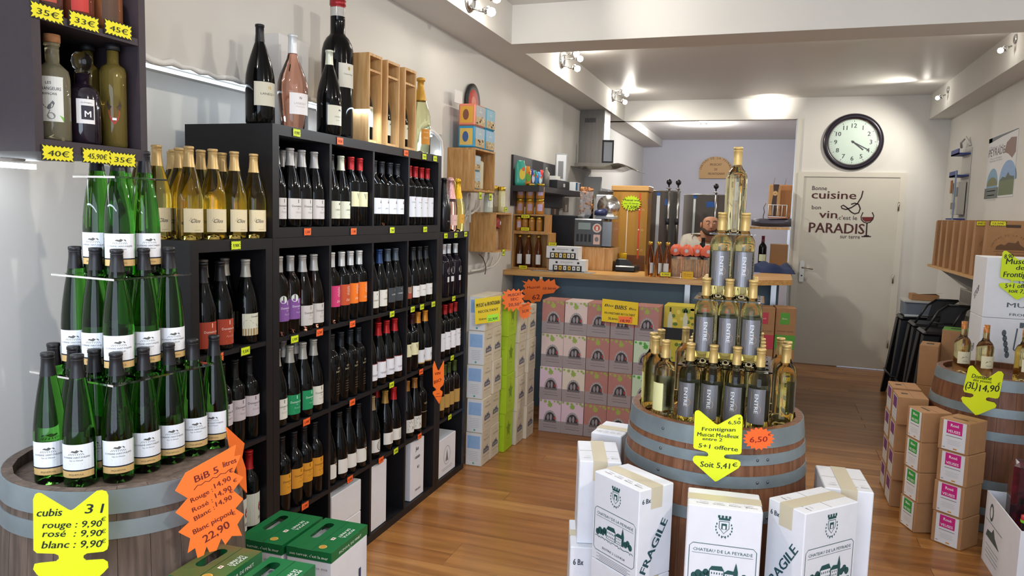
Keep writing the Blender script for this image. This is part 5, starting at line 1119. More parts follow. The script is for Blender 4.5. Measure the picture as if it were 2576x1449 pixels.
# counter crates (opening to the front)
YC = 5.78
xa, xb = at(1288, 640, Y=YC).x, at(1380, 640, Y=YC).x; zt1 = at(1330, 585, Y=YC).z
crate('pine crate on counter holding three syrup bottles', xa, xb, YC, YC+.20, K1, zt1, 'y')
xc = at(1373, 560, Y=YC).x; zt2 = at(1330, 539, Y=YC).z
crate('shallow pine crate holding four small honey jars', xa, xc, YC, YC+.18, zt1+.0008, zt2, 'y')
crate('plain dark pine crate on counter against the wall', XL+.002, xa-.004, YC+.02, YC+.24, K1, at(1260, 640, Y=YC).z, 'x')
def syrup(label, loc, rz=0, h=.265, lw=.040):
    a = paper(lw, .025, .105, 'dcd9d6', n=6); smalltext(a, 0, .09, lw*.6, C('8a8684'), 4, .012, .0012)
    t = thing('syrup_bottle', label, 'bottle', loc, rz); k = h/.265
    q = MB(); q.lathe([(r, z*k) for r, z in [(0, .01), (.028, 0), (.032, .006), (.032, .125), (.028, .160), (.018, .205), (.0125, .225), (.012, .245), (0, .245)]], AMBER, 18, caps=False); q.build('glass_body', t)
    q = MB(); q.lathe([(.0125, .240*k), (.0165, .243*k), (.0165, .262*k), (0, .265*k)], mat('gold_lid', '#c9a24a', .3, .8), 16, caps=False); q.build('cap', t)
    q = MB(); a.lay(q, onround(.0324)); q.build('label', t); return t
for k, px in enumerate((1305, 1329, 1354)): syrup('syrup bottle in counter crate, %s of three' % ORD[k], (max(at(px, 640, Y=YC+.06).x, xa+.0455+.067*k), YC+.06, K1+.0125), .3)
def jar(label, loc, r, h, m, lab='c9b2c0', rz=.3, group=None, lid='#c9a83e'):
    t = thing('honey_jar', label, 'jar', loc, rz, group)
    q = MB(); q.lathe([(0, .004), (r*.92, 0), (r, .006), (r, h*.74), (r*.86, h*.84), (0, h*.84)], m, 18, caps=False); q.build('glass_body', t)
    q = MB(); q.lathe([(r*.86, h*.84), (r*.92, h*.85), (r*.92, h*.985), (r*.8, h), (0, h)], mat('jar_lid_'+lid.strip('#'), lid, .3, .8), 18, caps=False); q.build('lid', t)
    a = Art(); a.rect(-r*.6, h*.22, r*.6, h*.66, C(lab), 1, 5); smalltext(a, 0, h*.55, r*.7, C('6a5560'), 3, h*.1, .0012); q = MB(); a.lay(q, onround(r+.0004)); q.build('label', t); return t
for j in range(2):
    for i, px in enumerate((1307, 1331.5, 1356.5)):
        r = .0355; h = .122 if j else .125
        jar('honey jar in the stacked pair, %s row, %s from wall' % (('lower', 'upper')[j], ORD[i]), (at(px, 540, Y=YC+.06).x+.002, YC+.06, zt2+.0008+j*.1258), r, h, HONEY, 'b99aa6' if i < 2 else 'cbb6dc', .35, 'large honey jars on the crates')
for i, px in enumerate((1303, 1320, 1338, 1357)):
    jar('small honey jar in the shallow crate, %s from wall' % ORD[i], (max(at(px, 560, Y=YC+.04).x, xa+.040+.052*i), YC+.04, zt1+.0008+.0125), .0255, zt2-zt1-.034, HONEY, 'c9b2c8' if i == 0 else 'a9742c', .3, 'small honey jars')
# glass jars on the lower wall crate
zc2 = Z2b+.0008
for k, (px, r, h, c, lab, nm_) in enumerate(((1229, .032, .15, '#c9cfc0', 'e0e0d0', 'clear jar with gold base, nearest the shelving'), (1244, .030, .19, '#8d7f66', 'a89a80', 'tall jar of brownish preserves'), (1262, .028, .185, '#d6cf9a', 'e0dcb8', 'tall pale yellow asparagus jar'), (1272, .024, .14, '#3a302c', 'd8d6d2', 'dark little bottle with white label'), (1283, .022, .12, '#6e2a24', '8a6a60', 'small dark red jam jar'))):
    X_ = X2b-.04-(k % 2)*.05
    jar('%s, on top of lower wall crate' % nm_, (X_, min(y_for(px, X_, zc2+.1), Y2e-r-.001) if k < 4 else Y2e+.03, zc2) if k < 4 else (at(1283, 500, Y=YC+.06).x-.0, YC+.055, zt2+.0008), r, h, mat('jarfill_'+c.strip('#'), c, .15, coat=.5), lab, 1.0)
for px, py, X_, s, w_ in ((1208, 492, X1b+.001, '4,50€', 'upper wall crate, nearer the shelving'), (1233, 495, X1b+.001, '4,90€', 'upper wall crate, nearer the honey'), (1266, 635, X2b+.001, '4,20€', 'lower wall crate')): price(px, py, s, 'y', 'yellow price tag %s below the %s' % (s, w_), X=X_, w=.055, h=.05)
price(1272, 527, '12,50€', 'y', 'yellow price tag 12,50 on lower wall crate top', X=X2b+.02, w=.06, h=.035)
for px, py, s, w_ in ((1322, 544, '8,90€', 'on the honey crate top edge'), (1321, 576, '5,90€', 'on the honey crate lower edge'), (1316, 672, '4,90€', 'below the crate of syrup bottles')): price(px, py, s, 'Y', 'yellow price tag %s %s' % (s, w_), loc=at(px, py, Y=YC-.003), w=.075, h=.030, ang=0)
# tasting-set boxes
def tset(label, px0, px1, y, zb_, h):
    x0, x1 = at(px0, 640, Y=y).x, at(px1, 640, Y=y).x; w = x1-x0
    t = thing('tasting_box', label, 'box', (x0, y, zb_), .0)
    q = MB(); q.bbox(0, w, 0, .12, 0, h, C('dfe0e0', .5), .002); q.build('carton_body', t); a = Art(); a.text('ARRANGEURS', w*.5, h*.72, h*.16, C('77777a'), width=w*.36); a.text('français', w*.5, h*.60, h*.10, C('77777a')); a.rect(w*.12, h*.06, w*.92, h*.52, C('2a2622'), 1); a.rect(0, 0, w, h*.06, C('1a1a1a'), 1)
    for i in range(6): x = w*(.16+.125*i); a.rect(x, h*.12, x+w*.085, h*.46, C(('e6e2d2', 'd8b23a', 'e2e2de', 'd8b23a', 'e2e2de', 'e6e2d2')[i]), 2); a.ell(x+w*.042, h*.28, w*.015, h*.07, INK, 3, 8)
    for x in (.22, .82): a.ell(w*x, h*.74, h*.11, h*.09, INK, 1, 10)
    q = MB(); a.lay(q, onface((0, -.0002, 0), (1, 0, 0), (0, 0, 1))); q.build('print', t)
tset('white tasting set box printed with little bottles, on the counter', 1381, 1472, 5.70, K1+.0016, .095); tset('white tasting set box stacked on top of the other', 1374, 1455, 5.70, K1+.0976, .100)
price(1390, 614, '50€', 'Y', 'yellow price tag 50€ on the upper tasting set box', loc=at(1390, 614, Y=5.694), w=.07, h=.03, ang=0)
for k, (px0, px1, c) in enumerate(((1335, 1395, '3a4660'), (1415, 1490, '8c8882'))):
    p0, p1 = at(px0, 684, Y=5.62), at(px1, 686, Y=5.64); q = MB(); q.box(0, (p1-p0).length, 0, .16 if k else .07, 0, .001 if not k else .0012, C(c)); q.box(.01, (p1-p0).length-.02, .01, .05, .0013, .003, C('b9b4ac'))
    o = q.build('leaflets'); o.location = (p0.x, 5.625, K1); tag(o, ('dark blue leaflets lying before the syrup crate', 'pile of grey printed leaflets on the counter edge')[k], 'leaflets')
# front row syrup bottles, cracker bags
YF_ = 5.70
for k, (px, dy) in enumerate(((1634, .02), (1656, .01), (1678, 0))): syrup('amber syrup bottle on counter beside cracker bags, %s from the juice tank' % ORD[k], (at(px, 660, Y=YF_+dy).x, YF_+dy, K1), (.9, .8, -.1)[k], .265)
price(1674, 690, '4,90€', 'Y', 'yellow price tag 4,90€ before the amber syrup bottles', loc=at(1674, 690, Y=5.655), w=.085, h=.034, ang=0)
for k, (px, dy) in enumerate(((1701, .03), (1727, 0), (1753, .03), (1779, .0))): cracker('cracker bag under coral paper, %s from the amber syrup bottles' % ORD[k], (at(px, 660, Y=YF_+dy).x, YF_+dy, K1), .1*k-.1, 'dd6a4c', .245, 1.0)
q = MB(); q.box(-.04, .04, -.001, 0, 0, .055, C('e2b31c')); a = Art(); a.text('2€ pièce', 0, .03, .014, REDPEN, width=.06); a.line([(-.03, .02), (.03, .02)], .002, REDPEN); a.lay(q, flat(0, -.001)); o = q.build('note_card'); o.location = (at(1730, 685, Y=5.645).x, 5.645, K1); tag(o, 'small amber note card before the cracker bags', 'card')
# ================================================================ BEHIND THE COUNTER
def simple(name, label, cat, build, loc=(0, 0, 0), rz=0, group=None):
    q = MB(); build(q); o = q.build(name); o.location = loc; o.rotation_euler = (0, 0, rz); return tag(o, label, cat, group)
# cooker hood
YH = 7.90
h0 = at(1459, 411, X=XL); h1 = at(1518, 268, Y=YH)
xr = at(1519, 340, Y=YH).x; zb_h = at(1480, 412, Y=YH).z
t = thing('cooker_hood', 'brushed steel cooker hood with curved glass canopy on the wall', 'cooker hood', (XL+.001, YH, zb_h))
q = MB(); q.box(0, xr-XL, 0, .30, .0, ZS-.001-zb_h, STEEL); q.box(xr-XL-.012, xr-XL+.002, -.003, .004, 0, ZS-.002-zb_h, CHROME); q.build('duct', t)
q = MB()
for k in range(12): q.box(.055+k*.010, .060+k*.010, -.0015, 0, ZS-zb_h-.13, ZS-zb_h-.085, INK)
tag(q.build('vent_slots', t), kind='stuff')
x0_, x1_ = at(1448, 416, Y=YH-.06).x-XL, at(1545, 416, Y=YH-.06).x-XL
q = MB(); q.box(0, x1_, -.16, .46, -.035, -.001, STEEL); q.build('base_bar', t)
GC = mat('smoked_glass', (.72, .68, .55, 1), .08, trans=.85, ior=1.2); q = MB(); n = 14; xe = at(1596, 430, Y=YH-.1).x-XL
prof = [(xe*i/n, -.045-.0*(i/n)+(.035*math.sin(max(0, i/n-.6)/.4*PI) if i/n > .6 else 0)-.10*max(0, i/n-.72)**1.3) for i in range(n+1)]
vs = [(x, y, z+dz) for x, z in prof for y in (-.33, .62) for dz in (0, -.008)]
fs = []
for i in range(n): a, b = 4*i, 4*i+4; fs += [(a, b, b+2, a+2), (a+1, a+3, b+3, b+1), (a, a+1, b+1, b), (a+2, b+2, b+3, a+3)]
fs += [(0, 2, 3, 1), (4*n, 4*n+1, 4*n+3, 4*n+2)]
q.add(vs, fs, GC, True); q.build('glass_canopy', t)
# frame leaning on the hood
fp_ = at(1535, 410, Y=YH-.08)
t = thing('picture_frame', 'black picture frame leaning against the hood duct', 'picture frame', (fp_.x-.03, YH-.08, zb_h+.0008), .35)
q = MB()
for b in ((-.06, .06, 0, .02), (-.06, .06, .22, .24), (-.06, -.045, .02, .22), (.045, .06, .02, .22)): q.box(b[0], b[1], -.008, .008, b[2], b[3], C('1c1d26'))
q.build('frame', t); q = MB(); q.box(-.045, .045, -.002, .002, .02, .22, C('9fa6ac')); q.build('picture', t)
# white chimney breast strip and dark wall slot
simple('kitchen_panel', 'tall white kitchen side panel below the cooker hood', 'panel', lambda q: q.bbox(0, .22, 0, .05, 0, .64, C('dcdcd8')), (at(1462, 480, Y=8.2).x, 8.2, at(1480, 590, Y=8.2).z))
simple('wall_recess_panel', 'long grey tapering panel on the wall behind the juice tank', 'panel', lambda q: q.box(0, .02, 0, 1.9, 0, .13, C('8a8c90')), (XL+.001, 8.5, 1.78))
# dark wall shelf with goods
SB = mat('dark_shelf', '#2f2d30', .5)
ya, yb = 5.70, 7.25; zS = 1.800
t = thing('wall_shelf', 'dark brown wall shelf with a back board, full of small goods', 'shelf', (XL+.001, ya, zS))
q = MB(); q.box(0, .018, 0, yb-ya, -.16, at(1285, 385, X=XL).z-zS-.01, SB); q.build('back_board', t); q = MB(); q.box(.0185, .24, 0.0, yb-ya, -.045, 0, SB); q.build('shelf_board', t)
zS += .0008; Xs = XL+.15
def ys(px, z=1.9): return y_for(px, Xs, z)
for k, (px, w, h, cc, c2, lab) in enumerate(((1305, .10, .20, '3fae9a', 'e8d04a', 'tall pointed green and yellow sweet bag'), (1320, .09, .165, 'e89a2c', '6fae3a', 'orange and yellow sweet bag'), (1333, .05, .15, '3a4a9a', 'd8dce8', 'blue and white snack tube'), (1341, .05, .145, '2f8f7a', '4a8ad0', 'teal snack packet'), (1351, .045, .14, '4f9ad8', 'd8e8f0', 'light blue snack packet'), (1358, .05, .16, 'd8403c', 'e8e4e4', 'red and white snack packet'))):
    def f(q, w=w, h=h, cc=cc, c2=c2):
        n = 10; vs = []
        for i, (s, z) in enumerate(((.9, 0), (1, h*.15), (1, h*.75), (.75, h*.92), (.7, h))):
            d = .028 if i < 3 else .006
            vs += [(s*w/2*math.cos(2*PI*j/n), d*math.sin(2*PI*j/n), z) for j in range(n)]
        q.add(vs, [(j*n+i, j*n+(i+1) % n, (j+1)*n+(i+1) % n, (j+1)*n+i) for j in range(4) for i in range(n)]+[tuple(range(n-1, -1, -1)), tuple(range(4*n, 5*n))], mat('foilbag_'+cc, '#'+cc, .3, coat=.3), True)
        a = Art(); a.ell(0, h*.45, w*.3, h*.22, C(c2), 1, 14); a.ell(w*.1, h*.65, w*.15, h*.08, C('e86a3a'), 1.5, 10); a.lay(q, flat(0, -.0285))
    simple('sweet_bag', lab+' on the dark wall shelf', 'sweet bag', f, (XL+.065, max(y_for(px+4, XL+.065, 1.9), ya+.04+.075*k), zS), .9)
simple('glass_bottle', 'small clear bottle with ring on the dark wall shelf', 'bottle', lambda q: q.lathe([(0, 0), (.03, 0), (.03, .12), (.01, .15), (.01, .17), (0, .17)], mat('dull_clear', '#8f8c84', .2), 14), (Xs+.02, ys(1368), zS))
simple('storage_tray', 'black storage tray with papers on the dark wall shelf', 'tray', lambda q: (q.bbox(0, .12, 0, .42, 0, .075, C('1f1f22')), q.box(.1205, .121, .2, .26, .02, .05, C('cfcfcc')), q.box(.02, .10, .03, .16, .0755, .11, C('e4e4e0'))), (Xs-.04, ys(1380), zS))
simple('standing_photo', 'silver photo frame standing on the dark wall shelf', 'picture frame', lambda q: (q.box(-.055, .055, 0, .01, 0, .26, C('8f9296')), q.box(-.045, .045, -.001, 0, .012, .248, C('c9ccd0')), q.box(-.03, .02, -.0015, -.001, .03, .19, C('77797c'))), (Xs-.02, ys(1416), zS+.0765), .5)
simple('mug_box', 'white and blue mug boxes at the end of the dark wall shelf', 'box', lambda q: (q.bbox(0, .08, 0, .20, 0, .085, C('dfe3e6')), q.box(.0805, .081, .0, .07, .01, .08, C('2f6ea8')), q.box(.0805, .081, .15, .19, .01, .08, C('20304a'))), (Xs, ys(1428), zS))
simple('camera_case', 'small black case at the far end of the dark wall shelf', 'case', lambda q: q.bbox(0, .06, 0, .07, 0, .04, C('1a1a1c'), .01), (Xs+.01, min(ys(1449), 7.16), zS))
# photographs pinned on the wall below
PH = [(1399, 470, 12, 30, 'b08a78'), (1415, 468, 12, 28, '9a8578'), (1404, 500, 10, 22, '5f7a94'), (1412, 512, 14, 40, '8a8278'), (1396, 525, 22, 40, '5a4c46'), (1424, 515, 14, 44, '6a645e')]
for k, (px, py, w, h, c) in enumerate(PH):
    a, b = at(px-w/2, py-h/2, X=XL+.003), at(px+w/2, py+h/2, X=XL+.003)
    simple('photo_print', 'small photo print pinned on wall under the dark shelf, %s from the shelving' % ORD[k], 'photo', lambda q, a=a, b=b, c=c: (q.box(0, .002, a.y, b.y, b.z, a.z, C('cfccc6')), q.box(.0021, .0026, a.y+.02, b.y-.02, b.z+.012, a.z-.012, C(c)), q.box(.0027, .003, (a.y+b.y)/2-.03, (a.y+b.y)/2+.03, b.z+.02, (a.z+b.z)/2, C('c9a890'))), (XL+.001, 0, 0))
# black fridge
YFR = 6.30
xa, xb = at(1374, 580, Y=YFR).x, at(1452, 580, Y=YFR).x; zf_ = at(1410, 541, Y=YFR).z
t = thing('fridge', 'black under-counter fridge top rising behind the counter', 'fridge', (xa, YFR, 0)); q = MB(); q.bbox(0, xb-xa, 0, .45, 0, zf_, mat('fridge_black', '#1d2026', .3, coat=.2), .006); q.build('body', t); q = MB(); q.box(xb-xa, xb-xa+.012, .03, .42, .1, zf_-.02, C('26292f')); q.build('door', t)
# wooden cube, coffee grinder-like steel machine, cork vase, slicer
YM = 6.02
xa, xb = at(1453, 640, Y=YM).x, at(1541, 640, Y=YM).x; z1 = at(1500, 622, Y=YM).z
t = thing('wooden_cube', 'pale wooden cube box holding the steel machine on counter', 'crate', (xa, YM, K1)); w = xb-xa; h = z1-K1
for nm, b in (('side_board', (0, w*.78, 0, .012, 0, h-.0122)), ('side_board', (w*.78+.001, w, .006, .30, 0, h-.0122)), ('top_board', (0, w, 0, .30, h-.012, h)), ('side_board', (0, .012, .0125, .30, 0, h-.0122))): q = MB(); q.box(*b, PINE if nm != 'x' else PINE); q.build(nm, t)
simple('rubber_glove', 'yellow plastic tub beside the wooden cube', 'tub', lambda q: q.lathe([(0, 0), (.028, 0), (.034, .13), (.034, .14), (0, .14)], C('e0b21c'), 16), (xb+.040, YM+.24, K1))
zM = z1+.0008; xa, xb = at(1442, 590, Y=YM-.02).x, at(1545, 590, Y=YM-.02).x; hM = at(1500, 551, Y=YM).z-zM
t = thing('steel_machine', 'grey steel counter machine with round sticker and vent slots', 'machine', (xa, YM-.02, zM)); w = xb-xa
q = MB(); q.bbox(0, w*.70, 0, .30, 0, hM, mat('dark_steel', '#5d5f62', .35, .7), .010); q.box(w*.705, w*.93, .01, .29, .01, hM-.02, CHROME); q.build('housing', t)
q = MB()
for k in range(4): q.box(w*(.08+.10*k), w*(.14+.10*k), -.001, 0, hM*.18, hM*.45, C('1d1e20'))
tag(q.build('vent_slots', t), kind='stuff')
a = Art(); a.rect(w*.12, hM*.62, w*.42, hM*.86, C('8fa0a0'), 1); a.ell(w*.58, hM*.68, w*.11, w*.11, C('d8cfc8'), 1, 20); a.ell(w*.58, hM*.68, w*.07, w*.075, C('c8503a'), 2, 14); a.rect(w*.55, hM*.6, w*.61, hM*.74, C('e8e2dc'), 3); a.rect(w*.50, hM*.1, w*.66, hM*.45, C('d9bdb4'), 1); a.ell(w*.58, hM*.28, w*.05, w*.06, C('7d7f84'), 2, 12); q = MB(); a.lay(q, flat(0, -.0006)); q.build('stickers', t)
zV = zM+hM+.0008; xv = at(1475, 520, Y=YM+.10).x; hv = at(1475, 482, Y=YM+.10).z-zV
t = thing('cork_vase', 'square glass vase filled with wine corks', 'vase', (xv, YM+.10, zV), .2)
q = MB(); q.lathe([(.035, 0), (.035, .004), (.06, .03), (.066, hv*.5), (.078, hv), (.074, hv), (.062, hv*.5), (.056, .034), (0, .03)], mat('vase_glass', (.95, .97, .97, 1), .03, alpha=.18), 4, Matrix.Rotation(PI/4, 4, 'Z'), smooth=False, caps=False); q.build('glass', t)
q = MB(); r_ = random.Random(8); ck = mat('cork', '#a8744a', .8, noise=.3, scale=90)
for i in range(70):
    z = .045+(hv-.02)*r_.random(); s = .036+.012*z/hv; x, y = r_.uniform(-s, s), r_.uniform(-s, s)
    q.lathe([(0, -.02), (.0105, -.02), (.0105, .02), (0, .02)], ck, 7, Matrix.Translation((x, y, z)) @ Matrix.Rotation(r_.uniform(0, 3), 4, 'X') @ Matrix.Rotation(r_.uniform(0, 3), 4, 'Y'), smooth=False, caps=False)
tag(q.build('corks', t), kind='stuff')
xs_ = at(1484, 480, Y=YM+.30).x; zq = at(1484, 472, Y=YM+.30).z
PRX = bottle('wine_bottle', '', DARK, 'bordeaux', '7c1c16', .245, None)
dupp(PRX, (xs_, YM+.30, zq-.30), 0, 'dark red-capped bottle standing behind the cork vase')
simple('bottle_riser', 'low white block under the bottle behind the cork vase', 'block', lambda q: q.bbox(-.05, .05, -.05, .05, 0, zq-.3008-K1, C('cfcfcb')), (xs_, YM+.37, K1))
xs_ = at(1518, 520, Y=YM+.12).x; zt_s = at(1515, 490, Y=YM+.12).z-zV
t = thing('ham_slicer', 'white meat slicer with red round logo on the steel machine', 'slicer', (xs_, YM+.12, zV))
q = MB(); q.bbox(-.065, .075, 0, .02, .03, zt_s, C('c9cccf', .35), .006); q.bbox(-.06, .10, -.03, .13, 0, .03, C('b9bcc0', .3), .006); q.build('housing', t)
q = MB(); q.lathe([(0, 0), (.095, .002), (.095, .006), (0, .008)], CHROME, 28, Matrix.Translation((.045, -.012, .105)) @ Matrix.Rotation(PI/2, 4, 'X')); q.build('blade', t)
a = Art(); a.ell(-.02, zt_s*.72, .024, .024, C('a02a2c'), 1, 18); a.rect(-.022, zt_s*.69, .03, zt_s*.75, C('d8dadc'), 2); q = MB(); a.lay(q, flat(0, -.0006)); q.build('logo', t)
q = MB(); q.lathe([(0, 0), (.05, 0), (.05, .03), (.03, .045), (0, .05)], C('26305a', .4), 16, Matrix.Translation((-.02, -.02, .031))); q.build('knob_cover', t)
# juice tank
YJ = 6.75
xa, xb = at(1538, 560, Y=YJ).x, at(1627, 560, Y=YJ).x; w = xb-xa; zj0 = at(1580, 690, Y=YJ).z; zj1 = at(1580, 467, Y=YJ).z
simple('tank_stand', 'low wooden stand carrying the amber juice tank', 'stand', lambda q: q.bbox(-.02, w+.02, -.02, .26, 0, zj0-.0008, PINE), (xa, YJ, 0))
t = thing('juice_tank', 'tall amber muscat tank with red scale behind counter', 'tank', (xa, YJ, zj0)); H_ = zj1-zj0
AM = mat('amber_tank', (.80, .42, .10, 1), .12, trans=.55, ior=1.2)
q = MB(); q.bbox(0, w, 0, .24, 0, H_*.94, AM, .01); q.build('tank_body', t); q = MB(); q.bbox(-.01, w+.01, -.01, .25, H_*.94+.0005, H_, mat('tank_lid', '#c79a5c', .3), .006); q.build('lid', t)
a = Art(); a.rect(w*.76, H_*.18, w*.81, H_*.92, C('c2401c'), 1); a.rect(w*.015, 0, w*.985, H_*.22, C('6e4630', .2), .5)
for k, s_t in enumerate(('25', '50', '75')): a.text(s_t, w*.88, H_*(.27+.225*k), .028, C('d8a070')); a.ell(w*.78, H_*(.285+.225*k), .006, .006, C('f0e0d0'), 2, 8)
a.rect(w*.43, H_*.25, w*.455, H_*.85, C('e8d8c0', .2), 1); q = MB(); a.lay(q, flat(0, -.0006)); q.build('scale_print', t)
cd = Card(at(1588, 511, Y=YJ-.006), 0); pts = []
for k in range(40): b = 2*PI*k/40; rr = 1 if k % 2 == 0 else .78; pts.append((1588+26*rr*math.cos(b), 511+20*rr*math.sin(b)))
A = Art(); cd.text(A, 'Muscat vrac', 1568, 505, 1610, 507, .028, PEN); cd.text(A, 'ou 10 litres', 1570, 513, 1606, 514, .018, PEN); cd.text(A, '7,50€', 1576, 525, 1604, 525, .040, PEN)
sign('price_sign', 'yellow-green starburst sign 7,50€ on the amber tank', cd, pts, 'bede1c', A)
# scale / till
simple('till', 'black card till on the counter before the amber tank', 'till', lambda q: (q.bbox(0, .17, 0, .20, 0, .05, C('14171c', .3), .01), q.add([(0, .02, .05), (.13, .02, .05), (.13, .16, .05), (0, .16, .05), (.0, .05, .095), (.09, .05, .095), (.09, .15, .095), (0, .15, .095)], [(0, 1, 5, 4), (1, 2, 6, 5), (2, 3, 7, 6), (3, 0, 4, 7), (4, 5, 6, 7)], C('1c2028', .25)), q.box(.02, .08, .048, .05, .096, .104, C('9aa4ac'))), (at(1543, 660, Y=6.05).x+.02, 6.0, K1))
# steel wine tanks with valves
def vat(label, pxa, pxb, ptop, Y, taps, blue):
    xa, xb = at(pxa, 550, Y=Y).x, at(pxb, 550, Y=Y).x; R = (xb-xa)/2; cx = (xa+xb)/2; cy = Y+.0; H = at((pxa+pxb)/2, ptop, Y=Y).z
    t = thing('wine_vat', label, 'vat', (cx, cy, 0)); ST = mat('vat_steel', '#b4b3b0', .30, .62)
    q = MB(); q.lathe([(0, .25), (R*.97, .25), (R, .28), (R, H-.012), (R+.006, H-.010), (R+.006, H), (R-.01, H), (R-.012, H-.04), (0, H-.04)], ST, 40, caps=False); q.build('vat_shell', t)
    for k in range(3): a = 2*PI*k/3; q = MB(); q.tube([(R*.8*math.cos(a), R*.8*math.sin(a), 0), (R*.8*math.cos(a), R*.8*math.sin(a), .26)], .02, ST, 8); q.build('leg', t)
    for i, px in enumerate(taps):
        an = math.asin(max(-.98, min(.98, (at(px, 540, Y=Y-R*.7).x-cx)/(R+.03)))); x, y = (R+.025)*math.sin(an), -(R+.025)*math.cos(an)
        q = MB(); q.tube([(x, y, H-.55), (x, y, H-.32), (x+.004, y, H-.30), (x+.004, y, H+.02)], .011, CHROME, 8); q.tube([(x, y, H-.33), (x, y, H-.27)], .018, C('232428'), 8); q.lathe([(0, 0), (.024, 0), (.026, .01), (0, .014)], CHROME, 10, Matrix.Translation((x, y, H+.012))); q.build('level_tube', t)
        q = MB(); q.tube([(x, y, H+.03), (x, y, H+.05)], .008, C('1a1a1c'), 6); q.lathe([(.010, -.028), (.026, -.010), (.026, .012), (.012, .028)], C('1b1b1e', .3), 12, Matrix.Translation((x, y, H+.078))); q.build('tap_knob', t)
    for px0, px1, py0, py1, c in blue:
        a = Art(); f = lambda px: math.asin(max(-1, min(1, (at(px, 540, Y=Y-R*.8).x-cx)/R)))*R
        a.rect(f(px0), at(px0, py1, Y=Y-R).z, f(px1), at(px0, py0, Y=Y-R).z, C(c), 1, 4); q = MB(); a.lay(q, onround(R)); q.build('level_strip' if c == 'dfe3e6' else 'label', t)
    return t
vat('tall shiny steel wine vat beside the amber tank', 1600, 1708, 480, 7.55, (1682, 1703), [(1652, 1660, 492, 690, 'dfe3e6'), (1651, 1660, 484, 492, '2f5fa8'), (1672, 1677, 500, 516, '3f6ab0')])
vat('tall shiny steel wine vat behind the man', 1718, 1872, 491, 8.25, (1800,), [(1743, 1749, 500, 660, 'dfe3e6'), (1742, 1751, 491, 498, '2f5fa8'), (1776, 1803, 507, 521, '2f62b0')])
vat('wide steel vat half hidden behind the amber tank', 1502, 1560, 481, 7.9, (), [])
# plaque on the rear wall
cd = Card(at(1800, 420, Y=12.13), 0); A = Art()
pts = [(1759, 449), (1759, 430)]+[(1801-42*math.cos(PI*k/16), 430-36*math.sin(PI*k/16)) for k in range(1, 16)]+[(1843, 430), (1843, 449)]
for st, x0, x1, y in (('MUSCAT', 1786, 1815, 414), ('DE', 1797, 1804, 426), ('FRONTIGNAN', 1781, 1822, 437)): cd.text(A, st, x0, y+3, x1, y+3, .05, C('5a3c1c'))
for k, ch in enumerate('CHATEAU DE LA PEYRADE'):
    if ch != ' ': b = PI*(1-(k+1.2)/22.5); p = cd.uv(1801+36*math.cos(b), 430-30*math.sin(b)); A.text(ch, p[0], p[1], .045, C('5a3c1c'), 'c', rot=b-PI/2)
o = sign('wooden_plaque', 'half-round engraved wooden plaque on the lavender rear wall', cd, pts, 'c39a63', A, .02, cat='plaque')
# ---------------------------------------------------------------- the man behind the counter
SKIN = mat('skin', '#c08a6c', .55, noise=.08, scale=40); SHIRT = mat('cotton_shirt', '#cdc8bb', .85, bump=.2, scale=90); TROU = mat('dark_trousers', '#26282e', .85)
def skin(name, pts, edges, mat_, parent, sub=2):
    me = bpy.data.meshes.new(name); me.from_pydata([p[:3] for p in pts], edges, []); o = bpy.data.objects.new(name, me); COL.objects.link(o); o.parent = parent; KID.setdefault(parent, []).append(o)
    md = o.modifiers.new('skin', 'SKIN'); me.skin_vertices.new() if not me.skin_vertices else None
    for i, p in enumerate(pts): me.skin_vertices[0].data[i].radius = (p[3], p[4] if len(p) > 4 else p[3])
    me.skin_vertices[0].data[0].use_root = True; md.use_smooth_shade = True
    s2 = o.modifiers.new('sub', 'SUBSURF'); s2.levels = sub; s2.render_levels = sub
    me.materials.append(mat_); return o
YP = 7.05; hd = at(1793, 568, Y=YP)
man = thing('person', 'bald bearded man in pale T-shirt looking down behind the counter', 'person', (hd.x-.06, YP+.16, 0), .15)
zh = hd.z
BP = [(0, .10, .92, .15, .11), (0, .10, 1.05, .145, .10), (0, .08, 1.18, .155, .105), (-.01, .03, zh-.155, .15, .10), (.0, -.03, zh-.115, .062), (.015, -.075, zh-.075, .058), (.02, -.10, zh-.03, .075, .085), (.02, -.11, zh+.045, .078, .09), (.02, -.105, zh+.085, .05, .06),
      (-.175, .03, zh-.15, .058), (-.235, .0, zh-.36, .047), (-.18, -.18, zh-.46, .038), (-.10, -.28, zh-.50, .030), (.165, .03, zh-.15, .058), (.21, .0, zh-.36, .047), (.15, -.18, zh-.46, .038), (.07, -.28, zh-.50, .030),
      (-.10, .10, .85, .095), (-.11, .08, .48, .062), (-.12, .11, .09, .042), (-.13, .0, .045, .04), (.10, .10, .85, .095), (.11, .08, .48, .062), (.12, .11, .09, .042), (.13, .0, .045, .04)]
BE = [(0, 1), (1, 2), (2, 3), (3, 4), (4, 5), (5, 6), (6, 7), (7, 8), (3, 9), (9, 10), (10, 11), (11, 12), (3, 13), (13, 14), (14, 15), (15, 16), (0, 17), (17, 18), (18, 19), (19, 20), (0, 21), (21, 22), (22, 23), (23, 24)]
skin('body', BP, BE, SKIN, man)
skin('t_shirt', [(0, .10, .90, .165, .125), (0, .10, 1.05, .16, .115), (0, .08, 1.18, .17, .12), (-.01, .03, zh-.165, .165, .115), (.0, -.01, zh-.125, .085), (-.18, .03, zh-.15, .074), (-.225, .005, zh-.30, .066), (.165, .03, zh-.15, .074), (.205, .005, zh-.30, .066)], [(0, 1), (1, 2), (2, 3), (3, 4), (3, 5), (5, 6), (3, 7), (7, 8)], SHIRT, man)
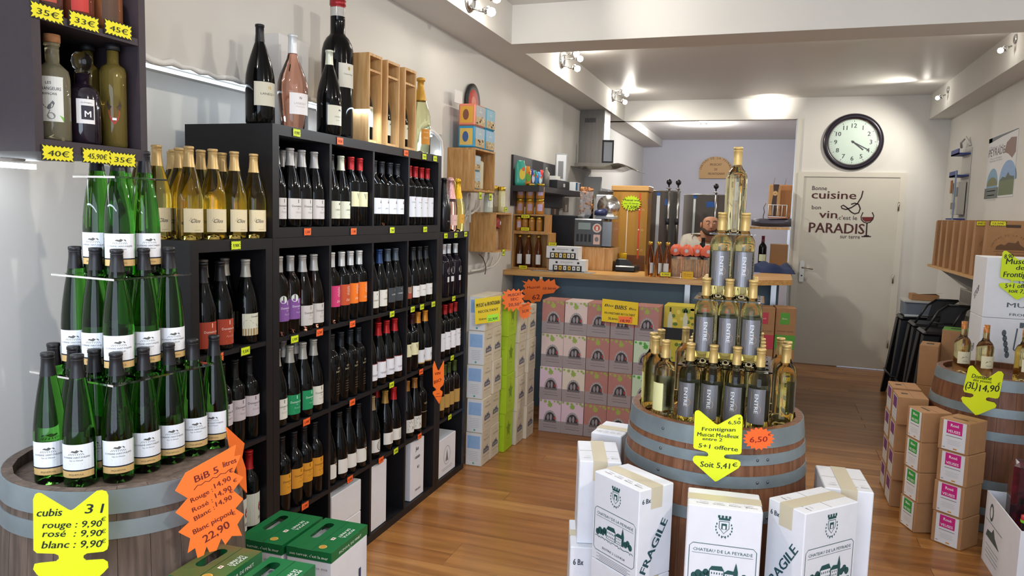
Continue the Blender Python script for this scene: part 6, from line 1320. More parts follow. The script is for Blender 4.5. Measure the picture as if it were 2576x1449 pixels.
skin('trousers', [(0, .10, .90, .16, .12), (-.10, .10, .82, .105), (-.11, .08, .48, .075), (-.12, .11, .10, .06), (.10, .10, .82, .105), (.11, .08, .48, .075), (.12, .11, .10, .06)], [(0, 1), (1, 2), (2, 3), (0, 4), (4, 5), (5, 6)], TROU, man)
skin('apron', [(-.055, -.09, zh-.16, .012, .006), (-.04, -.115, zh-.28, .05, .010), (0, -.10, zh-.50, .12, .012), (0, -.04, .90, .14, .012)], [(0, 1), (1, 2), (2, 3)], C('2a2422', .8), man, 1)
for sx_ in (-1, 1):
    base = Vector((-.10 if sx_ < 0 else .07, -.28, zh-.50))
    for f in range(5):
        ln = (.055, .072, .078, .072, .058)[f]; off = Vector((sx_*(-.030+.014*f) if f else -sx_*.030, 0, .0)); d_ = Vector((0 if f else -sx_*.5, -1, -.25)).normalized(); p = base+off+Vector((0, -.03 if f else .01, 0))
        pts = [tuple(base+off*.5)+(.012,), tuple(p)+(.0105,), tuple(p+d_*ln*.5)+(.0095,), tuple(p+d_*ln*.8+Vector((0, 0, -.02)))+(.008,)]
        skin('thumb' if f == 0 else 'finger', pts, [(0, 1), (1, 2), (2, 3)], SKIN, man, 1)
fx, fy, fz = .02, -.105, zh
for s in (-1, 1):
    q = MB(); q.lathe([(0, -.007), (.008, -.003), (.008, .002), (0, .006)], C('c9b8ac'), 10, Matrix.Translation((fx+s*.030, fy-.075, fz+.02))); q.lathe([(0, -.004), (.0055, -.001), (0, .003)], C('2a1c16'), 8, Matrix.Translation((fx+s*.030, fy-.0805, fz+.016))); q.build('eye', man)
    q = MB(); q.tube([(fx+s*.014, fy-.088, fz+.038), (fx+s*.030, fy-.090, fz+.044), (fx+s*.046, fy-.080, fz+.038)], .0045, C('4a3426'), 6); q.build('eyebrow', man)
    q = MB(); q.lathe([(0, -.028), (.012, -.020), (.016, 0), (.013, .018), (0, .027)], SKIN, 10, Matrix.Translation((fx+s*.083, fy+.01, fz+.005)) @ Matrix.Scale(.6, 4, (1, 0, 0))); q.build('ear', man)
q = MB(); q.tube([(fx, fy-.082, fz+.022), (fx, fy-.098, fz-.002), (fx, fy-.104, fz-.014), (fx, fy-.086, fz-.022)], [.008, .011, .014, .010], SKIN, 8); q.build('nose', man)
q = MB(); q.tube([(fx-.024, fy-.080, fz-.044), (fx, fy-.090, fz-.041), (fx+.024, fy-.080, fz-.044)], [.004, .007, .004], C('8a4a40'), 8); q.build('mouth', man)
BRD = mat('short_beard', '#3c2c22', .9, bump=.6, scale=200)
skin('beard', [(fx-.068, fy-.02, fz-.03, .018), (fx-.045, fy-.060, fz-.062, .022), (fx, fy-.078, fz-.075, .024), (fx+.045, fy-.060, fz-.062, .022), (fx+.068, fy-.02, fz-.03, .018)], [(0, 1), (1, 2), (2, 3), (3, 4)], BRD, man, 1)
# ---------------------------------------------------------------- right end of the counter
px_ = at(1917, 655, Y=7.3)
A = paper(.07, .06, .125, 'c9cfae'); A.rect(.0, .07, .03, .085, C('5a6a4a'), 2)
PRY = bottle('wine_bottle', '', DARK, 'bordeaux', '5a1a2c', .245, A); dupp(PRY, (at(1917, 650, Y=7.55).x, 7.55, K1), .1, 'dark wine bottle with pale label standing alone at counter end')
simple('cardboard_box', 'brown cardboard box on the counter behind the lone bottle', 'box', lambda q: (q.bbox(0, .165, 0, .16, 0, .215, mat('card_dark', '#8f6c4a', .8), .004), q.box(.003, .162, .079, .0815, .2145, .2158, C('5a422c'))), (at(1936, 650, Y=7.9).x, 7.9, K1))
def cloth(q):
    r = random.Random(5); nx, ny = 18, 12; vs = []
    for j in range(ny+1):
        for i in range(nx+1):
            u, v = i/nx, j/ny; e = min(u, 1-u, v, 1-v); h = .055*min(1, e*7)+.022*math.sin(u*13+v*4)*min(1, e*6)+.02*math.exp(-((u-.15)**2+(v-.7)**2)*22)
            vs.append(((u-.5)*.40+.012*math.sin(v*9), (v-.5)*.44+.01*math.sin(u*11), max(h, 0)))
    q.add(vs, [(j*(nx+1)+i, j*(nx+1)+i+1, (j+1)*(nx+1)+i+1, (j+1)*(nx+1)+i) for j in range(ny) for i in range(nx)], mat('navy_cloth', '#1c2c52', .85, bump=.3, scale=60), True)
simple('folded_jacket', 'crumpled navy blue jacket lying on the counter end', 'jacket', cloth, (at(1937, 672, Y=7.05).x, 6.98, K1+.001))
PRZ = bottle('wine_bottle', '', mat('brown_bottle', '#150d08', .07, spec=.35), 'bordeaux', '15161a', .238, None)
dupp(PRZ, (at(1768, 640, Y=6.02).x, 6.00, K1), 0, 'dark bottle on the counter right in front of the man')
# metal door jamb profile, wall shelf with rolls, coffee bags
YS = 8.72
zsh = at(1930, 571, Y=YS).z
t = thing('wall_shelf', 'short wooden bracket shelf inside the opening beside the jamb', 'shelf', (at(1882, 571, Y=YS).x, YS-.02, zsh-.025)); wS = OX1-.025-at(1882, 571, Y=YS).x
q = MB(); q.box(0, wS, 0, .12, 0, .025, PINE); q.build('shelf_board', t); q = MB(); q.box(wS-.02, wS, .0, .1, -.16, 0, ALU); q.build('bracket', t)
def roll(q):
    q.tube([(0, 0, .045), (.1, .004, .047), (.2, -.003, .046), (.32, 0, .05), (wS-.02, 0, .055)], [.035, .045, .044, .046, .045], mat('bin_bags', '#4a4854', .35, bump=.8, scale=30), 12)
simple('bag_roll', 'rolled grey plastic bags lying on the short bracket shelf', 'bag roll', roll, (at(1890, 560, Y=YS).x, YS+.03, zsh+.001))
zbk = zsh+.112
t = thing('wire_basket', 'white wire basket with a chain, above the rolled bags', 'basket', (at(1932, 540, Y=YS).x, YS-.01, zbk)); w = .19; q = MB(); WW = C('d8d8da')
for z in (0, .13): q.tube([(0, 0, z), (w, 0, z)], .004, WW, 6); q.tube([(0, .11, z), (w, .11, z)], .004, WW, 6); q.tube([(0, 0, z), (0, .11, z)], .004, WW, 6); q.tube([(w, 0, z), (w, .11, z)], .004, WW, 6)
for k in range(5): q.tube([(w*k/4, 0, 0), (w*k/4, 0, .13)], .0035, WW, 6); q.tube([(w*k/4, .11, 0), (w*k/4, .11, .13)], .0035, WW, 6); q.tube([(w*k/4, 0, 0), (w*k/4, .11, 0)], .0035, WW, 6)
tag(q.build('wires', t), kind='stuff'); q = MB(); q.box(.0, w+.02, -.006, .12, -.014, -.004, C('b06a48')); q.build('tray', t)
q = MB(); q.tube([(-.03, .05, .15), (-.05, .05, .10), (-.04, .05, .05), (-.05, .05, 0), (-.045, .05, -.03)], .005, C('5a5c60'), 6); q.build('chain', t)
for k, (px, w, c, c2) in enumerate(((1948, .125, '#b48a5c', '3f2c26'), (1977, .12, '#a87448', None))):
    pc = at(px, 500, Y=YS+.03); zb2 = zbk+.008 if k == 0 else zsh+.10; hh = at(px, 464, Y=YS+.03).z-zb2
    def f(q, w=w, c=c, c2=c2, hh=hh):
        q.bbox(-w/2, w/2, 0, .07, 0, hh, mat('kraft_bag'+c.strip('#'), c, .8, bump=.4, scale=20), .01)
        if c2:
            a = Art(); a.poly([(-w*.12, 0), (-w*.2, hh*.4), (-w*.1, hh*.75), (-w*.15, hh), (w*.35, hh), (w*.2, hh*.6), (w*.22, 0)], C(c2), 1); a.ell(w*.05, hh*.72, .026, .026, C('c9a070'), 2, 16); a.text('1891', w*.05, hh*.70, .014, C(c2), L=3); a.lay(q, flat(0, -.0005))
        q.tube([(-w*.15, .03, hh), (-w*.08, .03, hh+.05), (-w*.05, .03, hh+.075)], .003, C('8a7a6a'), 5)
    simple('coffee_bag', ('kraft coffee bag with dark stripe standing in the wire basket', 'plain brown kraft bag beside the striped coffee bag')[k], 'bag', f, (pc.x, YS+.018 if k == 0 else YS+.125, zb2))
# ================================================================ CLOCK, POSTER, HOLDER
ck_ = at(2146, 357, Y=YB-.01); Rk = .300
t = thing('wall_clock', 'big round black-rimmed clock with pale green face above door', 'clock', (ck_.x, YB-.002, ck_.z)); mx = Matrix.Rotation(PI/2, 4, 'X')
q = MB(); q.lathe([(Rk-.004, 0), (Rk, .012), (Rk-.008, .030), (Rk-.028, .040), (Rk-.050, .034), (Rk-.058, .016), (Rk-.060, .010)], C('241f2a', .25), 64, mx, caps=False); q.build('rim', t)
q = MB(); q.lathe([(Rk-.050, .030), (Rk-.058, .026), (Rk-.066, .014)], CHROME, 64, mx, caps=False); q.build('chrome_ring', t)
q = MB(); q.lathe([(Rk-.055, .008), (0, .0085)], C('cfe3d8', .5), 48, mx, caps=False); A = Art(); rf = Rk-.075
for k in range(12):
    b = PI/2-2*PI*k/12; A.text(str(k or 12), (rf-.052)*math.cos(b), (rf-.052)*math.sin(b)-.024, .066, INK, 'c', bold=1); A.line([(rf*math.cos(b), rf*math.sin(b)), ((rf-.014)*math.cos(b), (rf-.014)*math.sin(b))], .005, INK)
for k in range(60):
    if k % 5: b = 2*PI*k/60; A.line([(rf*math.cos(b), rf*math.sin(b)), ((rf-.008)*math.cos(b), (rf-.008)*math.sin(b))], .0018, C('5f6d68'))
A.lay(q, lambda a, b, L: (a, -.009-.0002*L, b)); q.build('dial', t)
for nm, ang, ln, wd in (('minute_hand', 118.5, .185, .009), ('hour_hand', 129, .135, .013)):
    b = math.radians(90-ang); q = MB(); a = Art(); a.line([(-.02*math.cos(b), -.02*math.sin(b)), (ln*math.cos(b), ln*math.sin(b))], wd, INK); a.lay(q, lambda a_, b_, L: (a_, -.0125 if nm[0] == 'm' else -.011, b_)); q.build(nm, t)
q = MB(); q.lathe([(0, .010), (.012, .010), (.012, .015), (0, .016)], INK, 16, mx); q.build('centre_cap', t)
q = MB(); q.lathe([(Rk-.056, .020), (Rk*.4, .025), (0, .027)], mat('clock_glass', (1, 1, 1, 1), .03, alpha=.06, spec=1), 40, mx, caps=False); q.build('glass', t)
XP = XR-.004
def wy(px, py): p = at(px, py, X=XP); return p.y, p.z
y0, z1 = wy(2489, 349); y1, _ = wy(2563, 322); _, z0 = wy(2473, 501); zt_p = wy(2563, 322)[1]
W_p = y0-y1; H_p = z1-z0
A = Art(); u = lambda a: a*W_p; v = lambda b: b*H_p
A.rect(0, 0, u(1), v(1), C('d8d8da'), 1); A.poly([(0, v(.99)), (u(1), v(1)), (u(1), v(.985)), (u(.5), v(.96)), (u(.02), v(.91))], C('55565e'), 2); A.rect(0, v(.92), u(.13), v(.99), C('5c8a3c'), 2)
A.text('Château de la', u(.30), v(.80), .035, C('6a6c74'), sh=.2, width=u(.5)); A.text('PEYRADE', u(.33), v(.685), .085, C('4a3230'), 'c', width=u(.58), bold=1); A.text('Muscat de Frontignan', u(.32), v(.63), .022, C('8a8c92'), width=u(.4)); A.text('Propriétaire Récoltant', u(.32), v(.59), .022, C('8a8c92'), width=u(.45))
A.poly([(u(.60), v(.70)), (u(.66), v(.84)), (u(.80), v(.90)), (u(.97), v(.88)), (u(.98), v(.66)), (u(.88), v(.58)), (u(.74), v(.66))], C('7a564a'), 2)
A.ell(u(.26), v(.22), u(.20), v(.26), C('6f9ab8'), 2, 20, 0, PI); A.rect(u(.06), v(.17), u(.46), v(.22), C('6f9ab8'), 2); A.ell(u(.26), v(.20), u(.19), v(.14), C('6a6a3a'), 3, 16, 0, PI)
A.ell(u(.78), v(.26), u(.27), v(.30), C('7fa0cc'), 2, 22, 0, PI); A.rect(u(.51), v(.03), u(1), v(.26), C('5d6a42'), 2); A.poly([(u(.51), v(.26)), (u(.62), v(.32)), (u(.72), v(.30)), (u(.80), v(.38)), (u(.86), v(.32)), (u(1), v(.30)), (u(1), v(.26))], C('43503a'), 3); A.rect(0, 0, u(.5), v(.17), C('5a625e'), 2); smalltext(A, u(.25), v(.12), u(.3), C('b9bcba'), 3, .035, .006)
q = MB(); q.box(-W_p, 0, 0, .003, 0, H_p, C('cfd0d2')); o = MB()
q = MB(); q.add([(0, 0, 0), (W_p, 0, 0), (W_p, 0, H_p), (0, 0, H_p), (0, .003, 0), (W_p, .003, 0), (W_p, .003, H_p), (0, .003, H_p)], [(0, 1, 2, 3), (7, 6, 5, 4), (0, 4, 5, 1), (1, 5, 6, 2), (2, 6, 7, 3), (3, 7, 4, 0)], C('cfd0d2')); A.lay(q, flat(0, -.0002))
o = q.build('wall_poster'); o.location = (XR-.0035, y0, z0); o.rotation_euler = (0, 0, -PI/2); tag(o, 'vineyard poster with arches and PEYRADE lettering on the wall', 'poster')
# document holder near the corner
def holder(q):
    q.box(0, .004, 0, .34, 0, .66, C('c9c7c0')); B = C('2f3f8a')
    for z in (.60, .40): q.box(-.10, 0, .02, .32, z, z+.012, B); q.box(-.10, -.092, .02, .32, z, z+.05, B)
    q.box(-.11, -.10, 0, .02, .0, .45, C('7f97b8')); q.box(-.07, -.01, .05, .28, .05, .35, C('c4bfb4')); q.box(-.08, -.07, .05, .16, .22, .30, C('8a8a8a')); q.box(-.085, -.07, .14, .24, .10, .16, C('7d7d7d')); q.box(-.09, -.08, .24, .29, .25, .37, C('a86a3a')); q.box(-.10, 0, .02, .32, 0, .014, B)
    q.tube([(-.005, .05, .68), (-.03, .12, .76), (-.05, .2, .72), (-.03, .26, .68)], .012, C('d6d4ce'), 8)
hp2 = at(2428, 548, X=XR-.01)
simple('leaflet_holder', 'white and blue leaflet holder hanging on the wall near the door', 'holder', holder, (XR-.006, hp2.y, hp2.z-.02), 0)
# ================================================================ RIGHT: BAG SHELF, STOOLS, FAR BARREL
z_s = 1.222
t = thing('wall_shelf', 'long pine shelf board carrying a row of cardboard bottle carriers', 'shelf', (1.40, 5.35, z_s-.022)); q = MB(); q.box(0, XR-1.40-.001, 0, 2.42, 0, .022, PINE); q.build('shelf_board', t)
for y in (.45, 1.95):
    q = MB(); q.add([(.02, y, 0), (.295, y, 0), (.295, y, -.20), (.02, y+.03, 0), (.295, y+.03, 0), (.295, y+.03, -.20), ], [(0, 2, 1), (3, 4, 5), (0, 1, 4, 3), (1, 2, 5, 4), (2, 0, 3, 5)], C('b9b3a8')); q.build('bracket', t)
ztb = at(2366, 554, X=1.42).z; hb = ztb-z_s
prc = None
def carrier(label, x, y, z, w, h):
    t = thing('bottle_carrier', label, 'carrier', (x, y, z), 0, 'brown cardboard bottle carriers')
    q = MB(); N = 16; cxh, czh, rh = w*.55, h*.22, w*.17; d = .075
    q.add([(0, 0, 0), (w, 0, 0), (w, 0, h), (0, 0, h), (-.004, d, 0), (w, d, 0), (w, d, h), (.004, d, h*.97)], [(0, 1, 2, 3), (5, 4, 7, 6), (4, 0, 3, 7), (1, 5, 6, 2), (3, 2, 6, 7), (4, 5, 1, 0)], KRAFT); q.build('carton_body', t)
    a = Art(); Dk = C('6a4c32'); 
    a.ell(cxh, czh, rh, rh, C('4a3424'), 1, 20); a.rect(w*.42, h*.88, w*.75, h*.93, C('4a3424'), 1)
    for k, ch in enumerate('CHATEAU DE LA PEYRADE'):
        if ch != ' ': b = PI*(1-(k+.8)/21.6); a.text(ch, w*.55+w*.40*math.cos(b), h*.52+h*.22*math.sin(b), .017, Dk, 'c', rot=(b-PI/2)*.8)
    a.poly([(w*.22, h*.50), (w*.24, h*.56), (w*.34, h*.60), (w*.42, h*.58), (w*.50, h*.63), (w*.66, h*.62), (w*.72, h*.67), (w*.76, h*.60), (w*.86, h*.55), (w*.9, h*.50)], Dk, 1); a.line([(w*.18, h*.47), (w*.94, h*.47)], .003, Dk); a.text('Muscat de Frontignan', w*.56, h*.41, .015, Dk, width=w*.62, sh=.2)
    q = MB(); a.lay(q, flat(0, -.0005)); q.build('print', t); return t
ysb = [y_for(px, 1.42, 1.4)-.0 for px in (2354, 2366, 2380, 2397, 2414, 2432, 2450, 2478)]
for k, y in enumerate(ysb):
    lab = 'brown carrier with château print, %s from the %s of shelf row' % (ORD[k] if k < 4 else ORD[7-k], 'far end' if k < 4 else 'near end')
    if prc is None: prc = carrier(lab, 1.42, min(y, 7.68), z_s+.0008, .265, hb)
    else: dup(prc, (1.42, y, z_s+.0008), 0, lab)
for k, (px, s) in enumerate(((2466, '8€'), (2482, '9€'), (2511, '12,50€'))): price(px, 562, s, 'Y', '%s yellow price tag on top edge of the brown carriers' % ('narrow first', 'narrow second', 'widest')[k], loc=at(px, 562, Y=ysb[(6, 6, 7)[k]]-.004), w=(.05, .05, .10)[k], h=.035, ang=0)
# stools
SM = mat('black_stool', '#15181f', .4, .3, coat=.15)
def stool(label, x, y, rz=0):
    t = thing('bar_stool', label, 'stool', (x, y, 0), rz, 'black metal bar stools'); H = .76; a = .155; b = .225
    q = MB(); q.bbox(-a, a, -a, a, H-.035, H, SM, .018); q.build('seat', t)
    for sx_, sy_ in ((-1, -1), (1, -1), (-1, 1), (1, 1)):
        q = MB(); top = [(sx_*(a-.005), sy_*(a-.115)), (sx_*(a-.005), sy_*(a-.005)), (sx_*(a-.115), sy_*(a-.005))]; bot = [(sx_*b, sy_*(b-.045)), (sx_*b, sy_*b), (sx_*(b-.045), sy_*b)]
        vs = [(x_, y_, H-.034) for x_, y_ in top]+[(x_, y_, 0) for x_, y_ in bot]+[(x_*.96, y_*.96, H-.034) for x_, y_ in top]+[(x_*.97, y_*.97, 0) for x_, y_ in bot]
        q.add(vs, [(0, 1, 4, 3), (1, 2, 5, 4), (6, 9, 10, 7), (7, 10, 11, 8), (0, 3, 9, 6), (2, 8, 11, 5), (3, 4, 10, 9), (4, 5, 11, 10), (0, 6, 7, 1), (1, 7, 8, 2)], SM); q.build('leg', t)
    for i in range(4):
        ca, sa = ((1, 0), (0, 1), (-1, 0), (0, -1))[i]; r = .205; p = [(ca*r-sa*r, sa*r+ca*r), (ca*r+sa*r, sa*r-ca*r)]
        q = MB(); q.tube([(*p[0], .22), (*p[1], .22)], .009, SM, 6); q.build('footrest', t)
    return t
stx = (1.30, 1.33, 1.325)
s0 = stool('black metal bar stool nearest the door', 1.31, 7.53)
dup(s0, (1.335, 7.06, 0), 0, 'black metal bar stool in the middle of three'); dup(s0, (1.33, 6.60, 0), 0, 'black metal bar stool nearest the far barrel')
zst = .7608
def traybox(q):
    q.bbox(0, .42, 0, .30, 0, .13, mat('grey_blue_plastic', '#6f7a88', .5), .01); q.box(-.015, .43, -.012, .31, .13, .145, C('c9cac8'))
    q.tube([(-.01, -.03, .012), (.38, -.03, .022)], .012, C('aab4ba', .3), 8)
simple('storage_box', 'grey-blue plastic storage box with pale lid on the stools', 'box', traybox, (1.19, 7.40, zst))
simple('cardboard_box', 'small flat brown cardboard box on the grey storage box', 'box', lambda q: (q.bbox(0, .22, 0, .16, 0, .055, KRAFT, .003), q.add([(.05, .0, .056), (.26, .02, .07), (.26, .16, .062), (.05, .14, .056)], [(0, 1, 2, 3)], C('d9d6ce'))), (1.24, 7.46, zst+.1458))
def standm(q, o=0):
    B = C('1a1b1e', .35)
    for s in (0, .16): q.tube([(s, 0, 0), (s+.09, .05, .15), (s+.16, .07, .20)], .009, B, 8)
    q.tube([(.16, .07, .20), (.32, .07, .20)], .009, B, 8); q.tube([(.04, .02, .06), (.20, .02, .06)], .006, B, 6); q.add([(.10, .085, .02), (.26, .085, .02), (.30, .10, .19), (.14, .10, .19)], [(0, 1, 2, 3)], C('2a2b2e'))
for k, (x, y) in enumerate(((1.20, 6.97), (1.20, 6.52))): simple('display_easel', 'black metal display easel on the %s stool' % ('middle', 'nearest')[k], 'easel', standm, (x, y, zst))
def comb(q):
    SL = mat('comb_silver', '#a7a39c', .35, .6); q.box(0, .9, 0, .01, -.03, 0, SL); q.box(0, .9, 0, .01, .10, .112, SL)
    for k in range(34): q.box(.008+k*.0265, .020+k*.0265, 0, .006, 0, .10, SL)
    q.add([(0, -.08, -.06), (.9, -.08, -.06), (.9, 0, -.03), (0, 0, -.03)], [(0, 1, 2, 3)], C('8f8d86'))
cbo = at(2378, 748, X=1.48)
o_ = simple('glass_rack', 'silver slotted comb rack leaning over the stools', 'rack', comb, (1.58, 7.30, at(2378, 745, X=1.50).z-.02), -PI/2); o_['kind'] = 'thing'
simple('wooden_block', 'orange-brown wooden box on a wall ledge behind the rack', 'box', lambda q: (q.bbox(0, .10, 0, .42, 0, .17, PINEX, .004), q.box(-.001, 0, .20, .21, 0, .17, C('6a4424'))), (1.601, 6.15, at(2430, 775, X=1.58).z))
simple('ledge', 'narrow white ledge on the wall under the pine shelf', 'shelf', lambda q: q.box(0, XR-1.60-.001, 0, 1.0, -.02, 0, C('d3d1cc')), (1.60, 5.6, at(2430, 775, X=1.58).z-.001))
# kraft box with green top behind far barrel
def kbox(label, x, y, z, w, d, h, top, n=1):
    t = thing('wine_box', label, 'wine box', (x, y, z), -.25); q = MB(); q.bbox(0, w, 0, d, 0, h, KRAFT, .003); q.build('carton_body', t)
    q = MB(); q.box(.002, w-.002, .002, d-.002, h, h+.0008, C(top)); q.box(w*.3, w*.7, d*.35, d*.6, h+.0008, h+.0014, C('1c2a18')); q.build('printed_top', t); return t
for k in range(3): kbox('kraft wine box with green top in stack behind far barrel, %s from floor' % ORD[k], 1.13, 5.60, .0008+k*.2965, .15, .2, .296, '5a9a3c')
for k in range(3): kbox('kraft wine box in stack next to green-topped stack, %s from floor' % ORD[k], .975, 5.44, .0008+k*.2665, .11, .2, .266, 'a37a52')
# far barrel
OAKR = mat('red_oak', '#7c4f34', .5, noise=.3, scale=6, stretch=(9, 9, .7), bump=.2, col2='#5c3823')
FBX, FBY, FBZ = 1.225, 4.62, .81
barrel('oak barrel near the poster wall carrying three ribbed bottles', FBX, FBY, FBZ, .295, .335, OAKR, [(FBZ-.058, FBZ-.001), (FBZ-.19, FBZ-.145), (FBZ-.31, FBZ-.265), (.24, .29), (.10, .14), (.005, .05)])
A = paper(.075, .060, .125, 'd8ceae'); A.poly([(-.018, .086), (-.012, .098), (-.004, .094), (.004, .101), (.012, .094), (.020, .088)], C('6a6254'), 2); A.text('Peyrade', 0, .072, .008, C('7a6f58'))
RW = glass('ribbed_wine', (.93, .78, .36, 1))
SHAPES['ribbed'] = (.285, .042, PUNT+[(.038, 0), (.042, .006), (.042, .02), (.039, .13), (.0405, .150), (.040, .170), (.032, .190), (.020, .203), (.0150, .215), (.0140, .25), (.0140, .285), (0, .285)])
PRR = bottle('ribbed_bottle', '', RW, 'ribbed', 'b5743a', .245, A)
zfb = FBZ-.030+.0008
for k, (px, py, w) in enumerate(((2422, 905, 'farthest toward the stools'), (2467, 918, 'middle one'), (2538, 932, 'nearest the white cartons'), (2612, 918, 'cut by the frame'))):
    dd = Vector(((-.193, -.023), (-.111, -.123), (.062, -.137), (.140, -.045))[k])
    dupp(PRR, (FBX+dd.x, FBY+dd.y, zfb), .2+.15*k, 'ribbed pale wine bottle on the oak barrel, '+w)
cd = Card(at(2470, 985, Y=FBY-.345), .18); A = Art()
z9 = lambda x, y: (2200+x/2.46, 860+y/2.46)
out = [z9(*p) for p in ((580, 160), (592, 148), (606, 146), (668, 215), (690, 225), (712, 218), (765, 182), (785, 183), (797, 200), (770, 335), (762, 348), (745, 350), (705, 342), (690, 345), (686, 356), (695, 364), (740, 375), (752, 390), (748, 405), (640, 450), (622, 452), (545, 375), (535, 350), (545, 338), (595, 345), (610, 338), (612, 328), (602, 320), (555, 310), (548, 295))]
def t9(s, x0, y0, x1, y1, h, **k): cd.text(A, s, *z9(x0, y0), *z9(x1, y1), h, PEN, **k)
t9('Domaine', 597, 220, 718, 238, .030); t9('des yeuses', 605, 240, 718, 256, .020); t9('(3L)', 556, 285, 628, 292, .050); t9('14,90', 642, 305, 765, 308, .048); t9('€', 758, 268, 775, 268, .020)
sign('arrow_sign', 'yellow arrow card Domaine des yeuses 14,90 on the far barrel', cd, out, YEL, A)
# white muscat cartons behind it
def muscart(w, h, top):
    a = Art(); G = C('55606a'); cx = w*.55
    if top:
        a.poly([(cx-.05, h*.62), (cx-.05, h*.80), (cx-.03, h*.80), (cx-.03, h*.86), (cx+.03, h*.86), (cx+.03, h*.80), (cx+.05, h*.80), (cx+.05, h*.62), (cx, h*.54)], C('8d959c'), 1)
        for s in (-1, 1): a.line([(cx+s*(.06+.012*k), h*(.80-.06*k)) for k in range(2)]+[(cx+s*.06, h*.58), (cx+s*.02, h*.48)], .008, C('8d959c'))
        a.text('MUSCAT', w*.28, h*.19, h*.11, G, 'l', width=w*.62, bold=1); a.text('FRONTIGNAN', w*.32, h*.05, h*.06, G, 'l', width=w*.55, bold=1)
    else:
        a.line([(cx-.05, h*.85), (cx-.06, h*.5), (cx, h*.36), (cx+.06, h*.5), (cx+.05, h*.85)], .008, G); a.poly([(cx-.04, h*.86), (cx-.04, h*.95), (cx+.05, h*.95), (cx+.05, h*.86)], G, 1); a.rect(cx-.02, h*.5, cx+.02, h*.8, G, 1)
        for s in (-1, 1):
            for k in range(5): a.ell(cx+s*(.09+.006*k), h*(.4+.09*k), .012, .020, G, 1, 8)
        a.text('MUSCAT', w*.28, h*.12, h*.10, G, 'l', width=w*.62, bold=1)
    return a
for k in range(4):
    t = thing('wine_carton', ('white muscat carton stacked behind the oak barrel, %s from the floor' % ORD[k]), 'box', (1.205, 4.985, .0008+k*.3515), 0)
    q = MB(); q.bbox(0, .42, 0, .28, 0, .35, WCARD, .003); q.build('carton_body', t); q = MB(); muscart(.42, .35, k == 3).lay(q, onface((0, -.0002, 0), (1, 0, 0), (0, 0, 1))); q.build('print', t)
    a = Art(); a.text('STOP', .12, .12, .05, C('55606a'), 'c', rot=.6, bold=1); q = MB(); a.lay(q, onface((-.0002, .28, 0), (0, -1, 0), (0, 0, 1))); q.build('side_print', t)
cd = Card(at(2540, 690, Y=4.975), .0); A = Art()
zz = lambda x, y: (2200+x/4.024, 540+y/4.024)
out = [zz(*p) for p in ((1295, 385), (1310, 368), (1330, 365), (1345, 372), (1440, 445), (1465, 460), (1485, 462), (1640, 400), (1660, 420), (1650, 660), (1600, 680), (1400, 668), (1392, 680), (1400, 690), (1640, 720), (1600, 780), (1455, 858), (1430, 858), (1262, 722), (1262, 700), (1280, 690), (1370, 692), (1385, 680), (1380, 662), (1360, 655), (1285, 640), (1270, 625))]
def tz(s, x0, y0, x1, y1, h, **k): cd.text(A, s, *zz(x0, y0), *zz(x1, y1), h, PEN, **k)
tz('8,90', 1310, 445, 1400, 440, .035); tz('Muscat', 1325, 500, 1600, 500, .045); tz('de', 1425, 558, 1510, 560, .038); tz('Frontignan', 1298, 630, 1640, 635, .045); tz('5+1 offerte', 1315, 740, 1620, 745, .036); tz('soit 7,41', 1350, 785, 1560, 800, .032)
sign('arrow_sign', 'yellow arrow card Muscat de Frontignan on the white muscat carton', cd, out, 'd2ea12', A)
# ---------------------------------------------------------------- brown three-litre boxes in stacks
def yeuse(label, word, col, hexc, a0, b0, c0, z, h, proto=None):
    loc = Vector(a0); w = (Vector(b0)-loc).length; d = (Vector(c0)-Vector(b0)).length; rz = math.atan2(b0[1]-a0[1], b0[0]-a0[0])
    t = thing('wine_box', label, 'wine box', (loc.x, loc.y, z), rz)
    q = MB(); q.bbox(0, w, 0, d, 0, h, KRAFT, .003); q.box(.004, w-.004, d*.5-.0006, d*.5+.0006, h-.0005, h+.0005, C('5a3f28')); q.box(w*.25, w*.75, d*.30, d*.38, h, h+.0006, C('2a1c12')); q.build('carton_body', t)
    a = Art(); x0, x1 = w*.14, w*.90; a.rect(x0, h*.04, x1, h*.97, C('dcdcde'), 1); a.rect(x0+(x1-x0)*.16, h*.56, x1-(x1-x0)*.16, h*.95, C(hexc), 2); mid = (x0+x1)/2
    a.text(word, mid, h*.79, h*.13, C('f0f0f0'), 'c', bold=1, L=3); a.text('VEUSES', mid-.002, h*.60, h*.12, C('f0f0f0'), 'c', L=3, bold=1); smalltext(a, mid, h*.48, (x1-x0)*.7, C('77777a'), 1, .01, .003); smalltext(a, mid, h*.36, (x1-x0)*.6, C('9a9a9c'), 4, h*.045, .001); a.rect(x0+.004, h*.09, x0+.016, h*.12, C('9a9a9c'), 2); a.rect(mid, h*.08, mid+.018, h*.12, C('c98a2c'), 2)
    q = MB(); a.lay(q, flat(0, -.0004)); q.build('label', t); return t
HS = .1575
for word, hx, (a0, b0, c0), nm in (('Rosé', 'c8247e', ((.861, 4.130), (.972, 4.035), (1.075, 4.155)), 'front stack with pink labels'), ('Blanc', '2f9a3c', ((.745, 4.325), (.795, 4.190), (.935, 4.240)), 'stack with green labels')):
    p0 = None
    for k in range(4):
        lab = 'brown %s three-litre box, %s from floor in %s' % (word, ORD[k], nm); jit = random.uniform(-.004, .004)
        if p0 is None: p0 = yeuse(lab, word, nm, hx, a0, b0, c0, .0008, HS)
        else: dup(p0, (a0[0]+jit, a0[1]-jit, .0008+k*(HS+.001)), None, lab)
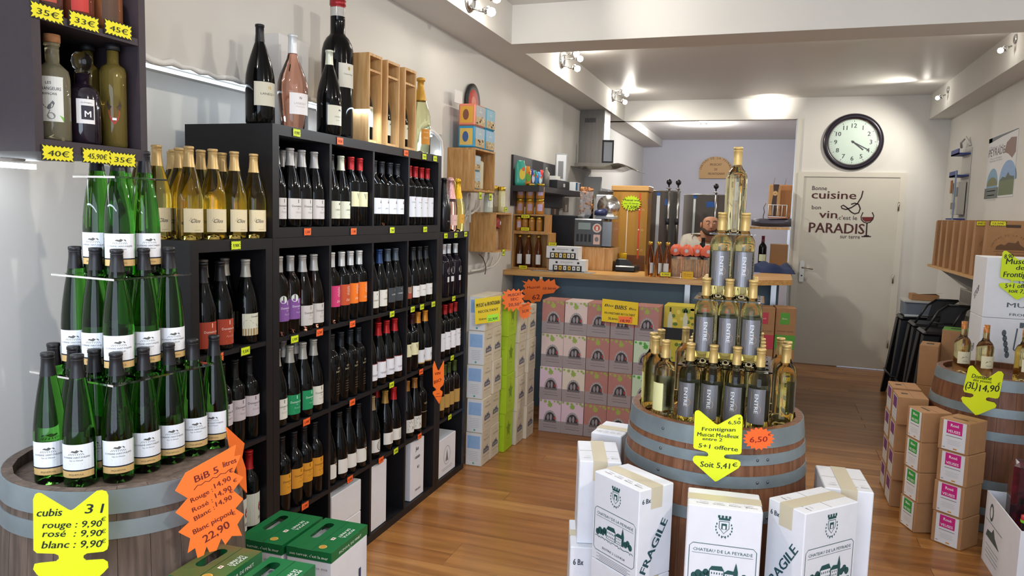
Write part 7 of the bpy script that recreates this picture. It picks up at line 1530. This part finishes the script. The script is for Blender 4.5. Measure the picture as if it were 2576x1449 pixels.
for si, (x, y, nm) in enumerate(((.730, 4.545, 'middle back stack'), (.735, 4.79, 'farthest back stack'))):
    p0 = None
    for k in range(4):
        lab = 'plain brown three-litre box, %s from floor in %s' % (ORD[k], nm)
        if p0: dup(p0, (x, y-.02*(k % 2), .0008+k*(HS+.001)), None, lab); continue
        t = p0 = thing('wine_box', lab, 'wine box', (x, y, .0008), .0); w, d = .15, .19
        q = MB(); q.bbox(0, w, 0, d, 0, HS, KRAFT, .003); q.box(w*.5-.0006, w*.5+.0006, .004, d-.004, HS-.0005, HS+.0005, C('5a3f28')); q.box(w*.18, w*.40, d*.45, d*.6, HS, HS+.0007, C('2a1c12')); q.build('carton_body', t)
        a = Art(); a.rect(d*.1, HS*.06, d*.9, HS*.94, C('d6d6d8'), 1); a.rect(d*.2, HS*.5, d*.8, HS*.9, C('77407a'), 2); smalltext(a, d*.5, HS*.4, d*.5, C('77777a'), 3, .02, .002); q = MB(); a.lay(q, onface((-.0003, d, 0), (0, -1, 0), (0, 0, 1))); q.build('label', t)
# open white carton with wrapped bottles, cut by the frame
t = thing('open_carton', 'open white carton with crest holding wrapped bottles, cut by frame', 'box', (1.055, 3.50, 0)); w, d, h = .34, .50, .335
q = MB()
for b in ((0, .005, 0, d, 0, h), (w-.005, w, 0, d, 0, h), (.005, w-.005, 0, .005, 0, h), (.005, w-.005, d-.005, d, 0, h), (.005, w-.005, .005, d-.005, 0, .006)): q.box(*b, WCARD)
q.build('carton_body', t)
a = Art(); G = C('4a5a5a'); a.ell(d*.20, h*.78, .030, .042, G, 1, 14); a.ell(d*.20, h*.78, .018, .028, WCARD, 2, 12); a.poly([(d*.08, h*.40), (d*.12, h*.5), (d*.25, h*.52), (d*.3, h*.60), (d*.35, h*.5), (d*.5, h*.40)], G, 1); a.line([(d*.05, h*.63), (d*.55, h*.63)], .003, G); smalltext(a, d*.3, h*.30, d*.4, G, 4, .018, .002)
q = MB(); a.lay(q, onface((-.0003, d, 0), (0, -1, 0), (0, 0, 1))); q.build('print', t)
for k, (x, y) in enumerate(((1.125, 3.68), (1.20, 3.60))):
    t = thing('wrapped_bottle', 'bottle in black and pink wrapping leaning in the open carton, %s one' % ('farther', 'nearer')[k], 'bottle', (x, y, .012), 0)
    q = MB(); q.lathe([(0, 0), (.04, 0), (.043, .01), (.043, .20), (.030, .24), (.018, .27), (.016, .30)], mat('pink_black_wrap', '#5a1226', .25, noise=.9, scale=18, col2='#0d0d10', coat=.4), 16, caps=False); q.build('wrapping', t)
    q = MB(); q.lathe([(.0175, .30), (.020, .305), (.020, .33), (0, .335)], C('c03038', .3), 14); q.lathe([(.0205, .30), (.0215, .306), (.0205, .312)], C('8ad02a'), 14, caps=False); q.build('cap', t)
simple('gift_bag', 'shiny black and pink gift bag behind the wrapped bottles, cut by frame', 'bag', lambda q: q.bbox(0, .11, 0, .10, 0, .53, mat('pink_black_wrap', '#5a1226', .25), .02), (1.095, 3.78, .012))

# ================================================================ CENTRE BARREL WITH BOTTLE PYRAMID
CBX, CBY, CBZ = -.150, 2.835, .885
barrel('oak barrel in the middle carrying the white wine pyramid', CBX, CBY, CBZ, .305, .335, mat('warm_oak', '#8a5c40', .5, noise=.32, scale=6, stretch=(9, 9, .6), bump=.25, col2='#6a4129'), [(CBZ-.062, CBZ-.001), (CBZ-.118, CBZ-.082), (CBZ-.195, CBZ-.155), (CBZ-.315, CBZ-.275), (.29, .33), (.13, .17), (.005, .06)], rivets=(-1.05, -.93, -2.1), rec=.040)
zc_ = CBZ-.040+.0008; KB = 1.0; HB = .300*KB
pa, pb = at(1739, 860, Y=2.652), at(1916, 874, Y=2.655); va = (pb-pa)/3; va.z = 0
if va.length < .076: va = va.normalized()*0.0785
vb = Vector((-va.y, va.x, 0)); P0 = (pa+pb)/2-1.5*va; P0.z = 0
print('pyramid', P0, va, va.length)
def scaled(proto, k):
    for ch in KID.get(proto, ()):
        for v in ch.data.vertices: v.co *= k
for pr in (PR_ENTRE, PR_ENTRE_B): scaled(pr, KB)
rack = thing('bottle_display_rack', 'clear acrylic rack tiers holding the pyramid of white wine', 'display rack', (CBX, CBY, zc_))
ST2 = .2290; GW = 'white wine bottles in the centre pyramid'
TN = {4: 'bottom tier', 3: 'second tier', 2: 'third tier', 1: 'top'}
for n, tier in ((4, 0), (3, 1), (2, 2), (1, 3)):
    z = zc_+tier*ST2; o = P0+tier*.5*(va+vb)
    for i in range(n):
        for j in range(n):
            if n == 4 and 0 < i < 3 and j == 2: continue
            p = o+i*va+j*vb
            lab = 'topmost single white wine bottle, gold capsule, on the pyramid' if n == 1 else ('gold-capped white wine bottle, pyramid %s, front row, %s from the counter boxes side' % (TN[n], ORD[i]) if j == 0 else 'gold-capped white wine bottle inside pyramid %s behind the front row' % TN[n])
            if n > 1 and j == 0: lab = 'gold-capped bottle, pyramid %s, front row, %s from green price boxes' % (TN[n], ORD[i]); lab = 'gold-capped bottle with grey label, pyramid %s front row, %s one' % (TN[n], ORD[i])
            dupp(PR_ENTRE_N if n == 1 else PR_ENTRE_B if n == 4 and j == 0 else PR_ENTRE, (p.x, p.y, z), (-.25 if n == 4 else .12+random.uniform(-.12, .12)) if n > 1 else PI*.9, lab, GW)
    if n > 1: plate(z+ST2-.0062, o, va, vb, n, n, rack, (CBX, CBY, zc_), hole=.0285)
ring = [(1665, 828, 'back'), (1665, 838, ''), (1684, 822, ''), (1687, 848, ''), (1726, 819, ''), (1946, 842, ''), (1978, 853, ''), (1986, 863, ''), (1962, 871, '')]
placed = [P0+i*va+j*vb for i in range(4) for j in range(4)]
names = ('outermost toward the pink boxes, rear', 'outermost toward the pink boxes', 'toward the pink boxes, inner rear', 'toward the pink boxes, front', 'behind the pyramid', 'far side toward the door, rear', 'toward the door, second', 'outermost toward the door', 'toward the door, front')
RR = .305-.026-.0395
for k, an in enumerate((-2.72, -3.10, 2.78, -2.38, 2.2, .95, .45, .10, -.25)):
    r = RR; x, y = CBX+r*math.cos(an), CBY+r*math.sin(an)
    if min(math.hypot(x-p.x, y-p.y) for p in placed) < .0740:
        print('ring clash', k); 
    placed.append(Vector((x, y, 0)))
    dupp((PR_ENTRE_N, PR_ENTRE_B)[k % 2], (x, y, zc_), random.uniform(1.5, 4.5), 'loose gold-capped bottle on centre barrel rim, '+names[k], GW)
r_ = random.Random(2); q = MB(); gm = mat('gold_straw', '#b8902e', .3, .7)
for i in range(620):
    a = r_.uniform(0, 2*PI); r = .27*math.sqrt(r_.random()); x, y = CBX+r*math.cos(a), CBY+r*math.sin(a)
    b = r_.uniform(0, 2*PI); L = r_.uniform(.02, .05); z = zc_+r_.uniform(.0, .018); w = .0012
    P_ = [(x+(L*s/3)*math.cos(b+s*.5), y+(L*s/3)*math.sin(b+s*.5), z+.012*math.sin(s*1.3)+.001) for s in range(4)]
    vs = []
    for p in P_: vs += [(p[0]-w*math.sin(b), p[1]+w*math.cos(b), p[2]), (p[0]+w*math.sin(b), p[1]-w*math.cos(b), p[2]+.001)]
    q.add(vs, [(2*s, 2*s+1, 2*s+3, 2*s+2) for s in range(3)], gm)
o = q.build('gold_straw'); tag(o, 'shredded gold straw strewn on the centre barrel head', 'straw', None, 'stuff')
# signs on the centre barrel
cd = Card(at(1805, 1120, Y=CBY-.352), .02); A = Art()
q3 = lambda x, y: (1580+x/3.45, 800+y/3.45)
out = [q3(*p) for p in ((580, 815), (590, 803), (610, 800), (628, 808), (755, 915), (775, 925), (795, 918), (930, 842), (950, 836), (980, 840), (994, 860), (985, 1160), (978, 1175), (965, 1180), (850, 1182), (835, 1192), (833, 1205), (845, 1218), (955, 1232), (975, 1250), (975, 1275), (958, 1300), (775, 1412), (755, 1416), (570, 1250), (560, 1225), (570, 1200), (590, 1193), (685, 1200), (698, 1190), (692, 1168), (670, 1155), (575, 1130), (567, 1115))]
def t3(s, x0, y0, x1, y1, h, **k): cd.text(A, s, *q3(x0, y0), *q3(x1, y1), h, PEN, **k)
t3('6,50', 868, 918, 975, 918, .016); t3('€', 955, 880, 980, 880, .010); t3('Frontignan', 640, 975, 930, 982, .018); t3('Muscat Moelleux', 600, 1020, 958, 1042, .019); t3('entre 2', 645, 1055, 815, 1068, .015); t3('5+1 offerte', 610, 1118, 950, 1155, .020); t3('Soit 5,41', 625, 1285, 880, 1305, .026); t3('€', 905, 1290, 950, 1285, .018)
sign('arrow_sign', 'yellow arrow card offering muscat moelleux, on the centre barrel', cd, out, YEL, A)
cd = Card(at(1906, 1102, Y=CBY-.336), .38); A = Art(); pts = []
for k in range(36): b = 2*PI*k/36; rr = 1 if k % 2 == 0 else .80; pts.append((1908+40*rr*math.cos(b), 1103+29*rr*math.sin(b)))
cd.text(A, '6,50', 1884, 1112, 1928, 1110, .026, C('8a1a10')); cd.text(A, '€', 1930, 1096, 1938, 1095, .012, C('8a1a10'))
sign('burst_sign', 'round orange starburst priced 6,50 on the centre barrel', cd, pts, 'fa6a2a', A)
# ---------------------------------------------------------------- white wine cartons round the barrel
def crest(a, cx, cy, s, m):
    a.line([(cx-.22*s, cy+.30*s), (cx-.22*s, cy-.02*s), (cx, cy-.28*s), (cx+.22*s, cy-.02*s), (cx+.22*s, cy+.30*s), (cx-.22*s, cy+.30*s)], .028*s, m)
    a.rect(cx-.12*s, cy-.08*s, cx+.12*s, cy+.20*s, m, 2); a.rect(cx-.06*s, cy-.06*s, cx+.06*s, cy+.10*s, C('e6e8ef'), 3); a.rect(cx-.25*s, cy+.36*s, cx+.25*s, cy+.46*s, m, 2)
    for k in range(4): a.rect(cx+(-.29+.16*k)*s, cy+.46*s, cx+(-.19+.16*k)*s, cy+.58*s, m, 2)
    for sg in (-1, 1):
        for k in range(6): b = -1.35+k*.36; a.ell(cx+sg*.36*s*math.cos(b), cy+.42*s*math.sin(b)-.02*s, .030*s, .055*s, m, 2, 7)
    a.line([(cx-.10*s, cy-.50*s), (cx, cy-.40*s), (cx+.10*s, cy-.50*s)], .03*s, m)
def chateau(a, x0, x1, y0, m, lite):
    W_c = x1-x0; X = lambda f: x0+W_c*f; Y = lambda f: y0+W_c*f
    for k, (f, g, r) in enumerate(((.06, .12, .05), (.13, .16, .06), (.20, .15, .05), (.25, .20, .05), (.30, .17, .05), (.80, .14, .05), (.86, .18, .05), (.92, .13, .05))): a.ell(X(f), Y(g), W_c*r, W_c*r*1.2, m, 2, 9)
    a.poly([(X(.30), Y(.08)), (X(.30), Y(.26)), (X(.34), Y(.32)), (X(.50), Y(.33)), (X(.54), Y(.26)), (X(.54), Y(.08))], m, 3); a.poly([(X(.315), Y(.09)), (X(.315), Y(.25)), (X(.53), Y(.25)), (X(.53), Y(.09))], lite, 4)
    a.poly([(X(.54), Y(.08)), (X(.54), Y(.23)), (X(.60), Y(.28)), (X(.70), Y(.27)), (X(.72), Y(.08))], m, 3); a.poly([(X(.555), Y(.09)), (X(.555), Y(.21)), (X(.705), Y(.21)), (X(.705), Y(.09))], lite, 4); a.poly([(X(.69), Y(.08)), (X(.69), Y(.27)), (X(.725), Y(.42)), (X(.76), Y(.27)), (X(.76), Y(.08))], m, 4)
    for i in range(5):
        for j in range(2): a.rect(X(.335+.042*i), Y(.115+.07*j), X(.352+.042*i), Y(.150+.07*j), m, 5)
    for i in range(3):
        for j in range(2): a.rect(X(.575+.042*i), Y(.11+.055*j), X(.59+.042*i), Y(.14+.055*j), m, 5)
    r = random.Random(3)
    for i in range(30): f = i/30; a.line([(X(f), Y(.05-.03*f+r.uniform(-.02, .02))), (X(f+.03), Y(.04-.03*f+r.uniform(-.02, .02)))], W_c*.012, m, 2)
def wfront(w, h, entre=False, peek=0):
    a = Art(); G = GREENINK; L = C('e6e8ef'); crest(a, w*.5, h*.80-.0, w*.30, G)
    y1, y0 = h*.615, h*.12 if entre else h*.05; x0, x1 = w*.05, w*.95
    a.line([(x0, y0+.01), (x0, y1-.01), (x0+.01, y1), (x1-.01, y1), (x1, y1-.01), (x1, y0+.01), (x1-.01, y0), (x0+.01, y0), (x0, y0+.01)], .0018, G)
    a.text('CHATEAU DE LA PEYRADE', w*.5, h*.535, h*.045, G, 'c', width=w*.80); a.line([(w*.09, h*.515), (w*.91, h*.515)], .0010, G)
    chateau(a, w*.08, w*.92, h*.26 if entre else h*.20, G, L)
    if entre: a.text('ENTRE 2 L23/828', w*.5, h*.16, h*.035, INK, 'c', width=w*.5)
    smalltext(a, w*.5, h*.085, w*.75, INK, 5, h*.018, .0010); return a
def wside(d, h, flip=0):
    a = Art(); a.text('6 Bx', d*(.20 if not flip else .20), h*.845, h*.075, C('1c3440'), 'c', width=d*.24, bold=1); a.text('FRAGILE', d*.55, h*.32, h*.14, C('1f4a52'), 'c', width=h*.62, rot=1.05, bold=2); return a
def wtop(w, d):
    a = Art()
    for i, s_t in enumerate(('Frontignan', 'Sec Domaine', 'Muscat', 'Blanc')): a.text(s_t, w*(.12+.22*i), d*.14, .009, INK, 'l', width=w*.16); a.text('Tradition', w*(.16+.2*i), d*.22, .007, C('6a6e76'), 'l', width=w*.12)
    return a
ZW = .72; HU = .302
for k, (nm, L_, R_, B_, fr) in enumerate((
    ('white carton with crest and FRAGILE side, nearest the green-lidded boxes', (1496, 1184), (1610, 1236), (1577, 1164), 'A'),
    ('white château carton standing right before the centre barrel', (1730.6, 1268), (1920, 1290), (1740, 1223), 'B'),
    ('white carton with FRAGILE on narrow side and crest, toward the kraft boxes', (1934, 1251), (2027, 1293), (2069, 1225), 'C'),
    ('white carton behind the one with crest, toward the door', (2075, 1226), (2199.5, 1240), (2049, 1169), 'D'),
    ('white carton with shiny tape, beside the barrel, plain front', (1458, 1159), (1564, 1164), (1459, 1108), 'E'),
    ('white carton marked 6 Bx behind the shiny-taped one', (1487, 1087), (1563.5, 1099), (1561, 1058), 'F'))):
    loc, rz, w, d = quad(L_, R_, B_, ZW)
    if fr == 'F': d = .19
    if fr == 'B': d = .15
    if fr in 'AB': fronts = [('front_print', 'front', wfront(w, HU, fr == 'A')), ('side_print', 'right', wside(d, HU))]
    elif fr == 'C': fronts = [('front_print', 'right', wfront(d, HU)), ('side_print', 'front', wside(w, HU))]
    elif fr in 'F': fronts = [('side_print', 'front', wside(w, HU))]
    else: fronts = []
    fronts.append(('top_print', 'top', wtop(w, d)))
    carton('wine_carton', nm, loc, rz, w, d, HU, WCARD, fronts, 'x' if fr in 'ABF' else 'y', None, base=ZW-HU)
    if fr == 'E': dx, dy = -.022, -.03
    elif fr == 'A': dx, dy = .0, .0
    else: dx, dy = 0, 0
    lo = Vector(loc)+Vector((math.cos(rz)*dx-math.sin(rz)*dy, math.sin(rz)*dx+math.cos(rz)*dy, 0))
    lf = [('side_print', 'front', wside(w, ZW-HU-.001))] if fr == 'E' else [('front_print', 'front', wfront(w, ZW-HU-.001))] if fr in 'AB' else []
    carton('wine_carton', 'lower white carton supporting the '+{'A': 'one with FRAGILE side nearest the green-lidded boxes', 'B': 'château carton before the barrel', 'C': 'carton toward the kraft boxes', 'D': 'carton toward the door', 'E': 'shiny-taped carton', 'F': 'carton marked 6 Bx'}[fr], lo, rz, w, d, ZW-HU-.001, WCARD, lf, 'x')
